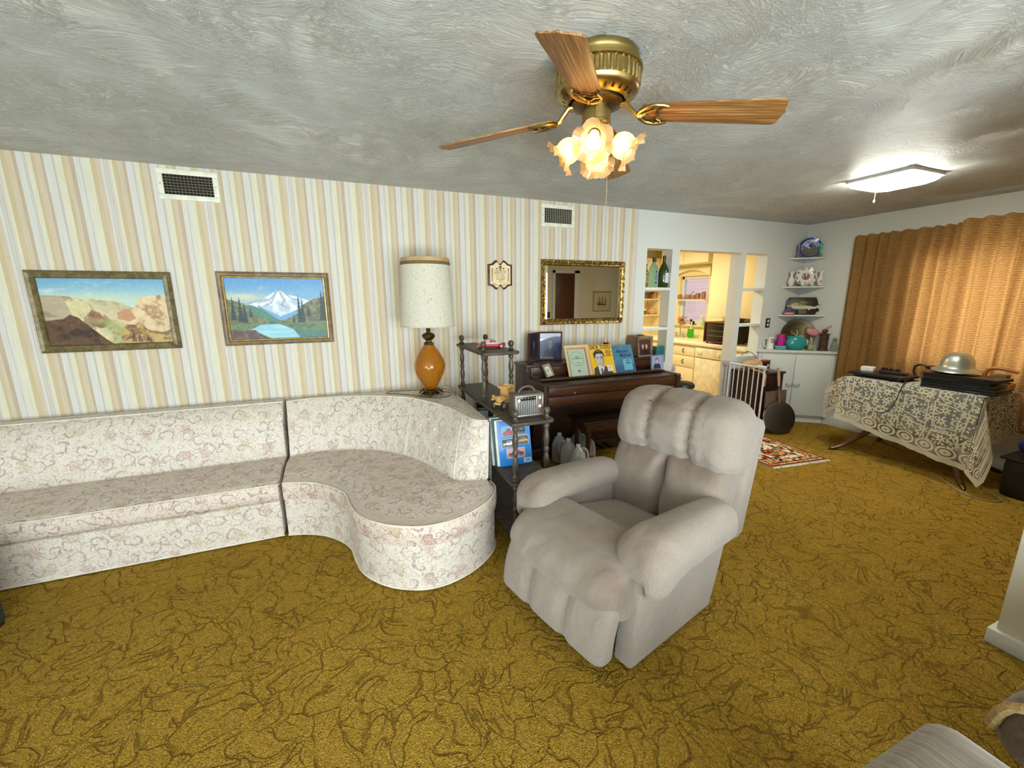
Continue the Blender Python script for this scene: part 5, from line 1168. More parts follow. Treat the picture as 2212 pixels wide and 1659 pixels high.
for i, ((x, y), rz, lab) in enumerate(jugs):
    t = thing('water_jug', lab, 'jug', (x, y, 0.0), rad(rz - 60), 'empty water jugs on the floor by the piano')
    P = []
    for r, z in ((.0, .004), (.06, .003), (.070, .012), (.073, .03), (.073, .06), (.0715, .064), (.0735, .07), (.074, .12), (.073, .165), (.068, .195), (.055, .225), (.038, .248), (.024, .260), (.0195, .266), (.0195, .272)):
        P.append([(r * (abs(cos(a)) ** 4 + abs(sin(a)) ** 4) ** (-.10) * cos(a), r * (abs(cos(a)) ** 4 + abs(sin(a)) ** 4) ** (-.10) * sin(a), z) for a in [2 * PI * j / 40 for j in range(40)]])
    MB().grid(P, close_v=True).build('bottle', m_jug, t)
    MB().tube([(p.x, 0, p.z) for p in catmull([(.030, 0, .252), (.052, 0, .256), (.078, 0, .235), (.089, 0, .19), (.086, 0, .145), (.068, 0, .115)], 20)], [.011] * 20, 10).build('handle', m_jug, t)
    MB().lathe([(.0195, .262), (.021, .266), (.021, .284), (.019, .288), (0, .288)], 20).build('cap', m_cap, t)
    if i == 3:
        lb = MB()
        P = [[(.0765 * (abs(cos(a)) ** 4 + abs(sin(a)) ** 4) ** (-.10) * cos(a), .0765 * (abs(cos(a)) ** 4 + abs(sin(a)) ** 4) ** (-.10) * sin(a), z) for a in [rad(q) for q in range(-100, 20, 6)]] for z in (.03, .115)]
        lb.grid(P).build('label', M('label_red', C(170, 36, 46), .5), t); P = [[(p[0] * 1.006, p[1] * 1.006, p[2]) for p in r[2:12]] for r in ([(q[0], q[1], .045) for q in P[0]], [(q[0], q[1], .108) for q in P[0]])]
        MB().grid(P).build('label_patch', M('label_blue', C(40, 48, 140), .5), t)
# ================================================================ curtains
def curtain_mat():
    b = NB('gold_slub_drapery'); uv = b.uv(); q = b.xyz(uv)
    sl = b.noise(b.scale(uv, (26, 150, 1)), 1.0, 3, .6, .6); sl2 = b.noise(b.scale(uv, (60, 260, 1)), 1.0, 2)
    lp = b.n('TexWave', dict(wave_type='BANDS', bands_direction='Y'), Vector=b.scale(uv, (1, 1, 1)), Scale=22.0, Distortion=5.0, Detail=2.0, Detail_Scale=1.5).outputs[1]
    t = b.m_('ADD', b.m_('MULTIPLY', lp, .55), b.m_('MULTIPLY', sl, .5), clamp=True)
    c = b.mix(b.ss(t, .2, .8), C(112, 83, 45), C(190, 152, 98)); c = b.mix(b.m_('MULTIPLY', sl2, .3), c, C(134, 99, 52))
    n = b.bump(t, .7, .006)
    d = b.n('BsdfDiffuse', Color=c, Normal=n).outputs[0]; tr = b.n('BsdfTranslucent', Color=b.mix(b.ss(t, .2, .8), C(190, 132, 74), C(236, 188, 122)), Normal=n).outputs[0]
    b.surf(b.n('MixShader', i0=.34, i1=d, i2=tr).outputs[0]); return b.m
m_curt = curtain_mat()
def curtain(label, ya, yb, seed, ztop, xc=RX - .085):
    rs = np.random.RandomState(seed); t = thing('curtain', label, 'curtain', (xc, (ya + yb) / 2, 0), 0, 'gold curtains on the right wall')
    NY_, NZ_ = int((yb - ya) / .0065), 46; npl = max(3, round((yb - ya) / .098)); ph = np.cumsum(np.r_[0, .7 + .6 * rs.rand(npl)]); ph /= ph[-1]
    P = []; U = []; amp = .55 + .5 * rs.rand(npl + 2); off = rs.rand(npl + 2) * 2 - 1
    for j in range(NZ_ + 1):
        v = j / NZ_; z = ztop - v * (ztop - .42); row = []; ur = []
        for i in range(NY_ + 1):
            u = i / NY_; k = np.interp(u + .012 * (v ** .7) * math.sin(u * 23 + seed) * (1 if 0 < i < NY_ else 0), ph, range(npl + 1)); ki = int(min(k, npl - 1e-6)); fr = k - ki
            a = amp[ki] * (1 - fr) + amp[ki + 1] * fr; top = max(0, 1 - v / .10)
            w = (.5 - .5 * cos(2 * PI * fr)) ** (.55 if top > 0 else .8); w2 = .35 * sin(2 * PI * (2 * k + off[ki])) * min(1, v * 2.2)
            x = -.078 * a * (w * (1 - .35 * top) + .30 * w2) + .006
            y = yb - u * (yb - ya) + .020 * v * sin(3 * k + seed) * min(1, 8 * u, 8 * (1 - u)); zz = z - (.012 * (.5 + .5 * cos(2 * PI * fr)) * (1 if j == 0 else max(0, 1 - v * 14)))
            row.append((x, y - (ya + yb) / 2, zz)); ur.append((u * (yb - ya) * 1.7, z))
        P.append(row); U.append(ur)
    MB().grid(P, U).build('drape', m_curt, t, sharp=None)
    MB().box(-.058, .012, -(yb - ya) / 2, (yb - ya) / 2, .405, .425, .004).build('hem', m_curt, t, uvbox=True)
curtain('gold woven curtain panel nearer the corner shelves, glowing over the table', 2.118, 3.03, 3, 2.228)
curtain('gold woven curtain panel at the right edge of the picture, behind the metal hat', .42, 2.122, 8, 2.245, RX - .165)

# ================================================================ corner cabinet and shelves
m_cabw = plaster('white_cabinet_enamel', C(218, 221, 214), .04, 30)
CA = Vector((4.80, 3.612, 0)); CANG = math.atan2(-.567, .678); CL = .884
cc = thing('corner_cabinet', 'white two door corner cabinet below the little corner shelves', 'cabinet', CA, CANG)
inv = Matrix.Rotation(-CANG, 4, 'Z')
def loc2(p): q = inv @ (Vector((p[0], p[1], 0)) - CA); return (q.x, q.y)
cr_ = loc2((5.480, 3.612))
def tri(o): return [(0 + o * 1.2, o), (CL - o * 1.2, o), (cr_[0], cr_[1] - o * .02)]
MB().prism(tri(.03), .085, .885).build('carcass', m_cabw, cc, smooth=False); MB().prism(tri(.0), .885, .915, None, .004).build('counter_top', m_cabw, cc, smooth=False)
MB().prism(tri(.055), 0, .085).build('plinth', m_cabw, cc, smooth=False)
for i, (a, c_) in enumerate(((.072, .4405), (.4445, .812))):
    d = MB().box(a, c_, .012, .030, .10, .855, .003).build('door', m_cabw, cc)
    s = .404 if i == 0 else .482
    MB().tube([(p.x, p.y, p.z) for p in catmull([(s - .030, .013, .497), (s - .026, -.008, .488), (s, -.014, .478), (s + .026, -.008, .488), (s + .030, .013, .497)], 14)], .0055, 8).build('handle', M('pewter_pull', C(170, 172, 166), .35, .7), d)
for z, a, c_, lab in ((2.035, 5.190, 3.352, 'topmost white corner shelf, under the blue plate'), (1.690, 5.142, 3.310, 'middle white corner shelf, under the white plate'), (1.342, 5.112, 3.270, 'lowest white corner shelf, under the mounted fish')):
    pts = [(5.481, 3.616)] + [(p.x, p.y) for p in catmull([(a, 3.616, 0), (a + .012, 3.588, 0), ((a + 5.481) / 2 - .012, (3.616 + c_) / 2 - .012, 0), (5.452, c_ + .012, 0), (5.481, c_, 0)], 14)]
    t = thing('corner_shelf', lab, 'shelf', (5.4, 3.54, z), 0, 'white corner shelves')
    W2L(MB().prism(pts, z - .018, z, None, .003), (5.4, 3.54, z)).build('board', m_cabw, t, smooth=False)

def place(nm, label, cat, x, y, z, rz=-PI / 4, group=None): return thing(nm, label, cat, (x, y, z + .0008), rz, group)
def plate(t, r, ring, rim, pic, lean, name='dish'):
    """a plate standing on edge, facing local -Y"""
    M4 = T4(rx=-lean) @ T4((0, 0, r)) @ T4(rx=PI / 2)
    MB().lathe([(0, .0), (r * .6, .0), (r * .66, .004), (r, .014), (r, .017), (r * .64, .008), (r * .58, .004), (0, .004)], 40, M4=M4 @ T4((0, 0, -.012))).build(name, rim, t)
    pic.mesh('decoration', r * 1.9, r * 1.9, T4(rx=-lean) @ T4((0, -.004, r)), vcol('glazed_print', .15, .5, .4), t) if pic else None
def disc_canvas(w, bg): c = Canvas(w, w, bg); c.d = np.hypot(c.X - .5, c.Y - .5) * 2; c.th = np.arctan2(c.Y - .5, c.X - .5); return c
m_blueg = M('cobalt_glaze', C(38, 70, 160), .15); m_porc = M('white_porcelain', C(232, 230, 222), .15, 0, .03); m_pew = M('pewter', C(150, 148, 140), .35, .6)
def round_mesh(c, r, M4, mat, parent, bow=.010):
    """keep only the disc of a canvas"""
    n, m = 18, 60; me_v = []; cols = []; fs = []
    for i in range(n + 1):
        for j in range(m):
            rr = i / n; a = 2 * PI * j / m; u, v = .5 + .5 * rr * cos(a), .5 - .5 * rr * sin(a)
            me_v.append(M4 @ Vector((r * rr * cos(a), -bow * max(0, (rr - .62) / .38) - .001, r * rr * sin(a)))); cols.append(c.a[min(c.h - 1, int(v * c.h)), min(c.w - 1, int(u * c.w))])
    for i in range(n):
        for j in range(m): fs.append((i * m + j, (i + 1) * m + j, (i + 1) * m + (j + 1) % m, i * m + (j + 1) % m))
    ob = MB().add(me_v, fs).build('decoration', mat, parent); cc_ = np.clip(np.array(cols), 0, 1); lc = np.where(cc_ <= .04045, cc_ / 12.92, ((cc_ + .055) / 1.055) ** 2.4)
    at = ob.data.color_attributes.new('Col', 'FLOAT_COLOR', 'POINT'); at.data.foreach_set('color', np.c_[lc, np.ones(len(lc))].astype(np.float32).reshape(-1)); return ob
def stand_plate(t, r, mat, c, lean=.22):
    M4 = T4(rx=-lean) @ T4((0, 0, r))
    MB().lathe([(0, .002), (r * .6, .002), (r * .66, .005), (r * .985, .015), (r, .014), (r * .985, .010), (r * .64, -.002), (0, -.003)], 44, M4=M4 @ T4(rx=PI / 2)).build('dish', mat, t)
    round_mesh(c, r * .99, M4 @ T4((0, -.0022, 0)), vcol('glazed_print', .15, .5, .4), t, .0135)
# top shelf
c = disc_canvas(110, (206, 212, 228)); c.put(c.d > .82, (34, 62, 150)); c.put((np.abs(c.d - .66) < .10) * (c.nz(16, 16, 3) > .52), (60, 92, 170)); c.ell(.52, .40, .11, .10, (30, 60, 160), .3); c.put((c.nz(12, 12, 7) > .56) * (c.d < .55), (90, 116, 184))
c.put((c.Y > .48 + .10 * np.sin(c.X * 17) * .6 - .12 * (c.X - .5)) * (c.d < .93), (116, 108, 92))
t = place('plate', 'blue and white plate with a grey brown lower half on the top corner shelf', 'plate', 5.366, 3.478, 2.036); stand_plate(t, .119, m_blueg, c)
def bud_vase(t, glass):
    MB().lathe([(0, 0), (.014, .001), (.019, .010), (.022, .020), (.018, .030), (.010, .036), (0, .037)], 18).build('metal_foot', m_pew, t)
    MB().lathe([(.006, .034), (.008, .06), (.012, .11), (.018, .152), (.016, .152), (.010, .11), (.006, .06)], 16, cap=False).build('trumpet', glass, t)
for nm, x, y, gl, lab in (('purple_vase_glass', 5.262, 3.552, (.20, .10, .28, 1), 'slim purple bud vase left of the blue plate'), ('green_vase_glass', 5.425, 3.398, (.05, .50, .22, 1), 'slim green bud vase right of the blue plate')):
    t = place('bud_vase', lab, 'vase', x, y, 2.036, 0, 'bud vases beside the blue plate'); bud_vase(t, M(nm, gl, .08))
# middle shelf
c = disc_canvas(110, (230, 228, 220)); c.put((np.abs(c.d - .80) < .10) * (np.sin(c.th * 9) > -.1) * (c.nz(20, 20, 4) > .45), (150, 128, 110)); c.put((c.d > .94), (176, 150, 110))
c.put((c.d < .34) * (c.nz(12, 12, 9) > .42), (150, 80, 70)); c.put((c.d < .30) * (c.nz(14, 14, 2) > .58), (206, 160, 110)); c.put((c.d < .36) * (c.nz(11, 11, 5) > .62), (96, 110, 70))
t = place('plate', 'white floral plate with roses in the centre on the middle corner shelf', 'plate', 5.345, 3.473, 1.691); stand_plate(t, .119, m_porc, c)
m_flo = M('floral_porcelain', C(226, 222, 214), .18, 0, .16, 70)
def ewer(t, s):
    MB().lathe([(0, 0), (.024, .001), (.028, .006), (.020, .014), (.030, .030), (.038, .055), (.034, .080), (.020, .105), (.014, .130), (.017, .155), (.026, .180), (.024, .180), (.012, .150)], 24, cap=False, ripple=lambda a, z: 1 + (.18 * max(0, cos(a)) if z > .165 else 0)).build('body', m_flo, t)
    MB().tube([(p.x, 0, p.z) for p in catmull([(-.022, 0, .176), (-.046, 0, .186), (-.056, 0, .150), (-.044, 0, .110), (-.034, 0, .076)], 16)], .0045, 8).build('handle', m_flo, t)
    MB().lathe([(0, 0), (.012, .001), (.014, .005), (.008, .010)], 12, M4=T4((0, -.036, .055), rx=PI / 2)).build('applied_rose', M('rose_relief', C(206, 150, 140), .4), t)
for x, y, rz, lab in ((5.205, 3.560, -PI / 4 + PI, 'porcelain ewer at the left of the white plate'), (5.425, 3.352, -PI / 4, 'porcelain ewer at the right of the white plate')): ewer(place('ewer', lab, 'jug', x, y, 1.691, rz, 'pair of porcelain ewers'), 1)
for x, y, lab in ((5.268, 3.458, 'tiny floral cup in front of the white plate, left one'), (5.335, 3.392, 'tiny floral cup in front of the white plate, right one')):
    t = place('cup', lab, 'cup', x, y, 1.691, 0, 'tiny cups in front of the white plate'); MB().lathe([(0, 0), (.012, .001), (.014, .006), (.024, .030), (.030, .046), (.028, .046), (.012, .008)], 20, cap=False).build('bowl', m_flo, t)
    MB().tube([(.024, 0, .038), (.038, 0, .034), (.036, 0, .016), (.020, 0, .016)], .003, 6).build('handle', m_flo, t)
# lower shelf: mounted fish
t = place('fish_mount', 'mounted yellow green fish on a dark wooden plaque on the lowest corner shelf', 'fish trophy', 5.362, 3.487, 1.343)
pq_ = []
for sx, sz in ((1, -1), (1, 1), (-1, 1), (-1, -1)):
    cxp, czp, r = sx * .180, .108 + sz * .104, .035; seq = [(cxp, czp - sz * r), (cxp - sx * r * .75, czp - sz * r * .75), (cxp - sx * r, czp)]; pq_ += seq if (sx * sz) > 0 else seq[::-1]
MB().prism(pq_, 0, .018, T4(rx=-.18) @ XZn, .004).build('plaque_board', wood('dark_plaque', C(62, 42, 30), C(40, 26, 18), (4, 30, 30), .4, .4, 4), t, sharp=50)
b = NB('bass_skin'); o_ = b.obj(); z = b.xyz(o_)[2]; n = b.noise(o_, 60, 4); c1 = b.mix(b.ss(z, .092, .128), C(214, 206, 170), C(128, 122, 58)); c1 = b.mix(b.m_('MULTIPLY', b.ss(n, .5, .65), b.ss(z, .095, .12)), c1, C(74, 70, 38)); b.bsdf(c1, .25, 0, b.bump(b.n('TexVoronoi', Vector=o_, Scale=150.0).outputs['Distance'], .3, .002)); m_bass = b.m
P = []
for k in range(26):
    s = k / 25; hgt = .004 + .044 * (sin(PI * min(1, s * 1.16) ** .78) if s < .86 else 0) + (.012 if s >= .8 else 0) * (1 - abs(s - .86) * 3); dep = max(.003, hgt * .42)
    P.append([(-.172 + .31 * s, -.034 - dep * cos(a) * .9, .108 + .008 * sin(s * 5) - .018 * s + hgt * sin(a)) for a in [2 * PI * j / 20 for j in range(20)]])
MB().grid(P, close_v=True).build('fish_body', m_bass, t)
def fin_(pts, nm): MB().prism(pts, .034, .037, XZn).build(nm, m_bass, t, smooth=False)
fin_([(.126, .098), (.150, .116), (.180, .128), (.172, .100), (.182, .070), (.148, .082)], 'tail_fin'); fin_([(-.06, .142), (-.03, .166), (.02, .160), (.06, .138), (.0, .135)], 'dorsal_fin'); fin_([(-.05, .072), (-.02, .052), (.0, .066)], 'belly_fin'); fin_([(.05, .072), (.07, .052), (.09, .078)], 'anal_fin')
MB().lathe([(.006, 0), (.006, .002), (0, .004)], 12, M4=T4((-.135, -.056, .118), rx=PI / 2)).build('eye', m_blk, t)
t = place('tent_box', 'small purple triangular box with a red base at the left of the fish', 'box', 5.192, 3.530, 1.343)
MB().prism([(-.062, 0), (.062, 0), (.058, .034), (-.058, .034)], -.02, .02, XZ, .002).build('base', M('rust_card', C(150, 74, 66), .5), t); MB().prism([(-.056, .0345), (.056, .0345), (.014, .098), (-.014, .098)], -.018, .018, XZ, .002).build('peak', M('violet_card', C(74, 44, 96), .5), t)
MB().box(-.042, .042, -.0215, -.020, .012, .022).build('pale_band', M('pale_band', C(214, 196, 196), .5), t)
t = place('small_book', 'small dark green box standing below the mounted fish', 'box', 5.300, 3.440, 1.343); MB().box(-.05, .05, -.02, .02, 0, .066, .003).build('case', M('bottle_green_card', C(52, 64, 50), .5), t); MB().box(-.03, .035, -.0212, -.02, .016, .05).build('label', M('rust_label', C(120, 62, 52), .5), t)
# on the cabinet
Z9 = .9155
t = place('serving_tray', 'large dark bronze oval tray leaning in the corner behind the turquoise jug', 'tray', 5.332, 3.468, Z9)
MB().lathe([(0, .002), (.125, .002), (.130, .006), (.185, .012), (.187, .016), (.184, .018), (.13, .011), (.12, .007), (0, .007)], 56, M4=T4(rx=-.16) @ T4((0, 0, .186)) @ T4(rx=PI / 2) @ Matrix.Diagonal((1.0, .97, 1, 1))).build('salver', brass_mat('bronze_tray', C(66, 58, 42), C(112, 100, 74), .32), t)
t = place('beer_stein', 'white china mug with dark printed bands at the left end of the cabinet', 'mug', 4.954, 3.552, Z9, -PI / 4)
MB().lathe([(0, 0), (.044, .001), (.044, .012), (.040, .020), (.039, .142), (.042, .150), (.042, .157), (.038, .157), (.036, .02)], 28, cap=False).build('body', m_porc, t)
MB().tube([(p.x, p.y, p.z) for p in catmull([(-.038, 0, .136), (-.066, 0, .134), (-.074, 0, .09), (-.066, 0, .046), (-.040, 0, .036)], 18)], .0065, 8).build('handle', m_porc, t)
for z, hh in ((.128, .008), (.108, .010), (.086, .010)): MB().lathe([(.0405, z), (.0405, z + hh)], 20, a0=rad(-95), a1=rad(-30), cap=False).build('printed_band', M('stein_print', C(60, 62, 66), .5), t)
t = place('teal_box', 'small teal box under the magenta candle', 'box', 5.046, 3.486, Z9); MB().box(-.058, .058, -.04, .04, 0, .044, .003).build('case', M('teal_card', C(70, 150, 150), .5), t); MB().box(-.0595, .0595, -.0415, .0415, .036, .0455, .002).build('lid', M('pale_teal_card', C(120, 190, 186), .5), t)
t = place('pillar_candle', 'magenta pillar candle standing on the teal box', 'candle', 5.046, 3.486, Z9 + .0462)
MB().lathe([(0, 0), (.044, 0), (.045, .004), (.045, .138), (.042, .142), (.02, .139), (0, .138)], 28).build('wax', M('magenta_wax', C(190, 30, 134), .5, 0, .15, 60), t); MB().cyl(.0015, .137, .150, 6).build('wick', m_blk, t)
m_turq = M('turquoise_glaze', C(44, 146, 148), .12, 0, .06)
t = place('disc_jug', 'round turquoise disc jug on the corner cabinet', 'jug', 5.165, 3.375, Z9)
P = []
for k in range(25):
    a = -PI / 2 + PI * k / 24; P.append([((.112 if sin(a) < .78 else .112) * cos(b_) * abs(cos(a)) ** .55 * 1.0, .052 * sin(a), .085 + .086 * sin(b_) * abs(cos(a)) ** .55) for b_ in [2 * PI * j / 44 for j in range(44)]])
P = [[(x, y, min(max(z, .0), .158)) for x, y, z in r] for r in P]
MB().grid(P, close_v=True).build('body', m_turq, t)
MB().lathe([(.075, .150), (.078, .166), (.074, .168), (.070, .152)], 30, M4=T4((-.028, 0, 0)) @ Matrix.Diagonal((1.0, .42, 1, 1)), cap=False).build('spout_rim', m_turq, t)
MB().tube([(p.x, 0, p.z) for p in catmull([(.045, 0, .158), (.078, 0, .150), (.100, 0, .120), (.106, 0, .080)], 16)], .0085, 10).build('handle', m_turq, t)
t = place('coral_sprig', 'pale curled sprig standing in the turquoise jug', 'ornament', 5.222, 3.445, Z9)
MB().tube([(p.x, p.y, p.z) for p in catmull([(.02, 0, .004), (.02, 0, .10), (.02, 0, .17), (-.01, 0, .195), (-.03, 0, .205), (-.03, 0, .225)], 22)], .004, 6).build('stem', M('ivory_sprig', C(196, 188, 150), .6), t)
MB().tube([(p.x, p.y, p.z) for p in catmull([(.02, 0, .165), (.03, 0, .20), (.02, 0, .24)], 12)], .004, 6).tube([(p.x, p.y, p.z) for p in catmull([(.02, 0, .15), (.07, 0, .17), (.10, 0, .16), (.09, 0, .12)], 14)], .004, 6).build('branch', M('ivory_sprig', C(196, 188, 150), .6), t)
t = place('jar_candle', 'little green banded jar candle right of the turquoise jug', 'candle', 5.266, 3.258, Z9)
MB().lathe([(0, 0), (.030, .001), (.032, .006), (.032, .095), (.026, .105)], 20).build('jar', M('celadon_wax', C(120, 142, 96), .3), t)
for z in (.03, .055): MB().lathe([(.0325, z), (.0325, z + .014)], 20, cap=False).build('band', M('pale_green_band', C(176, 186, 140), .4), t)
MB().lathe([(.026, .104), (.026, .155), (.024, .155), (.024, .104)], 20, cap=False).build('glass_top', glassy('clear_glass', (.97, .98, .97, 1), .02, .96), t)
t = place('flamingo', 'pink metal flamingo figure leaning beside the wooden coil', 'figurine', 5.364, 3.318, Z9)
m_flam = M('flamingo_pink', C(206, 132, 132), .5, 0, .12, 40)
MB().cushion(.062, .022, .036, .0218, 10, (.1, 0, .2), lambda x, y, z: (x - .0, y, .215 + z - .2 * x + .4 * x * x * 4)).build('body', m_flam, t)
MB().prism([(-.055, .225), (-.070, .262), (-.045, .245), (-.03, .250), (-.02, .235)], -.006, .006, XZ).build('tail', m_flam, t, smooth=False)
MB().tube([(p.x, 0, p.z) for p in catmull([(.045, 0, .205), (.075, 0, .215), (.115, 0, .250), (.150, 0, .278), (.178, 0, .290)], 18)], [.011] * 6 + [.009] * 12, 8).build('neck', m_flam, t)
MB().cushion(.024, .013, .015, .0128, 8, M4=T4((.188, 0, .290))).build('head', m_flam, t); MB().prism([(.195, .300), (.226, .284), (.222, .262), (.212, .256), (.206, .276), (.190, .282)], -.007, .007, XZ).build('beak', M('dusky_beak', C(120, 66, 66), .5), t, smooth=False)
for k, (a, c_) in enumerate(((-.005, -.045), (.02, -.01))): MB().tube([(a, .004 * k, .19), ((a + c_) / 2 + .004, .004 * k, .10), (c_, .004 * k, .004)], .0035, 6).build('leg', m_flam, t)
m_coil = wood('carved_dark_wood', C(92, 70, 50), C(58, 42, 30), (20, 20, 20), .45, .35, 3)
t = place('carved_post', 'dark brown ribbed wooden column with a ball top beside the flamingo', 'ornament', 5.392, 3.192, Z9)
pr = [(0, 0), (.056, .001), (.058, .012), (.054, .020), (.050, .026)]
for k in range(11): z = .028 + k * .0148; pr += [(.042, z), (.0475, z + .004), (.0475, z + .010), (.042, z + .0145)]
pr += [(.058, .194), (.060, .204), (.034, .208), (.016, .214), (.026, .224), (.030, .240), (.024, .256), (0, .264)]
MB().lathe(pr, 28).build('column', m_coil, t)
t = place('glass_decanter', 'clear pressed glass decanter half hidden by the curtain edge', 'vase', 5.431, 3.092, Z9)
MB().lathe([(0, 0), (.028, .001), (.034, .010), (.038, .045), (.036, .080), (.022, .108), (.016, .120), (.022, .134), (.026, .150), (.024, .150), (.014, .12)], 24, cap=False, ripple=lambda a, z: 1 + .05 * abs(sin(6 * a))).build('body', glassy('pressed_glass', (.86, .90, .84, 1), .05, .72), t)
MB().lathe([(0, .120), (.014, .122), (.016, .14), (.020, .156), (.012, .166), (0, .17)], 14).build('stopper', glassy('pressed_glass', (.86, .90, .84, 1), .05, .72), t)
t = thing('power_outlet', 'dark outlet plate on the white wall above the mug', 'outlet', (4.951, WY, 1.243))
MB().box(-.037, .037, -.006, 0, -.058, .058, .003).build('plate', m_blk, t)
for z in (-.024, .024): MB().lathe([(.017, 0), (.017, .003), (0, .003)], 20, M4=T4((0, -.006, z), rx=PI / 2)).build('socket', M('white_socket', C(214, 212, 204), .4), t)

# ================================================================ dining table with lace
TZ, XF, XB, YR, YL = .770, 4.655, 5.225, 1.515, 2.515
tb = thing('dining_table', 'pedestal dining table under lace, seen by its curved brown legs', 'table', (4.98, 2.01, 0)); to = Vector((4.98, 2.01, 0))
m_tab = wood('table_mahogany', C(112, 66, 32), C(74, 40, 18), (4, 24, 24), .35, .45, 5)
W2L(MB().box(XF + .004, XB, YR + .004, YL - .004, TZ - .030, TZ - .006, .006), to).build('table_top', m_tab, tb)
for yc, s in ((2.22, 1), (1.80, -1)):
    W2L(MB().lathe([(.0, .20), (.05, .20), (.06, .24), (.045, .30), (.036, .36), (.05, .46), (.058, .54), (.04, .62), (.07, .70), (.10, .738), (0, .738)], 24, (4.98, yc, 0)), to).build('pedestal', m_tab, tb)
    for fx, fy in ((4.60, 2.50 if s > 0 else 1.50), (5.34, 2.46 if s > 0 else 1.55)):
        pts = catmull([(4.98, yc, .30), ((4.98 * .72 + fx * .28), yc * .78 + fy * .22, .275), ((4.98 + fx) / 2, (yc + fy) / 2, .17), (4.98 * .2 + fx * .8, yc * .2 + fy * .8, .055), (fx, fy, .014)], 22)
        W2L(MB().tube(pts, [.036 - .018 * (i / 21) for i in range(22)], 10), to).build('leg', m_tab, tb)
        W2L(MB().tube([pts[-3], pts[-2], pts[-1] + Vector((0, 0, .0)), pts[-1] + (pts[-1] - pts[-4]) * .35], [.020, .020, .017, .010], 10), to).build('brass_toe', m_brassd, tb)
W2L(MB().tube([(4.98, 1.82, .25), (4.98, 2.01, .262), (4.98, 2.2, .25)], .026, 10), to).build('stretcher', m_tab, tb)
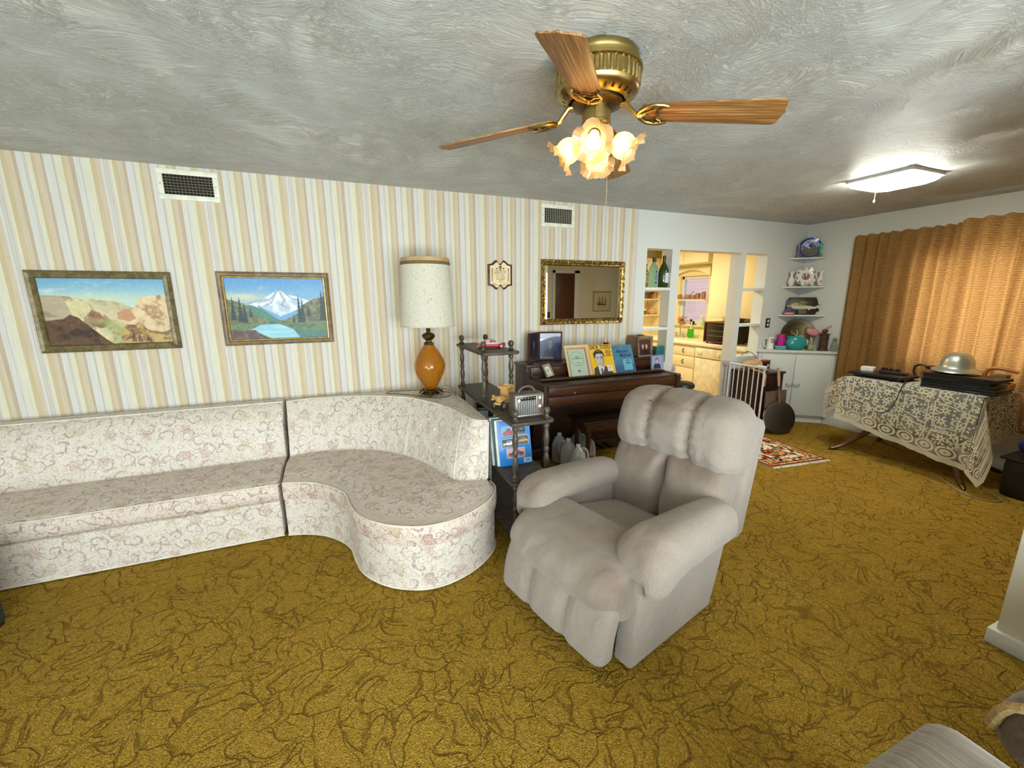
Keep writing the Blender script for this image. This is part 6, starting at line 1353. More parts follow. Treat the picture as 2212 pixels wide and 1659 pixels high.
# lace
def lace_mat():
    b = NB('cream_lace'); uv = b.uv(); q = b.xyz(uv); u_, v_ = q[0], q[1]            # v = distance from the hem
    wob = b.n('TexNoise'); b.put(wob.inputs['Vector'], uv); wob.inputs['Scale'].default_value = 18
    w_ = b.n('VectorMath', dict(operation='MULTIPLY_ADD'), i0=wob.outputs['Color'], i1=(.012, .012, 0), i2=uv).outputs[0]
    def cell(sc, loc, rnd):
        v = b.scale(w_, (sc, sc, 0), loc); vo = b.n('TexVoronoi', dict(voronoi_dimensions='2D'), Vector=v, Scale=1.0, Randomness=rnd)
        d = b.xyz(b.n('VectorMath', dict(operation='SUBTRACT'), i0=v, i1=vo.outputs['Position']).outputs[0]); return b.m_('ARCTAN2', d[1], d[0]), vo.outputs['Distance'], b.n('SeparateColor', i0=vo.outputs['Color']).outputs
    th, r, c = cell(9.5, (0, .2, 0), .5)
    pet = b.m_('ADD', .27, b.m_('MULTIPLY', b.m_('COSINE', b.m_('MULTIPLY', th, 7.0)), .10))
    f1 = b.m_('MULTIPLY', b.m_('SUBTRACT', 1.0, b.ss(b.m_('SUBTRACT', r, pet), -.02, .02)), b.ss(r, .06, .09))
    ph = b.m_('FRACT', b.m_('ADD', b.m_('ADD', b.m_('DIVIDE', th, 2 * PI), b.m_('MULTIPLY', r, 1.6)), c[0])); f2 = b.m_('MULTIPLY', b.m_('SUBTRACT', 1.0, b.ss(b.m_('ABSOLUTE', b.m_('SUBTRACT', ph, .5)), .05, .09)), b.ss(r, .36, .42))
    th2, r2, c2 = cell(27, (.5, .1, 0), .8)
    f3 = b.m_('SUBTRACT', 1.0, b.ss(b.m_('SUBTRACT', r2, b.m_('ADD', .24, b.m_('MULTIPLY', b.m_('COSINE', b.m_('MULTIPLY', th2, 5.0)), .10))), -.02, .03))
    f3 = b.m_('MULTIPLY', f3, b.ss(r, .30, .40))
    ed = b.n('TexVoronoi', dict(feature='DISTANCE_TO_EDGE', voronoi_dimensions='2D'), Vector=b.scale(w_, (4.6, 4.6, 0), (.3, .4, 0)), Scale=1.0, Randomness=.25).outputs['Distance']
    f4 = b.m_('SUBTRACT', 1.0, b.ss(b.m_('ABSOLUTE', b.m_('SUBTRACT', ed, .10)),   .016, .028))
    mot = b.m_('MAXIMUM', b.m_('MAXIMUM', f1, f2), b.m_('MAXIMUM', f3, f4))
    # border: solid hem, medallions above it
    su = b.m_('FRACT', b.m_('MULTIPLY', u_, 7.0)); du = b.m_('DIVIDE', b.m_('SUBTRACT', su, .5), .44); dv = b.m_('DIVIDE', b.m_('SUBTRACT', v_, .085), .045); rr = b.m_('SQRT', b.m_('ADD', b.m_('MULTIPLY', du, du), b.m_('MULTIPLY', dv, dv)))
    oval = b.m_('SUBTRACT', 1.0, b.ss(b.m_('ABSOLUTE', b.m_('SUBTRACT', rr, .92)), .10, .16)); dots = b.m_('MULTIPLY', b.m_('SUBTRACT', 1.0, b.ss(b.m_('ABSOLUTE', b.m_('SUBTRACT', rr, .35)), .15, .25)), .9)
    zone = b.m_('SUBTRACT', 1.0, b.ss(v_, .128, .132)); hem = b.m_('SUBTRACT', 1.0, b.ss(v_, .038, .042)); hl = b.ss(b.m_('ABSOLUTE', b.m_('SUBTRACT', b.m_('FRACT', b.m_('MULTIPLY', v_, 90.0)), .5)), .1, .3)
    bord = b.m_('MAXIMUM', b.m_('MAXIMUM', oval, dots), b.m_('MULTIPLY', hem, b.m_('ADD', .6, b.m_('MULTIPLY', hl, .4))))
    mask = b.m_('ADD', b.m_('MULTIPLY', zone, bord), b.m_('MULTIPLY', b.m_('SUBTRACT', 1.0, zone), mot))
    alpha = b.m_('ADD', .22, b.m_('MULTIPLY', mask, .78), clamp=True)
    f = b.noise(uv, 300, 2); col = b.mix(f, C(214, 206, 176), C(236, 228, 202)); nrm = b.bump(mask, .5, .003)
    d = b.n('MixShader', i0=.25, i1=b.n('BsdfDiffuse', Color=col, Normal=nrm).outputs[0], i2=b.n('BsdfTranslucent', Color=col).outputs[0]).outputs[0]
    b.surf(b.n('MixShader', i0=alpha, i1=b.n('BsdfTransparent').outputs[0], i2=d).outputs[0]); return b.m
m_lace = lace_mat()
lc = thing('tablecloth', 'cream lace tablecloth with scalloped edge hanging off the dining table', 'tablecloth', to + Vector((0, 0, TZ)))
def over(y):                                 # length of the front hang
    return .425 + (.185 * (YL - y) / (YL - YR) if y < YL else 0)
def drape_cloth(z0, scale, flare, ofs, nx=40):
    P = []; U = []
    ys = [YL - (YL - YR) * i / nx for i in range(nx + 1)]
    mb = MB()
    # top
    top = [[(XF - ofs + (XB - XF) * k / 4, y, z0) for k in range(5)] for y in ys]; mb.grid(top, [[(y, .45 + k * .16) for k in range(5)] for y in ys])
    # front skirt
    F = []; U = []
    for i, y in enumerate(ys):
        L = over(y) * scale; row = []; ur = []
        for k in range(15):
            s = k / 14 * L; wv = .012 * sin(y * 15 + 1) * (k / 14) ** 1.5 + .010 * sin(y * 31) * (k / 14) ** 2
            x = XF - ofs - (flare * s) - wv - .006 * (1 - math.exp(-s / .02)); z = z0 - s * .985 + .004 * math.exp(-s / .01) - .004
            if k == 14: z -= .006 * abs(sin(y * 46))
            row.append((x, y, z)); ur.append((y, L - s))
        F.append(row); U.append(ur)
    mb.grid(F, U)
    # front right corner: fan
    Lf, Lr = over(YR) * scale, .40 * scale; F = []; U = []
    for i in range(13):
        a = PI / 2 * i / 12; row = []; ur = []; dmax = min(Lf / max(1e-6, cos(a)), Lr / max(1e-6, sin(a)))
        for k in range(15):
            s = dmax * k / 14; fl = flare + .20 * sin(2 * a); x = XF - ofs - fl * s * cos(a) - .006; y = YR - ofs - fl * s * sin(a) * 1.2; z = z0 - s * math.sqrt(max(.2, 1 - fl * fl)) - .004 * (k > 0)
            row.append((x, y, z)); ur.append((YR - s * sin(a), min(Lf - s * cos(a), Lr - s * sin(a))))
        F.append(row); U.append(ur)
    mb.grid(F, U)
    # right skirt
    F = []; U = []
    for i in range(13):
        x = XF + (XB - XF) * i / 12; row = []; ur = []
        for k in range(12):
            s = Lr * k / 11; row.append((x, YR - ofs - flare * s - .012 * sin(x * 22) * k / 11, z0 - s)); ur.append((x, Lr - s))
        F.append(row); U.append(ur)
    mb.grid(F, U)
    return mb
mb = drape_cloth(TZ, 1.0, .115, .005)
# left flap thrown outwards over the corner
F = []; U = []
for i in range(9):
    a = i / 8; t0, t1 = Vector((XF - .004, YL, TZ)), Vector((XF + .035, YL + .172, .600)); b0, b1 = Vector((XF - .028, YL - .045, .478)), Vector((XF + .03, YL + .150, .338))
    T_, B_ = t0.lerp(t1, a) + Vector((0, 0, .02 * sin(PI * a))), b0.lerp(b1, a)
    F.append([T_.lerp(B_, k / 8) + Vector((-.012 * sin(PI * k / 8) - .012, 0, 0)) for k in range(9)]); U.append([(a * .2, .27 * (1 - k / 8)) for k in range(9)])
mb.grid(F, U)
W2L(mb, to + Vector((0, 0, TZ))).build('lace', m_lace, lc, sharp=None)
uc = thing('underlay_cloth', 'slate blue cloth showing through the lace on the dining table', 'tablecloth', to + Vector((0, 0, TZ - .004)))
mb = MB(); mb.box(XF - .001, XB - .03, YR + .004, YL - .006, TZ - .0055, TZ - .0015)
F = [[(XF - .002 - .008 * k / 8 - .002 * sin(y * 17) * k / 8, y, TZ - .002 - .33 * k / 8) for k in range(9)] for y in [YL - .01 - (YL - YR - .02) * i / 30 for i in range(31)]]; mb.grid(F)
F = [[(x, YR + .003 - .006 * k / 8, TZ - .002 - .24 * k / 8) for k in range(9)] for x in [XF + (XB - XF - .03) * i / 12 for i in range(13)]]; mb.grid(F)
W2L(mb, to + Vector((0, 0, TZ - .004))).build('cloth', M('slate_blue_cloth', C(92, 102, 120), .85, 0, .1, 30), uc, sharp=None)

# ---------------------------------------------------------------- on the table
Z7 = TZ + .0015
t = thing('hot_plate', 'flat black warming tray on short feet at the left end of the table', 'warming tray', (4.885, 2.315, Z7))
MB().box(-.14, .14, -.225, .225, .028, .046, .006).build('top_plate', M('satin_black', C(30, 28, 28), .35), t); MB().box(-.145, .145, -.23, .23, .024, .029, .002).build('rim', m_blk, t)
for x in (-.11, .11):
    for y in (-.19, .17): MB().cyl(.014, 0, .026, 12, (x, y, 0)).build('foot', m_blk, t)
MB().cyl(.016, 0, .02, 16, M4=T4((-.145, -.15, .034), ry=-PI / 2)).build('control_knob', m_blk, t)
t = thing('tissue_box', 'small white box on the black warming tray', 'box', (4.90, 2.445, Z7 + .0468), .2); MB().box(-.04, .04, -.05, .05, 0, .045, .003).build('carton', M('white_card', C(226, 226, 222), .6), t)
t = thing('remote_control', 'black remote control lying on the warming tray', 'remote control', (4.905, 2.235, Z7 + .0468), .22); MB().box(-.026, .026, -.105, .105, 0, .022, .005).build('case', m_blk, t)
for k in range(5): MB().box(-.016, .016, -.08 + k * .036, -.062 + k * .036, .022, .0245, .001).build('key_row', M('grey_keys', C(58, 58, 60), .5), t)
t = thing('hairbrush', 'black bristle brush behind the remote control', 'brush', (4.985, 2.30, Z7 + .0468), .12); MB().cushion(.02, .085, .010, .0098, 8, M4=T4((0, 0, .011))).build('back', m_blk, t)
rs = random.Random(2); mb = MB()
for k in range(90): x, y = rs.uniform(-.016, .016), rs.uniform(-.075, .075); mb.tube([(x, y, .018), (x + rs.uniform(-.004, .004), y + rs.uniform(-.006, .006), .038 + rs.uniform(-.004, .006))], .0016, 3)
mb.build('bristles', m_blk, t, kind='stuff')
t = thing('coffee_pot', 'round glass coffee pot with a black handle behind the black folders', 'coffee pot', (5.085, 2.03, Z7), rad(95))
MB().lathe([(0, .002), (.055, .003), (.066, .012), (.075, .045), (.073, .08), (.056, .112), (.046, .122)], 30, cap=False).build('carafe', glassy('carafe_glass', (.80, .74, .66, 1), .03, .88), t)
MB().lathe([(.047, .118), (.050, .126), (.050, .142), (.03, .148), (0, .15)], 26).build('collar_lid', m_blk, t)
MB().tube([(p.x, 0, p.z) for p in catmull([(.046, 0, .138), (.085, 0, .145), (.122, 0, .128), (.128, 0, .08), (.108, 0, .035), (.080, 0, .022)], 22)], .0095, 8).build('handle', m_blk, t)
m_lap = M('laptop_black', C(20, 20, 22), .35, 0, .2, 30)
stk = (('laptop', 'thick black laptop at the bottom of the dark stack', 'laptop', 4.862, 1.715, .0, .14, .232, .046, 0), ('laptop', 'thinner black laptop second from the bottom of the dark stack', 'laptop', 4.872, 1.735, .047, .135, .222, .030, .03), ('binder', 'black ring binder second from the top of the dark stack', 'binder', 4.862, 1.745, .078, .13, .205, .026, .06), ('binder', 'black ring binder under the metal hard hat, on top of the dark stack', 'binder', 4.855, 1.722, .105, .125, .235, .022, -.05))
for nm, lab, cat, x, y, z, hx, hy, th_, rz in stk:
    t = thing(nm, lab, cat, (x, y, Z7 + z + .0004), rz, 'dark stack on the lace table')
    if nm == 'laptop':
        MB().box(-hx, hx, -hy, hy, 0, th_ * .52, .004).build('base', m_lap, t); MB().box(-hx, hx, -hy, hy, th_ * .56, th_, .004).build('screen_lid', m_lap, t)
        MB().box(-hx - .0008, -hx + .004, -hy * .62, -hy * .25, th_ * .16, th_ * .36, 0).build('drive_bay', M('drive_grey', C(86, 86, 90), .3, .4), t)
        for s in (-1, 1): MB().cyl(.004, -.02, .02, 8, M4=T4((hx - .006, s * hy * .7, th_ * .54), rx=PI / 2)).build('hinge', m_lap, t)
    else:
        MB().box(-hx, hx, -hy, hy, 0, .003, .001).build('back_cover', m_lap, t); MB().box(-hx, hx, -hy, hy, th_ - .003, th_, .001).build('front_cover', m_lap, t); MB().box(-hx + .01, hx - .004, -hy + .006, hy - .006, .0032, th_ - .0032, 0).build('leaves', M('grey_leaves', C(70, 66, 62), .8), t); MB().box(hx - .003, hx, -hy, hy, .003, th_ - .003).build('spine', m_lap, t)
# aluminium hard hat
hh = thing('hard_hat', 'dented aluminium full brim hard hat on the black binders', 'hard hat', (4.93, 1.812, Z7 + .128 + .014), rad(20))
b = NB('dull_aluminium'); n = b.noise(b.obj(), 7, 4); n2 = b.noise(b.obj(), 70, 3); b.bsdf(b.mix(n, C(168, 172, 160), C(206, 210, 198)), b.m_('ADD', .28, b.m_('MULTIPLY', n2, .2)), .85, b.bump(n, .25, .01)); m_alu = b.m
P = []
for r, z in ((1.42, .0), (1.40, .004), (1.25, .010), (1.08, .018), (1.0, .030), (.985, .055), (.93, .085), (.82, .112), (.64, .134), (.42, .148), (.20, .154), (.0001, .155)):
    row = []
    for j in range(72):
        a = 2 * PI * j / 72; e = 1 + .022 * max(0, 1 - abs(r - .62) / .45) * cos(8 * a) * (1 if r < 1 else 0)
        br = 1 + (.10 * max(0, cos(a)) ** 2 if r > 1.05 else 0); row.append((.128 * r * e * br * cos(a), .108 * r * e * (1 + (.05 if r > 1.05 else 0)) * sin(a), z + (-.010 * abs(cos(a)) if r > 1.3 else 0) + .012))
    P.append(row)
MB().grid(P, close_v=True).build('shell', m_alu, hh, sharp=None)
MB().lathe([(.122, .012), (.120, .034), (.117, .034), (.119, .012)], 40, M4=Matrix.Diagonal((1, .86, 1, 1)), cap=False).build('inner_band', m_leth, hh)
# rattan tray with a bent handle
rt = thing('wooden_caddy', 'orange bentwood caddy with a hooped handle at the right end of the table', 'basket', (5.125, 1.61, Z7), rad(4)); m_bent = wood('orange_bentwood', C(196, 116, 44), C(158, 84, 28), (8, 30, 30), .4, .4, 4)
fr = MB().box(-.07, .07, -.085, .085, 0, .012, .003)
for a in ((-.07, -.058, -.085, .085), (.058, .07, -.085, .085), (-.058, .058, -.085, -.073), (-.058, .058, .073, .085)): fr.box(a[0], a[1], a[2], a[3], .012, .062, .002)
fr.build('tray', m_bent, rt); pts = catmull([(0, .079, .05), (0, .088, .11), (0, .070, .165), (0, .020, .182), (0, -.05, .172), (0, -.10, .160)], 26)
MB().tube(pts, [.016 - .004 * i / 25 for i in range(26)], 8).build('hoop_handle', m_bent, rt)
MB().box(-.05, .05, -.05, .03, .0125, .13, .003).build('dividers', M('olive_drab_card', C(96, 84, 48), .7), rt)
t = thing('strap', 'thin black strap hanging over the lace from the warming tray', 'strap', (4.63, 2.03, Z7))
pts = catmull([(.16, .05, .030), (.08, .02, .026), (.02, -.002, .012), (-.016, -.008, -.010), (-.040, .0, -.10), (-.058, .018, -.20), (-.080, .06, -.262), (-.088, .09, -.272)], 40)
MB().tube(pts, [.0045] * 36 + [.006, .007, .007, .005], 6).build('cord', m_blk, t)
t = thing('white_cable', 'thin white cable running off the right end of the lace table', 'cable', (5.06, 1.555, Z7))
MB().tube(catmull([(.04, -.0, .006), (.0, -.02, .006), (.02, -.06, .008), (.06, -.095, -.01), (.08, -.13, -.12), (.09, -.13, -.3)], 30), .003, 6).build('cord', M('white_cable_pvc', C(206, 204, 190), .5), t)

# ================================================================ around the table
t = thing('storage_tub', 'black storage tub on the floor at the right end of the table', 'tub', (4.98, 1.12, 0))
MB().cushion(.25, .24, .15, .03, 8, fn=lambda x, y, z: (x * (1 + .12 * z), y * (1 + .12 * z), .152 + z)).build('body', m_blk, t)
MB().box(-.27, .27, -.26, .26, .302, .322, .008).build('lid', M('satin_black', C(30, 28, 28), .35), t)
t = thing('blue_bag', 'crumpled dark blue bag on the black storage tub', 'bag', (4.95, 1.17, .342))
MB().cushion(.17, .15, .08, .07, 14, (.1, .1, .2), lambda x, y, z: (x + .012 * sin(y * 40), y + .01 * sin(x * 35 + z * 30), .082 + z + .010 * sin(x * 30) * sin(y * 26))).build('sack', M('navy_nylon', C(30, 44, 104), .5, 0, .2, 20, .4, 30), t)
MB().tube(catmull([(-.06, -.05, .155), (-.05, -.05, .20), (.03, -.05, .20), (.04, -.05, .155)], 14), .007, 6).build('strap', M('navy_nylon', C(30, 44, 104), .5), t)
t = thing('floor_cable', 'pale cable looping on the carpet under the lace corner', 'cable', (4.35, 1.35, 0))
MB().tube(catmull([(.42, .42, .006), (.28, .26, .006), (.14, .10, .006), (.16, -.04, .006), (.26, -.06, .008), (.32, .02, .02), (.30, .08, .06)], 40), .005, 6).build('cord', M('taupe_cable_pvc', C(146, 136, 112), .6), t)
t = thing('cloth_bag', 'blue cloth bag corner showing left of the lace flap', 'bag', (4.80, 2.565, .50))
MB().cushion(.10, .034, .10, .03, 10, fn=lambda x, y, z: (x, y + .008 * sin(x * 30), .10 + z)).build('pouch', M('blue_bag_canvas', C(36, 78, 140), .7, 0, .12, 30, .3, 90), t)
MB().tube(catmull([(-.06, 0, .195), (-.05, -.005, .25), (.05, -.005, .25), (.06, 0, .195)], 16), .006, 6).build('handle', M('blue_bag_canvas', C(36, 78, 140), .7), t)

# oriental rug
c = Canvas(120, 190, (222, 206, 176))
def mot(x0, y0, x1, y1, col, n, seed, th_): c.put(((c.X > x0) & (c.X < x1) & (c.Y > y0) & (c.Y < y1)) * (c.nz(n, int(n * 1.5), seed, 2) > th_), col)
c.rect(0, 0, 1, 1, (110, 52, 28)); c.rect(.035, .022, .965, .978, (222, 206, 176)); mot(.035, .022, .965, .978, (196, 130, 60), 26, 3, .52); c.rect(.06, .038, .94, .962, (90, 34, 22)); c.rect(.085, .055, .915, .945, (196, 140, 74)); mot(.085, .055, .915, .945, (84, 40, 24), 26, 5, .55); mot(.085, .055, .915, .945, (222, 206, 176), 30, 6, .64)
c.rect(.16, .105, .84, .895, (60, 30, 22)); c.rect(.175, .113, .825, .887, (228, 214, 184))
mot(.175, .113, .825, .887, (126, 40, 26), 15, 7, .60); mot(.175, .113, .825, .887, (56, 40, 34), 18, 8, .63); mot(.175, .113, .825, .887, (110, 120, 90), 16, 12, .70)
for cy in (.5, .24, .76): c.ell(.5, cy, .20, .09, (118, 34, 22), .15); c.put((np.hypot((c.X - .5) / .16, (c.Y - cy) / .07) < 1) * (c.nz(16, 22, 9) > .52), (206, 150, 84)); c.ell(.5, cy, .07, .035, (96, 120, 90), .3)
rg = thing('rug', 'small fringed oriental rug on the carpet behind the recliner', 'rug', (3.985, 2.935, 0), rad(-6.5))
c.mesh('pile', .68, 1.14, T4((0, 0, .011)) @ T4(rx=-PI / 2), vcol('rug_pile', .95, .1), rg); MB().box(-.34, .34, -.57, .57, .001, .0105, 0).build('backing', M('rug_backing', C(196, 180, 150), .9), rg)
rs = random.Random(4); mb = MB()
for e in (-1, 1):
    for k in range(60): x = -.335 + .67 * k / 59; mb.add([(x - .004, e * .57, .008), (x + .004, e * .57, .008), (x + .004 + rs.uniform(-.006, .006), e * .605, .004), (x - .004 + rs.uniform(-.006, .006), e * .605, .004)], [(0, 1, 2, 3)])
mb.build('fringe', M('fringe_cotton', C(226, 218, 196), .9), rg)

# ================================================================ dresser, gate, skimmer
dr = thing('side_chest', 'small dark wooden chest of drawers against the wall left of the corner cabinet', 'chest of drawers', (4.59, 3.42, 0)); m_dch = wood('dark_chest_wood', C(62, 38, 28), C(42, 24, 17), (3, 26, 26), .35, .45, 4)
MB().box(-.195, .195, -.20, .175, .06, .675, .004).build('carcass', m_dch, dr); MB().box(-.205, .205, -.222, .185, .675, .70, .006).build('top', m_dch, dr); MB().box(-.19, .19, -.19, .17, 0, .06).build('plinth', m_dch, dr)
for k in range(3):
    d = MB().box(-.178, .178, -.214, -.20, .085 + k * .195, .265 + k * .195, .005).build('drawer', m_dch, dr)
    for x in (-.09, .09): MB().lathe([(.005, 0), (.005, .010), (.013, .014), (.012, .02), (0, .023)], 12, M4=T4((x, -.214, .175 + k * .195), rx=PI / 2)).build('knob', m_brassd, d)
gt = thing('safety_gate', 'white metal child gate standing open beside the kitchen doorway', 'gate', (4.345, 3.36, 0)); m_gate = M('white_gate_enamel', C(214, 214, 220), .4)
GZ = .775
def gbar(y0, y1, z0, z1, r=.008): return MB().tube([(0, y0, z0), (0, y1, z1)], r, 8)
gbar(.235, -.215, GZ, GZ, .010).build('top_rail', m_gate, gt); gbar(.235, -.215, .06, .06, .010).build('bottom_rail', m_gate, gt)
for k in range(8): y = .235 - .45 * k / 7; gbar(y, y, .03 if k in (0, 7) else .06, GZ, .010 if k in (0, 7) else .006).build('bar', m_gate, gt)
MB().box(-.016, .016, -.235, -.12, GZ - .010, GZ + .026, .008).build('latch_handle', m_gate, gt)
gp = thing('gate_post', 'grey white gate mounting frame fixed to the right side of the doorway', 'gate frame', (4.353, 3.66, 0)); m_gp = M('lilac_grey_enamel', C(176, 176, 190), .45)
for y in (-.025, .03): MB().box(-.012, .012, y - .010, y + .010, .02, .80, .003).build('upright', m_gp, gp)
MB().box(-.018, .012, -.045, .05, .74, .80, .006).build('hinge_block', m_gp, gp); MB().box(-.018, .012, -.045, .05, .0, .05, .006).build('foot_block', m_gp, gp)
t = thing('gate_bracket', 'grey plastic gate catch on the left side of the doorway', 'bracket', (3.4525, 3.69, .75)); MB().box(0, .020, -.055, .055, -.05, .05, .006).build('mount', m_gp, t); MB().box(.018, .075, -.04, .035, .012, .040, .006).build('arm', m_gp, t); MB().box(.05, .10, -.03, .02, -.035, .028, .006).build('catch', m_gp, t)
t = thing('skimmer_pan', 'round long handled pan leaning against the dark chest on the carpet', 'pan', (4.57, 3.03, 0), rad(-18)); LN = T4(rx=-.20)
MB().lathe([(0, .004), (.150, .003), (.168, .002), (.186, -.012), (.192, -.012), (.190, .004), (.176, .010), (0, .011)], 48, M4=LN @ T4((0, 0, .194)) @ T4(rx=PI / 2)).build('dish', brass_mat('worn_steel', C(84, 80, 74), C(116, 110, 102), .5), t)
MB().lathe([(.186, -.014), (.194, -.012), (.192, .002)], 48, M4=LN @ T4((0, 0, .194)) @ T4(rx=PI / 2), cap=False).build('bright_rim', M('chrome', C(210, 210, 210), .12, 1.0), t)
MB().tube([LN @ Vector(p) for p in ((0, -.006, .375), (0, -.010, .43), (0, -.004, .50), (0, .0, .57))], .007, 8).build('shank', M('chrome', C(210, 210, 210), .12, 1.0), t)
MB().tube([LN @ Vector(p) for p in ((0, 0, .565), (0, 0, .66), (0, 0, .775))], [.014, .017, .015], 12).build('handle', M('pale_handle_wood', C(176, 142, 108), .55), t)
MB().prism([(-.035, .385), (.035, .385), (.012, .43), (-.012, .43)], -.003, .003, LN @ XZ).build('socket', M('worn_zinc', C(110, 106, 98), .4, .8), t, smooth=False)
t = thing('old_board', 'weathered grey brown board standing behind the round pan', 'board', (4.61, 3.150, 0.006), rad(-3)); MB().box(-.16, .16, -.010, .010, 0, .485, .003, 2, T4(rx=-.03)).build('plank', wood('weathered_board', C(118, 96, 74), C(82, 64, 48), (30, 30, 4), .8, .2, 3), t)
hp = thing('sun_hat', 'tan quilted hat with a hanging strap on the dark chest', 'hat', (4.497, 3.42, .7012), rad(-4))
MB().cushion(.105, .085, .058, .055, 16, (.05, .05, .15), lambda x, y, z: (x + .006 * sin(y * 40), y, .070 + z * (1 - .35 * max(0, -x) / .1) + .006 * sin(x * 45))).build('crown', M('tan_corduroy', C(190, 158, 116), .85, 0, .14, 26, .5, 60), hp)
MB().cushion(.05, .07, .008, .0078, 10, M4=T4((.10, -.05, .0105))).build('brim', M('taupe_brim', C(146, 124, 100), .8), hp)
MB().tube(catmull([(-.085, -.05, .06), (-.09, -.12, .03), (-.085, -.22, .016), (-.080, -.262, -.01), (-.084, -.264, -.07), (-.080, -.262, -.14)], 24), .009, 6).build('strap', M('tan_corduroy', C(190, 158, 116), .85), hp)
tn = thing('tea_tin', 'red and black tin on the dark chest', 'tin', (4.726, 3.44, .7008), rad(-4)); MB().box(-.058, .058, -.04, .04, 0, .100, .008).build('body', M('black_tin', C(40, 26, 26), .3), tn); MB().box(-.060, .060, -.042, .042, .088, .108, .006).build('lid', M('red_tin', C(150, 48, 40), .3), tn); MB().lathe([(.016, 0), (.016, .002), (0, .002)], 20, M4=T4((.02, -.041, .045), rx=PI / 2)).build('round_seal', M('seal_ivory', C(216, 200, 180), .4), tn)
for a in ((-.058, .058, .004, .016),): MB().box(a[0] - .0015, a[1] + .0015, -.0415, .0415, a[2], a[3], .001).build('red_band', M('red_tin', C(150, 48, 40), .3), tn)
wr = thing('wire', 'dark bent wire rising from the chest to the slot sill', 'wire', (4.60, 3.52, .701)); MB().tube(catmull([(.09, -.03, .004), (.115, .0, .07), (.085, .03, .16), (.02, .05, .20), (-.06, .05, .195), (-.12, .04, .16)], 30), .0045, 6).build('cord', M('dark_wire', C(84, 78, 66), .5), wr)
t = thing('paper_card', 'pale folded card standing behind the red tin', 'card', (4.768, 3.52, .7008), rad(-15)); MB().prism([(-.025, 0), (.025, 0), (.004, .115), (-.004, .115)], -.03, .03, XZ).build('card', M('cream_card', C(220, 214, 190), .7), t, smooth=False)

# black stool right of the piano
t = thing('plant_stool', 'small round black stool between piano and doorway', 'stool', (3.135, 3.12, 0)); MB().lathe([(0, .66), (.10, .66), (.115, .68), (.112, .705), (.09, .722), (0, .728)], 28).build('seat', m_blk, t)
for k in range(3): a = k * 2.094 + .4; MB().tube([(.07 * cos(a), .07 * sin(a), .665), (.13 * cos(a), .13 * sin(a), .0)], .010, 8).build('leg', m_blk, t)

# foreground pieces cut by the picture edge
ot = thing('ottoman', 'grey brown ribbed velour ottoman at the bottom edge, its near corner out of frame', 'ottoman', (1.035, .068, 0))
b = NB('streaked_velour'); o_ = b.obj(); n = b.noise(b.scale(o_, (60, 3, 3)), 1.0, 4, .6, .4); n2 = b.noise(o_, 120, 3); c1 = b.mix(b.ss(n, .3, .7), C(112, 96, 78), C(152, 136, 114)); c1 = b.mix(.4, c1, b.mix(n2, C(150, 145, 138), C(255, 255, 255)), 'MULTIPLY'); b.bsdf(c1, .9, 0, b.bump(b.m_('ADD', n, b.m_('MULTIPLY', n2, .4)), .5, .006), Sheen_Weight=.4); m_vel = b.m
MB().cushion(.375, .35, .20, .06, 14, (.0, .0, .06), lambda x, y, z: (x, y,   .262 + z)).build('cushion', m_vel, ot)
for x in (-.3, .3):
    for y in (-.28, .28): MB().cyl(.025, 0, .07, 12, (x, y, 0), None, .03).build('foot', m_dch, ot)
ac = thing('plush_armchair', 'brown plush armchair cut off at the bottom right corner', 'armchair', (2.02, -.02, 0))
m_plu = M('brown_plush', C(96, 70, 46), .95, 0, .35, 60, .8, 160, Sheen_Weight=.5); m_plw = M('golden_plush_welt', C(176, 146, 92), .95, 0, .25, 80, .6, 160)
MB().cushion(.30, .32, .20, .07, 14, (0, 0, .05), lambda x, y, z: (x + .08, y, .22 + z)).build('seat', m_plu, ac)
MB().cushion(.11, .40, .12, .10, 14, (.1, .02, .05), lambda x, y, z: (x - .26, y, .36 + z - .04 * (y > .25) * (y - .25) / .15)).build('armrest', m_plu, ac)
MB().cushion(.11, .40, .12, .10, 14, (.1, .02, .05), lambda x, y, z: (x + .40, y, .36 + z)).build('armrest', m_plu, ac)
MB().tube(catmull([(-.33, .405, .30), (-.352, .36, .42), (-.345, .18, .462), (-.34, -.1, .468), (-.34, -.36, .465)], 24), .014, 8).build('welt', m_plw, ac)
MB().tube(catmull([(-.15, .405, .34), (-.165, .35, .45), (-.17, .18, .478), (-.17, -.1, .478)], 24), .012, 8).build('welt', m_plw, ac)
MB().box(-.36, .50, -.38, .36, .03, .10, .02).build('base', m_dch, ac)
gb = thing('green_trunk', 'dark green painted trunk at the left edge in front of the sofa', 'trunk', (-1.93, 2.25, 0)); m_grn = M('forest_green_paint', C(42, 58, 50), .6, 0, .2, 30)
MB().box(-.27, .27, -.32, .322, .012, .38, .012).build('body', m_grn, gb); MB().box(-.275, .275, -.325, .327, .382, .44, .012).build('lid', m_grn, gb)
MB().box(-.262, .262, -.312, .314, 0, .012).build('base', m_blk, gb)
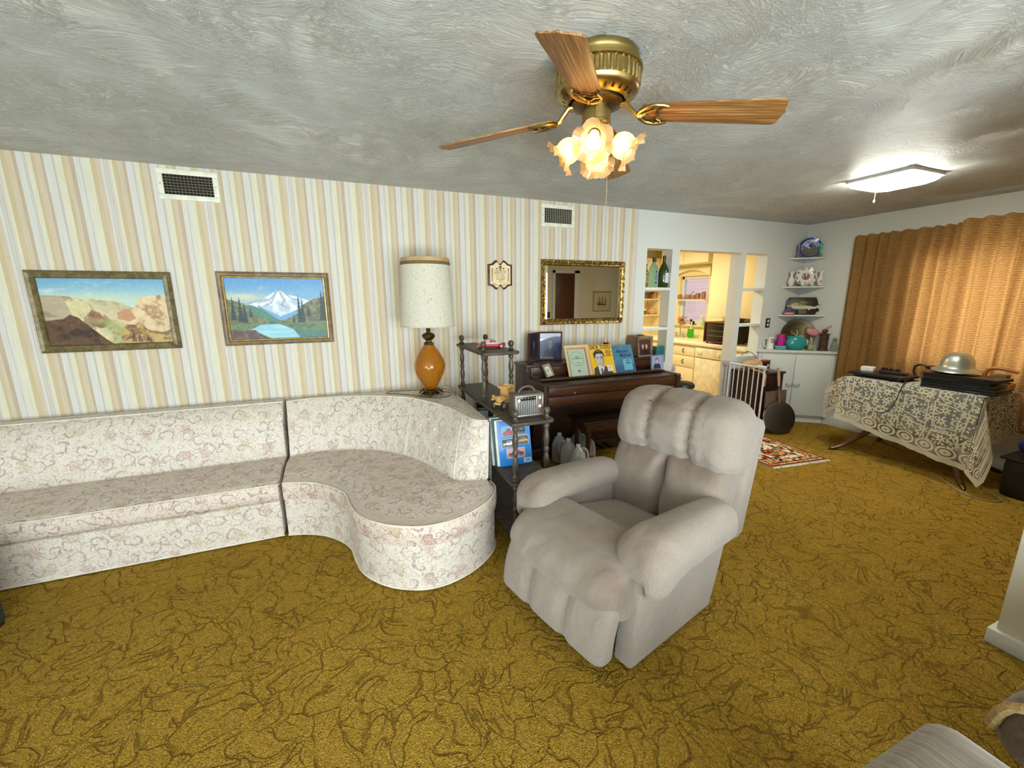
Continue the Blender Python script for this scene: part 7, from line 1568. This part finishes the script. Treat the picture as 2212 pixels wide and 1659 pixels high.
# ================================================================ ledges and things in the wall slots
def ledge(x0, x1, z, lab):
    t = thing('wall_ledge', lab, 'shelf', ((x0 + x1) / 2, WY + .07, z), 0, 'ledges in the wall slots'); w = (x1 - x0) / 2
    MB().box(-w + .0005, w - .0005, -.075, .069, -.030, 0, .003).build('board', m_trim, t)
ledge(3.007, 3.345, 1.668, 'white ledge under the bottles in the left wall slot'); ledge(3.007, 3.345, 1.238, 'empty white ledge low in the left wall slot')
ledge(4.456, 4.820, 1.668, 'empty white ledge high in the right wall slot'); ledge(4.456, 4.820, 1.240, 'white ledge in the right wall slot level with the oven top')
ZB = 1.6688
def bottle(nm, lab, x, y, prof, glass, label=None, cap=None, sq=0):
    t = thing(nm, lab, 'bottle', (x, y, ZB), 0, 'bottles in the left wall slot')
    MB().lathe(prof, 28, cap=False, ripple=(lambda a, z: (abs(cos(a)) ** 6 + abs(sin(a)) ** 6) ** (-1 / 6) if z < .2 else 1) if sq else None).build('glass', glass, t)
    if label: 
        r, z0, z1, m, a0, a1 = label; MB().lathe([(r, z0), (r, z1)], 20, a0=rad(a0), a1=rad(a1), cap=False).build('label', m, t)
    if cap: MB().lathe(cap[0], 18).build('cap', cap[1], t)
    return t
t = thing('gin_bottle', 'square pale blue bottle with a black cap and long label', 'bottle', (3.150, 3.672, ZB), rad(15), 'bottles in the left wall slot')
P = []
for hw, z in ((.040, .0), (.044, .004), (.044, .20), (.040, .222), (.026, .240), (.015, .256), (.014, .285)):
    P.append([(hw * (abs(cos(a)) ** 8 + abs(sin(a)) ** 8) ** (-1 / 8) * cos(a) * .98, hw * .78 * (abs(cos(a)) ** 8 + abs(sin(a)) ** 8) ** (-1 / 8) * sin(a), z) for a in [2 * PI * j / 40 for j in range(40)]])
MB().grid(P, close_v=True).build('glass', glassy('pale_blue_glass', (.55, .78, .80, 1), .03, .72), t); MB().cyl(.0175, .268, .315, 18).build('cap', m_blk, t)
MB().box(-.024, .024, -.0372, -.0362, .03, .185, .0).build('label', M('steel_blue_label', C(150, 172, 190), .4), t)
for z in (.165, .05): MB().box(-.014, .014, -.0382, -.0373, z - .012, z + .012).build('label_print', M('navy_print', C(34, 70, 104), .6), t)
MB().box(-.018, .018, -.0382, -.0373, .075, .145).build('label_print', M('pale_print', C(110, 140, 168), .6), t)
bottle('spirit_bottle', 'clear bottle with a red cap behind the pale blue one', 3.213, 3.724, [(0, 0), (.030, .002), (.031, .01), (.031, .17), (.022, .20), (.0125, .225), (.0115, .285)], glassy('clear_glass', (.97, .98, .97, 1), .02, .96), None, ([(.013, .275), (.014, .28), (.014, .302), (0, .303)], M('red_cap', C(150, 66, 50), .4)))
wine = glassy('green_wine_glass', (.16, .30, .03, 1), .03, .75)
bottle('wine_bottle', 'large green wine bottle with a white label', 3.284, 3.668, [(0, .004), (.050, .002), (.054, .01), (.055, .15), (.052, .185), (.036, .225), (.019, .258), (.0155, .285), (.0155, .335)], M('deep_green_glass', C(40, 62, 14), .06), (.0556, .05, .155, M('white_label', C(214, 216, 220), .4), -110, 5), ([(.016, .29), (.017, .295), (.017, .337), (0, .338)], M('green_foil', C(34, 44, 20), .4)))
bottle('amber_bottle', 'short brown bottle at the far left of the slot', 3.062, 3.700, [(0, .002), (.036, .002), (.038, .01), (.038, .15), (.030, .18), (.018, .20), (.017, .235)], M('amber_brown_glass', C(120, 96, 48), .12), (.0386, .05, .13, M('kraft_label', C(160, 132, 80), .5), -130, -30), ([(.018, .225), (.019, .23), (.019, .248), (0, .249)], m_blk))
t = thing('teal_case', 'dark teal box standing on the sill of the left wall slot', 'box', (3.285, 3.672, .8405), rad(-4)); MB().box(-.052, .052, -.038, .038, 0, .185, .004).build('case', M('deep_teal_card', C(24, 104, 100), .45), t); MB().lathe([(.012, 0), (.012, .002), (0, .002)], 16, M4=T4((.02, -.038, .05), rx=PI / 2)).build('round_mark', M('dark_mark', C(20, 50, 54), .5), t)
t = thing('camera_case', 'small black case beside the teal box on the slot sill', 'box', (3.165, 3.68, .8405), .1); MB().box(-.050, .050, -.035, .035, 0, .150, .010).build('case', m_blk, t); MB().tube(catmull([(-.04, 0, .15), (-.03, 0, .175), (.03, 0, .175), (.04, 0, .15)], 12), .004, 6).build('strap', m_blk, t)

# ================================================================ kitchen fittings
KX = RX - .004; FXk = 4.80
m_ctop = M('cream_laminate', C(238, 226, 190), .3, 0, .04); m_pull = M('antique_pull', C(90, 74, 50), .35, .8)
def cab(nm, lab, y0, y1, drawers, x0=FXk):
    t = thing(nm, lab, 'cabinet', ((x0 + KX) / 2, (y0 + y1) / 2, 0), 0, 'kitchen base cabinets'); o = Vector(((x0 + KX) / 2, (y0 + y1) / 2, 0))
    W2L(MB().box(x0 + .018, KX, y0 + .001, y1 - .001, .09, .866), o).build('carcass', m_kcab, t); W2L(MB().box(x0 + .06, KX, y0 + .001, y1 - .001, 0, .09), o).build('toe_kick', m_dch, t)
    for z0, z1, kind in drawers:
        d = W2L(MB().box(x0, x0 + .018, y0 + .012, y1 - .012, z0, z1, .005), o).build(kind, m_kcab, t); yc = (y0 + y1) / 2; zc = (z0 + z1) / 2 if kind == 'drawer' else z1 - .06
        W2L(MB().tube(catmull([(x0, yc, zc + .026), (x0 - .022, yc, zc + .016), (x0 - .022, yc, zc - .016), (x0, yc, zc - .030)], 12), [.009, .008, .007, .006, .006, .006, .006, .006, .006, .007, .008, .009], 8), o).build('handle', m_pull, d)
cab('base_cabinet', 'cream kitchen drawer unit left of the dishwasher', 4.588, 5.035, ((.700, .845, 'drawer'), (.525, .688, 'drawer'), (.11, .512, 'drawer')))
cab('base_cabinet', 'cream cupboard under the kitchen sink', 5.037, 5.72, ((.700, .845, 'drawer'), (.11, .688, 'door')))
cab('base_cabinet', 'cream cupboard by the far corner of the kitchen', 5.722, 6.33, ((.700, .845, 'drawer'), (.11, .688, 'door')))
cab('base_cabinet', 'narrow cream cupboard right of the dishwasher', 3.775, 4.092, ((.700, .845, 'drawer'), (.11, .688, 'door')))
dwo = Vector((5.13, 4.34, 0)); dw = thing('dishwasher', 'cream built in dishwasher below the counter oven', 'dishwasher', dwo)
W2L(MB().box(FXk + .03, KX, 4.095, 4.585, .0, .864), dwo).build('tub', m_kcab, dw); W2L(MB().box(FXk - .004, FXk + .03, 4.098, 4.582, .11, .695, .006), dwo).build('door', M('dishwasher_cream', C(236, 226, 190), .3), dw)
cp = W2L(MB().box(FXk - .012, FXk + .03, 4.098, 4.582, .705, .845, .006), dwo).build('control_panel', M('dishwasher_cream', C(236, 226, 190), .3), dw)
W2L(MB().tube(catmull([(FXk - .012, 4.52, .79), (FXk - .032, 4.515, .79), (FXk - .032, 4.455, .79), (FXk - .012, 4.45, .79)], 12), .006, 8), dwo).build('latch', m_kcab, cp); W2L(MB().lathe([(.028, 0), (.028, .012), (.022, .018), (0, .018)], 22, M4=T4((FXk - .012, 4.16, .775), ry=-PI / 2)), dwo).build('dial', m_kcab, cp)
ct = thing('countertop', 'long cream kitchen counter with a tiled splashback', 'counter', (5.13, 5.05, .89)); co = Vector((5.13, 5.05, .89))
W2L(MB().box(FXk - .025, KX, 3.766, 6.345, .868, .910, .006), co).build('worktop', m_ctop, ct)
b = NB('cream_tile'); q = b.xyz(b.pos())
def gl_(v, s, o=0.0): return b.ss(b.m_('ABSOLUTE', b.m_('SUBTRACT', b.m_('FRACT', b.m_('DIVIDE', b.m_('ADD', v, o), s)), .5)), .46, .485)
g = b.m_('MAXIMUM', b.m_('MAXIMUM', gl_(q[0], .108), gl_(q[1], .108)), gl_(q[2], .108, .03)); b.bsdf(b.mix(g, C(240, 226, 176), C(196, 176, 128)), .25, 0, b.bump(g, -.4, .002)); m_tile = b.m
W2L(MB().box(KX - .012, KX, 3.766, 5.05, .911, 1.26), co).build('splashback', m_tile, ct); W2L(MB().box(KX - .012, KX, 5.051, 6.30, .911, 1.10), co).build('splashback', m_tile, ct)
W2L(MB().box(KX - .07, KX + .0, 5.05, 5.74, 1.095, 1.112, .004), co).build('window_sill', m_tile, ct)
# back counter and shelves
cab2 = thing('back_counter', 'cream counter along the far kitchen wall', 'counter', (3.9, 6.03, 0)); c2o = Vector((3.9, 6.03, 0))
W2L(MB().box(2.2, FXk - .055, 5.74, 6.34, .868, .910, .006), c2o).build('worktop', m_ctop, cab2); W2L(MB().box(2.2, FXk - .055, 5.77, 6.34, .09, .867), c2o).build('carcass', m_kcab, cab2); W2L(MB().box(2.2, FXk - .055, 5.83, 6.34, 0, .09), c2o).build('toe_kick', m_dch, cab2)
for k in range(6): d = W2L(MB().box(2.22 + k * .42, 2.61 + k * .42, 5.752, 5.77, .12, .845, .005), c2o).build('door', m_kcab, cab2)
W2L(MB().box(2.2, FXk - .035, 6.335, 6.346, .911, 1.24), c2o).build('splashback', m_tile, cab2)
ks = thing('spice_shelf', 'open cream shelves on the far kitchen wall seen through the left slot', 'shelf', (5.20, 6.25, 1.48)); kso = Vector((5.20, 6.25, 1.48))
for z in (1.262, 1.548, 1.70): W2L(MB().box(4.75, 5.475, 6.15, 6.345, z - .022, z, .003), kso).build('board', m_kcab, ks)
for x in (4.75, 5.455): W2L(MB().box(x, x + .02, 6.15, 6.345, 1.264, 1.676), kso).build('side_board', m_kcab, ks)
uc2 = thing('wall_cabinet', 'cream wall cabinet above the open spice shelves', 'cabinet', (5.1, 6.2, 2.0)); W2L(MB().box(4.6, 5.475, 6.03, 6.345, 1.702, 2.25, .004), (5.1, 6.2, 2.0)).build('carcass', m_kcab, uc2)
for a, c_ in ((4.605, 5.035), (5.04, 5.47)): W2L(MB().box(a, c_, 6.012, 6.03, 1.71, 2.24, .004), (5.1, 6.2, 2.0)).build('door', m_kcab, uc2)
m_bask = M('woven_basket', C(206, 170, 116), .8, 0, .35, 60, .8, 70); m_tinb = M('brown_canister', C(120, 84, 50), .5)
t = thing('basket', 'round woven basket on the lower spice shelf', 'basket', (5.372, 6.235, 1.264)); MB().lathe([(0, 0), (.05, .001), (.075, .03), (.08, .06), (.062, .09), (.035, .105), (.0, .108)], 24, ripple=lambda a, z: 1 + .03 * sin(12 * a)).build('body', m_bask, t)
t = thing('canister', 'small brown canister left of the woven basket', 'canister', (5.20, 6.235, 1.263)); MB().cyl(.04, 0, .075, 20).build('body', m_tinb, t); MB().cyl(.041, .075, .09, 20).build('lid', m_kcab, t)
t = thing('dried_spray', 'spray of dried orange stems behind the woven basket', 'dried flowers', (5.36, 6.322, 1.265)); rs = random.Random(3)
for k in range(9): a = rs.uniform(-.5, .5); MB().tube([(0, 0, 0), (.1 * a, 0, .13), (.12 * a + rs.uniform(-.01, .01), -.01, .18 + rs.uniform(0, .06))], .004, 5).build('stem', M('dried_orange', C(206, 140, 80), .8), t)
for i, (x, w, hh, col) in enumerate(((5.19, .035, .085, C(140, 100, 56)), (5.275, .045, .075, C(112, 74, 44)), (5.345, .022, .09, C(170, 128, 74)))):
    t = thing('spice_tin', ['tall ochre tin at the left of the upper spice shelf', 'wide brown tin in the middle of the upper spice shelf', 'narrow tan tin at the right of the upper spice shelf'][i], 'tin', (x, 6.24, 1.549), 0, 'tins on the upper spice shelf'); MB().box(-w, w, -.03, .03, 0, hh, .005).build('body', M('tin_%d' % i, col, .4), t); MB().box(-w - .001, w + .001, -.031, .031, hh, hh + .012, .003).build('lid', m_tinb, t)
t = thing('ochre_pot', 'orange patterned pot at the right end of the upper spice shelf', 'pot', (5.408, 6.24, 1.5495)); MB().lathe([(0, 0), (.03, 0), (.042, .04), (.036, .08), (.03, .11), (.034, .12)], 20).build('body', M('orange_pattern', C(214, 150, 90), .5, 0, .4, 70), t)
t = thing('yellow_bowl', 'yellow bowl on the far kitchen counter', 'bowl', (4.62, 5.95, .9105)); MB().lathe([(0, 0), (.06, .0), (.07, .01), (.13, .07), (.127, .07), (.06, .012)], 26, cap=False).build('bowl', M('yellow_glaze', C(240, 216, 60), .2), t)
# upper cabinets, valance
def upper(nm, lab, x0, y0, y1, z0, z1, nd):
    o = Vector(((x0 + KX) / 2, (y0 + y1) / 2, (z0 + z1) / 2)); t = thing(nm, lab, 'cabinet', o, 0, 'kitchen wall cabinets by the window')
    W2L(MB().box(x0 + .018, KX, y0, y1, z0, z1, .002), o).build('carcass', m_kcab, t)
    for k in range(nd): a = y0 + (y1 - y0) * k / nd; W2L(MB().box(x0, x0 + .017, a + .004, a + (y1 - y0) / nd - .004, z0 + .004, z1 - .004, .004), o).build('door', m_kcab, t)
upper('wall_cabinet', 'tall plain cream wall cabinet right of the kitchen window', 5.15, 3.79, 4.745, 1.268, 2.435, 2)
upper('wall_cabinet', 'short cream cabinet above the kitchen window', 5.13, 4.80, 5.80, 2.085, 2.435, 2)
t = thing('window_valance', 'cream scalloped board over the kitchen window', 'valance', (5.405, 5.40, 1.96)); pv = [(-.40, .09), (-.40, -.05)] + [(p.x, p.y) for p in catmull([(-.36, -.05, 0), (-.30, -.01, 0), (-.15, .035, 0), (0, .05, 0), (.15, .035, 0), (.30, -.01, 0), (.36, -.05, 0)], 24)] + [(.40, -.05), (.40, .09)]
MB().prism(pv, 0, .018, Matrix(((0, 0, 1, 0), (1, 0, 0, 0), (0, 1, 0, 0), (0, 0, 0, 1)))).build('board', m_kcab, t, smooth=False)
t = thing('window_shelf', 'narrow cream shelf across the kitchen window holding brown mugs', 'shelf', (5.43, 5.38, 1.535)); MB().box(-.045, .045, -.318, .30, -.018, 0, .003).build('board', m_kcab, t)
for i, (y, r, hh, kind) in enumerate(((5.615, .032, .085, 0), (5.435, .045, .075, 1), (5.318, .034, .07, 0), (5.228, .036, .10, 0), (5.11, .034, .12, 0))):
    lab = ['brown mug at the far end of the window shelf', 'brown kettle with a raised spout on the window shelf', 'short brown mug in the middle of the window shelf', 'taller brown mug on the window shelf', 'tall brown beaker at the near end of the window shelf'][i]
    t = thing('kettle' if kind else 'brown_mug', lab, 'kettle' if kind else 'mug', (5.425, y, 1.5355), 0, 'brown pots on the window shelf'); MB().lathe([(0, 0), (r, 0), (r * 1.02, .01), (r * .95, hh), (r * .88, hh), (r * .85, .01)], 18, cap=False).build('body', M('brown_stoneware', C(150, 110, 74), .5), t)
    MB().tube(catmull([(0, r * .95, hh * .8), (0, r * 1.7, hh * .7), (0, r * 1.6, hh * .3), (0, r * .95, hh * .2)], 12), .005, 6).build('handle', M('brown_stoneware', C(150, 110, 74), .5), t)
    if kind: MB().tube([(0, -r * .8, hh * .7), (0, -r * 1.6, hh * 1.2), (0, -r * 2.6, hh * 1.8)], .006, 6).build('spout', M('brown_stoneware', C(150, 110, 74), .5), t)
# sill things
t = thing('potted_plant', 'pot of spiky leaves and red flowers on the kitchen sill', 'plant', (5.425, 5.53, 1.1125)); MB().lathe([(0, 0), (.04, 0), (.055, .05), (.058, .06), (.05, .06)], 18).build('pot', M('terracotta', C(190, 110, 70), .7), t); rs = random.Random(6)
for k in range(16):
    a = rs.uniform(0, 6.28); r = rs.uniform(.05, .12); MB().prism([(0, -.006), (r * .6, -.009), (r, 0), (r * .6, .009), (0, .006)], 0, .0015, T4((0, 0, .055), rz=a) @ T4(ry=-rs.uniform(.3, 1.2))).build('leaf', M('plant_green', C(120, 140, 84), .6), t, smooth=False)
for k in range(5): a = rs.uniform(0, 6.28); MB().lathe([(0, 0), (.016, .004), (.02, .016), (.01, .02), (0, .018)], 10, (.05 * cos(a), .06 * sin(a), .08 + rs.uniform(0, .05))).build('flower', M('coral_petals', C(226, 96, 64), .6), t)
t = thing('cat_figure', 'black and white cat figure on the kitchen sill', 'figurine', (5.425, 5.295, 1.1125)); MB().cushion(.022, .040, .034, .02, 10, M4=T4((0, 0, .035))).build('body', m_blk, t); MB().lathe([(0, 0), (.016, .003), (.022, .018), (.018, .034), (0, .042)], 14, (-.004, .03, .060)).build('head', m_blk, t); MB().cushion(.012, .014, .028, .0115, 8, M4=T4((-.018, -.006, .030))).build('white_bib', m_porc, t)
t = thing('spray_bottle', 'white and pale green spray bottle on the kitchen sill', 'bottle', (5.425, 5.085, 1.1125)); MB().lathe([(0, 0), (.028, .001), (.03, .01), (.03, .08), (.014, .115), (.012, .13)], 18).build('body', M('mint_plastic', C(176, 214, 166), .4), t); MB().box(-.03, .018, -.010, .010, .13, .165, .004).build('trigger_head', m_porc, t); MB().cyl(.014, .118, .132, 14).build('collar', m_porc, t)
t = thing('soap_bottle', 'bright green soap bottle beside the kitchen tap', 'bottle', (5.32, 5.215, .9108)); MB().cushion(.035, .055, .072, .026, 10, fn=lambda x, y, z: (x, y * (1 - .08 * sin(z * 60)), .073 + z)).build('body', glassy('lime_soap', (.25, .80, .12, 1), .05, .45), t); MB().lathe([(.014, .143), (.014, .165), (.006, .170), (.006, .185), (0, .186)], 14).build('cap', m_porc, t)
t = thing('kitchen_tap', 'chrome kitchen tap with two handles by the soap bottle', 'tap', (5.36, 5.48, .9108)); m_chr2 = M('chrome', C(210, 210, 210), .12, 1.0)
MB().box(-.025, .025, -.11, .11, 0, .018, .006).build('deck_plate', m_chr2, t); MB().tube(catmull([(0, 0, .015), (0, 0, .12), (-.03, 0, .17), (-.10, 0, .175), (-.15, 0, .14)], 20), .010, 10).build('spout', m_chr2, t)
for y in (-.09, .09): MB().lathe([(0, 0), (.018, 0), (.014, .03), (.022, .04), (.022, .055), (0, .06)], 14, (0, y, .018)).build('handle', m_chr2, t)
# counter oven and the basket on it
to2 = thing('counter_oven', 'red brown counter oven with a dark glass door on the kitchen counter', 'oven', (5.07, 4.315, .9108)); m_ov = M('oven_maroon', C(92, 34, 26), .3)
MB().box(-.17, .19, -.214, .214, .018, .310, .006).build('case', M('oven_black', C(18, 16, 16), .4), to2); fr = MB()
for a in ((-.214, .214, .018, .040), (-.214, .214, .288, .310), (-.214, -.190, .040, .288), (.196, .214, .040, .288)): fr.box(-.20, -.17, a[0], a[1], a[2], a[3], .003)
fr.build('front_frame', m_ov, to2); MB().box(-.186, -.172, -.19, .196, .04, .288, .001).build('glass_door', M('smoked_glass', C(34, 28, 24), .05, 0, .1, 6), to2); MB().tube([(-.215, -.15, .262), (-.215, .16, .262)], .007, 8).tube([(-.19, -.15, .262), (-.215, -.15, .262)], .005, 6).tube([(-.19, .16, .262), (-.215, .16, .262)], .005, 6).build('door_handle', m_blk, to2)
for z in (.11, .18): MB().box(-.1875, -.186, -.12, .16, z, z + .006).build('rack_bar', M('rack_steel', C(150, 146, 136), .3, .8), to2)
for x in (-.15, .15):
    for y in (-.18, .18): MB().cyl(.014, 0, .018, 10, (x, y, 0)).build('foot', m_blk, to2)
t = thing('basket', 'flat brown basket with a red lid on top of the counter oven', 'basket', (5.13, 4.22, 1.2218)); MB().lathe([(0, 0), (.09, 0), (.11, .03), (.112, .045), (.10, .045), (.08, .01)], 26, cap=False).build('body', M('dark_wicker', C(90, 62, 44), .8, 0, .3, 70, .6, 80), t); MB().cushion(.05, .05, .025, .02, 8, M4=T4((0, 0, .045))).build('red_lid', M('brick_red', C(170, 60, 40), .5), t)
# lamp over the kitchen
kl = thing('kitchen_light', 'round kitchen ceiling light out of view', 'ceiling light', (4.0, 5.0, H)); MB().lathe([(0, -.06), (.10, -.055), (.15, -.03), (.155, 0), (0, 0)], 28).build('glass_bowl', emit('kitchen_globe', C(255, 226, 170), 3.0), kl)
area('kitchen_ceiling_light', (4.0, 5.0, H - .09), (0, 0, 0), .5, .5, KITCHEN_L, (1.0, .90, .66))
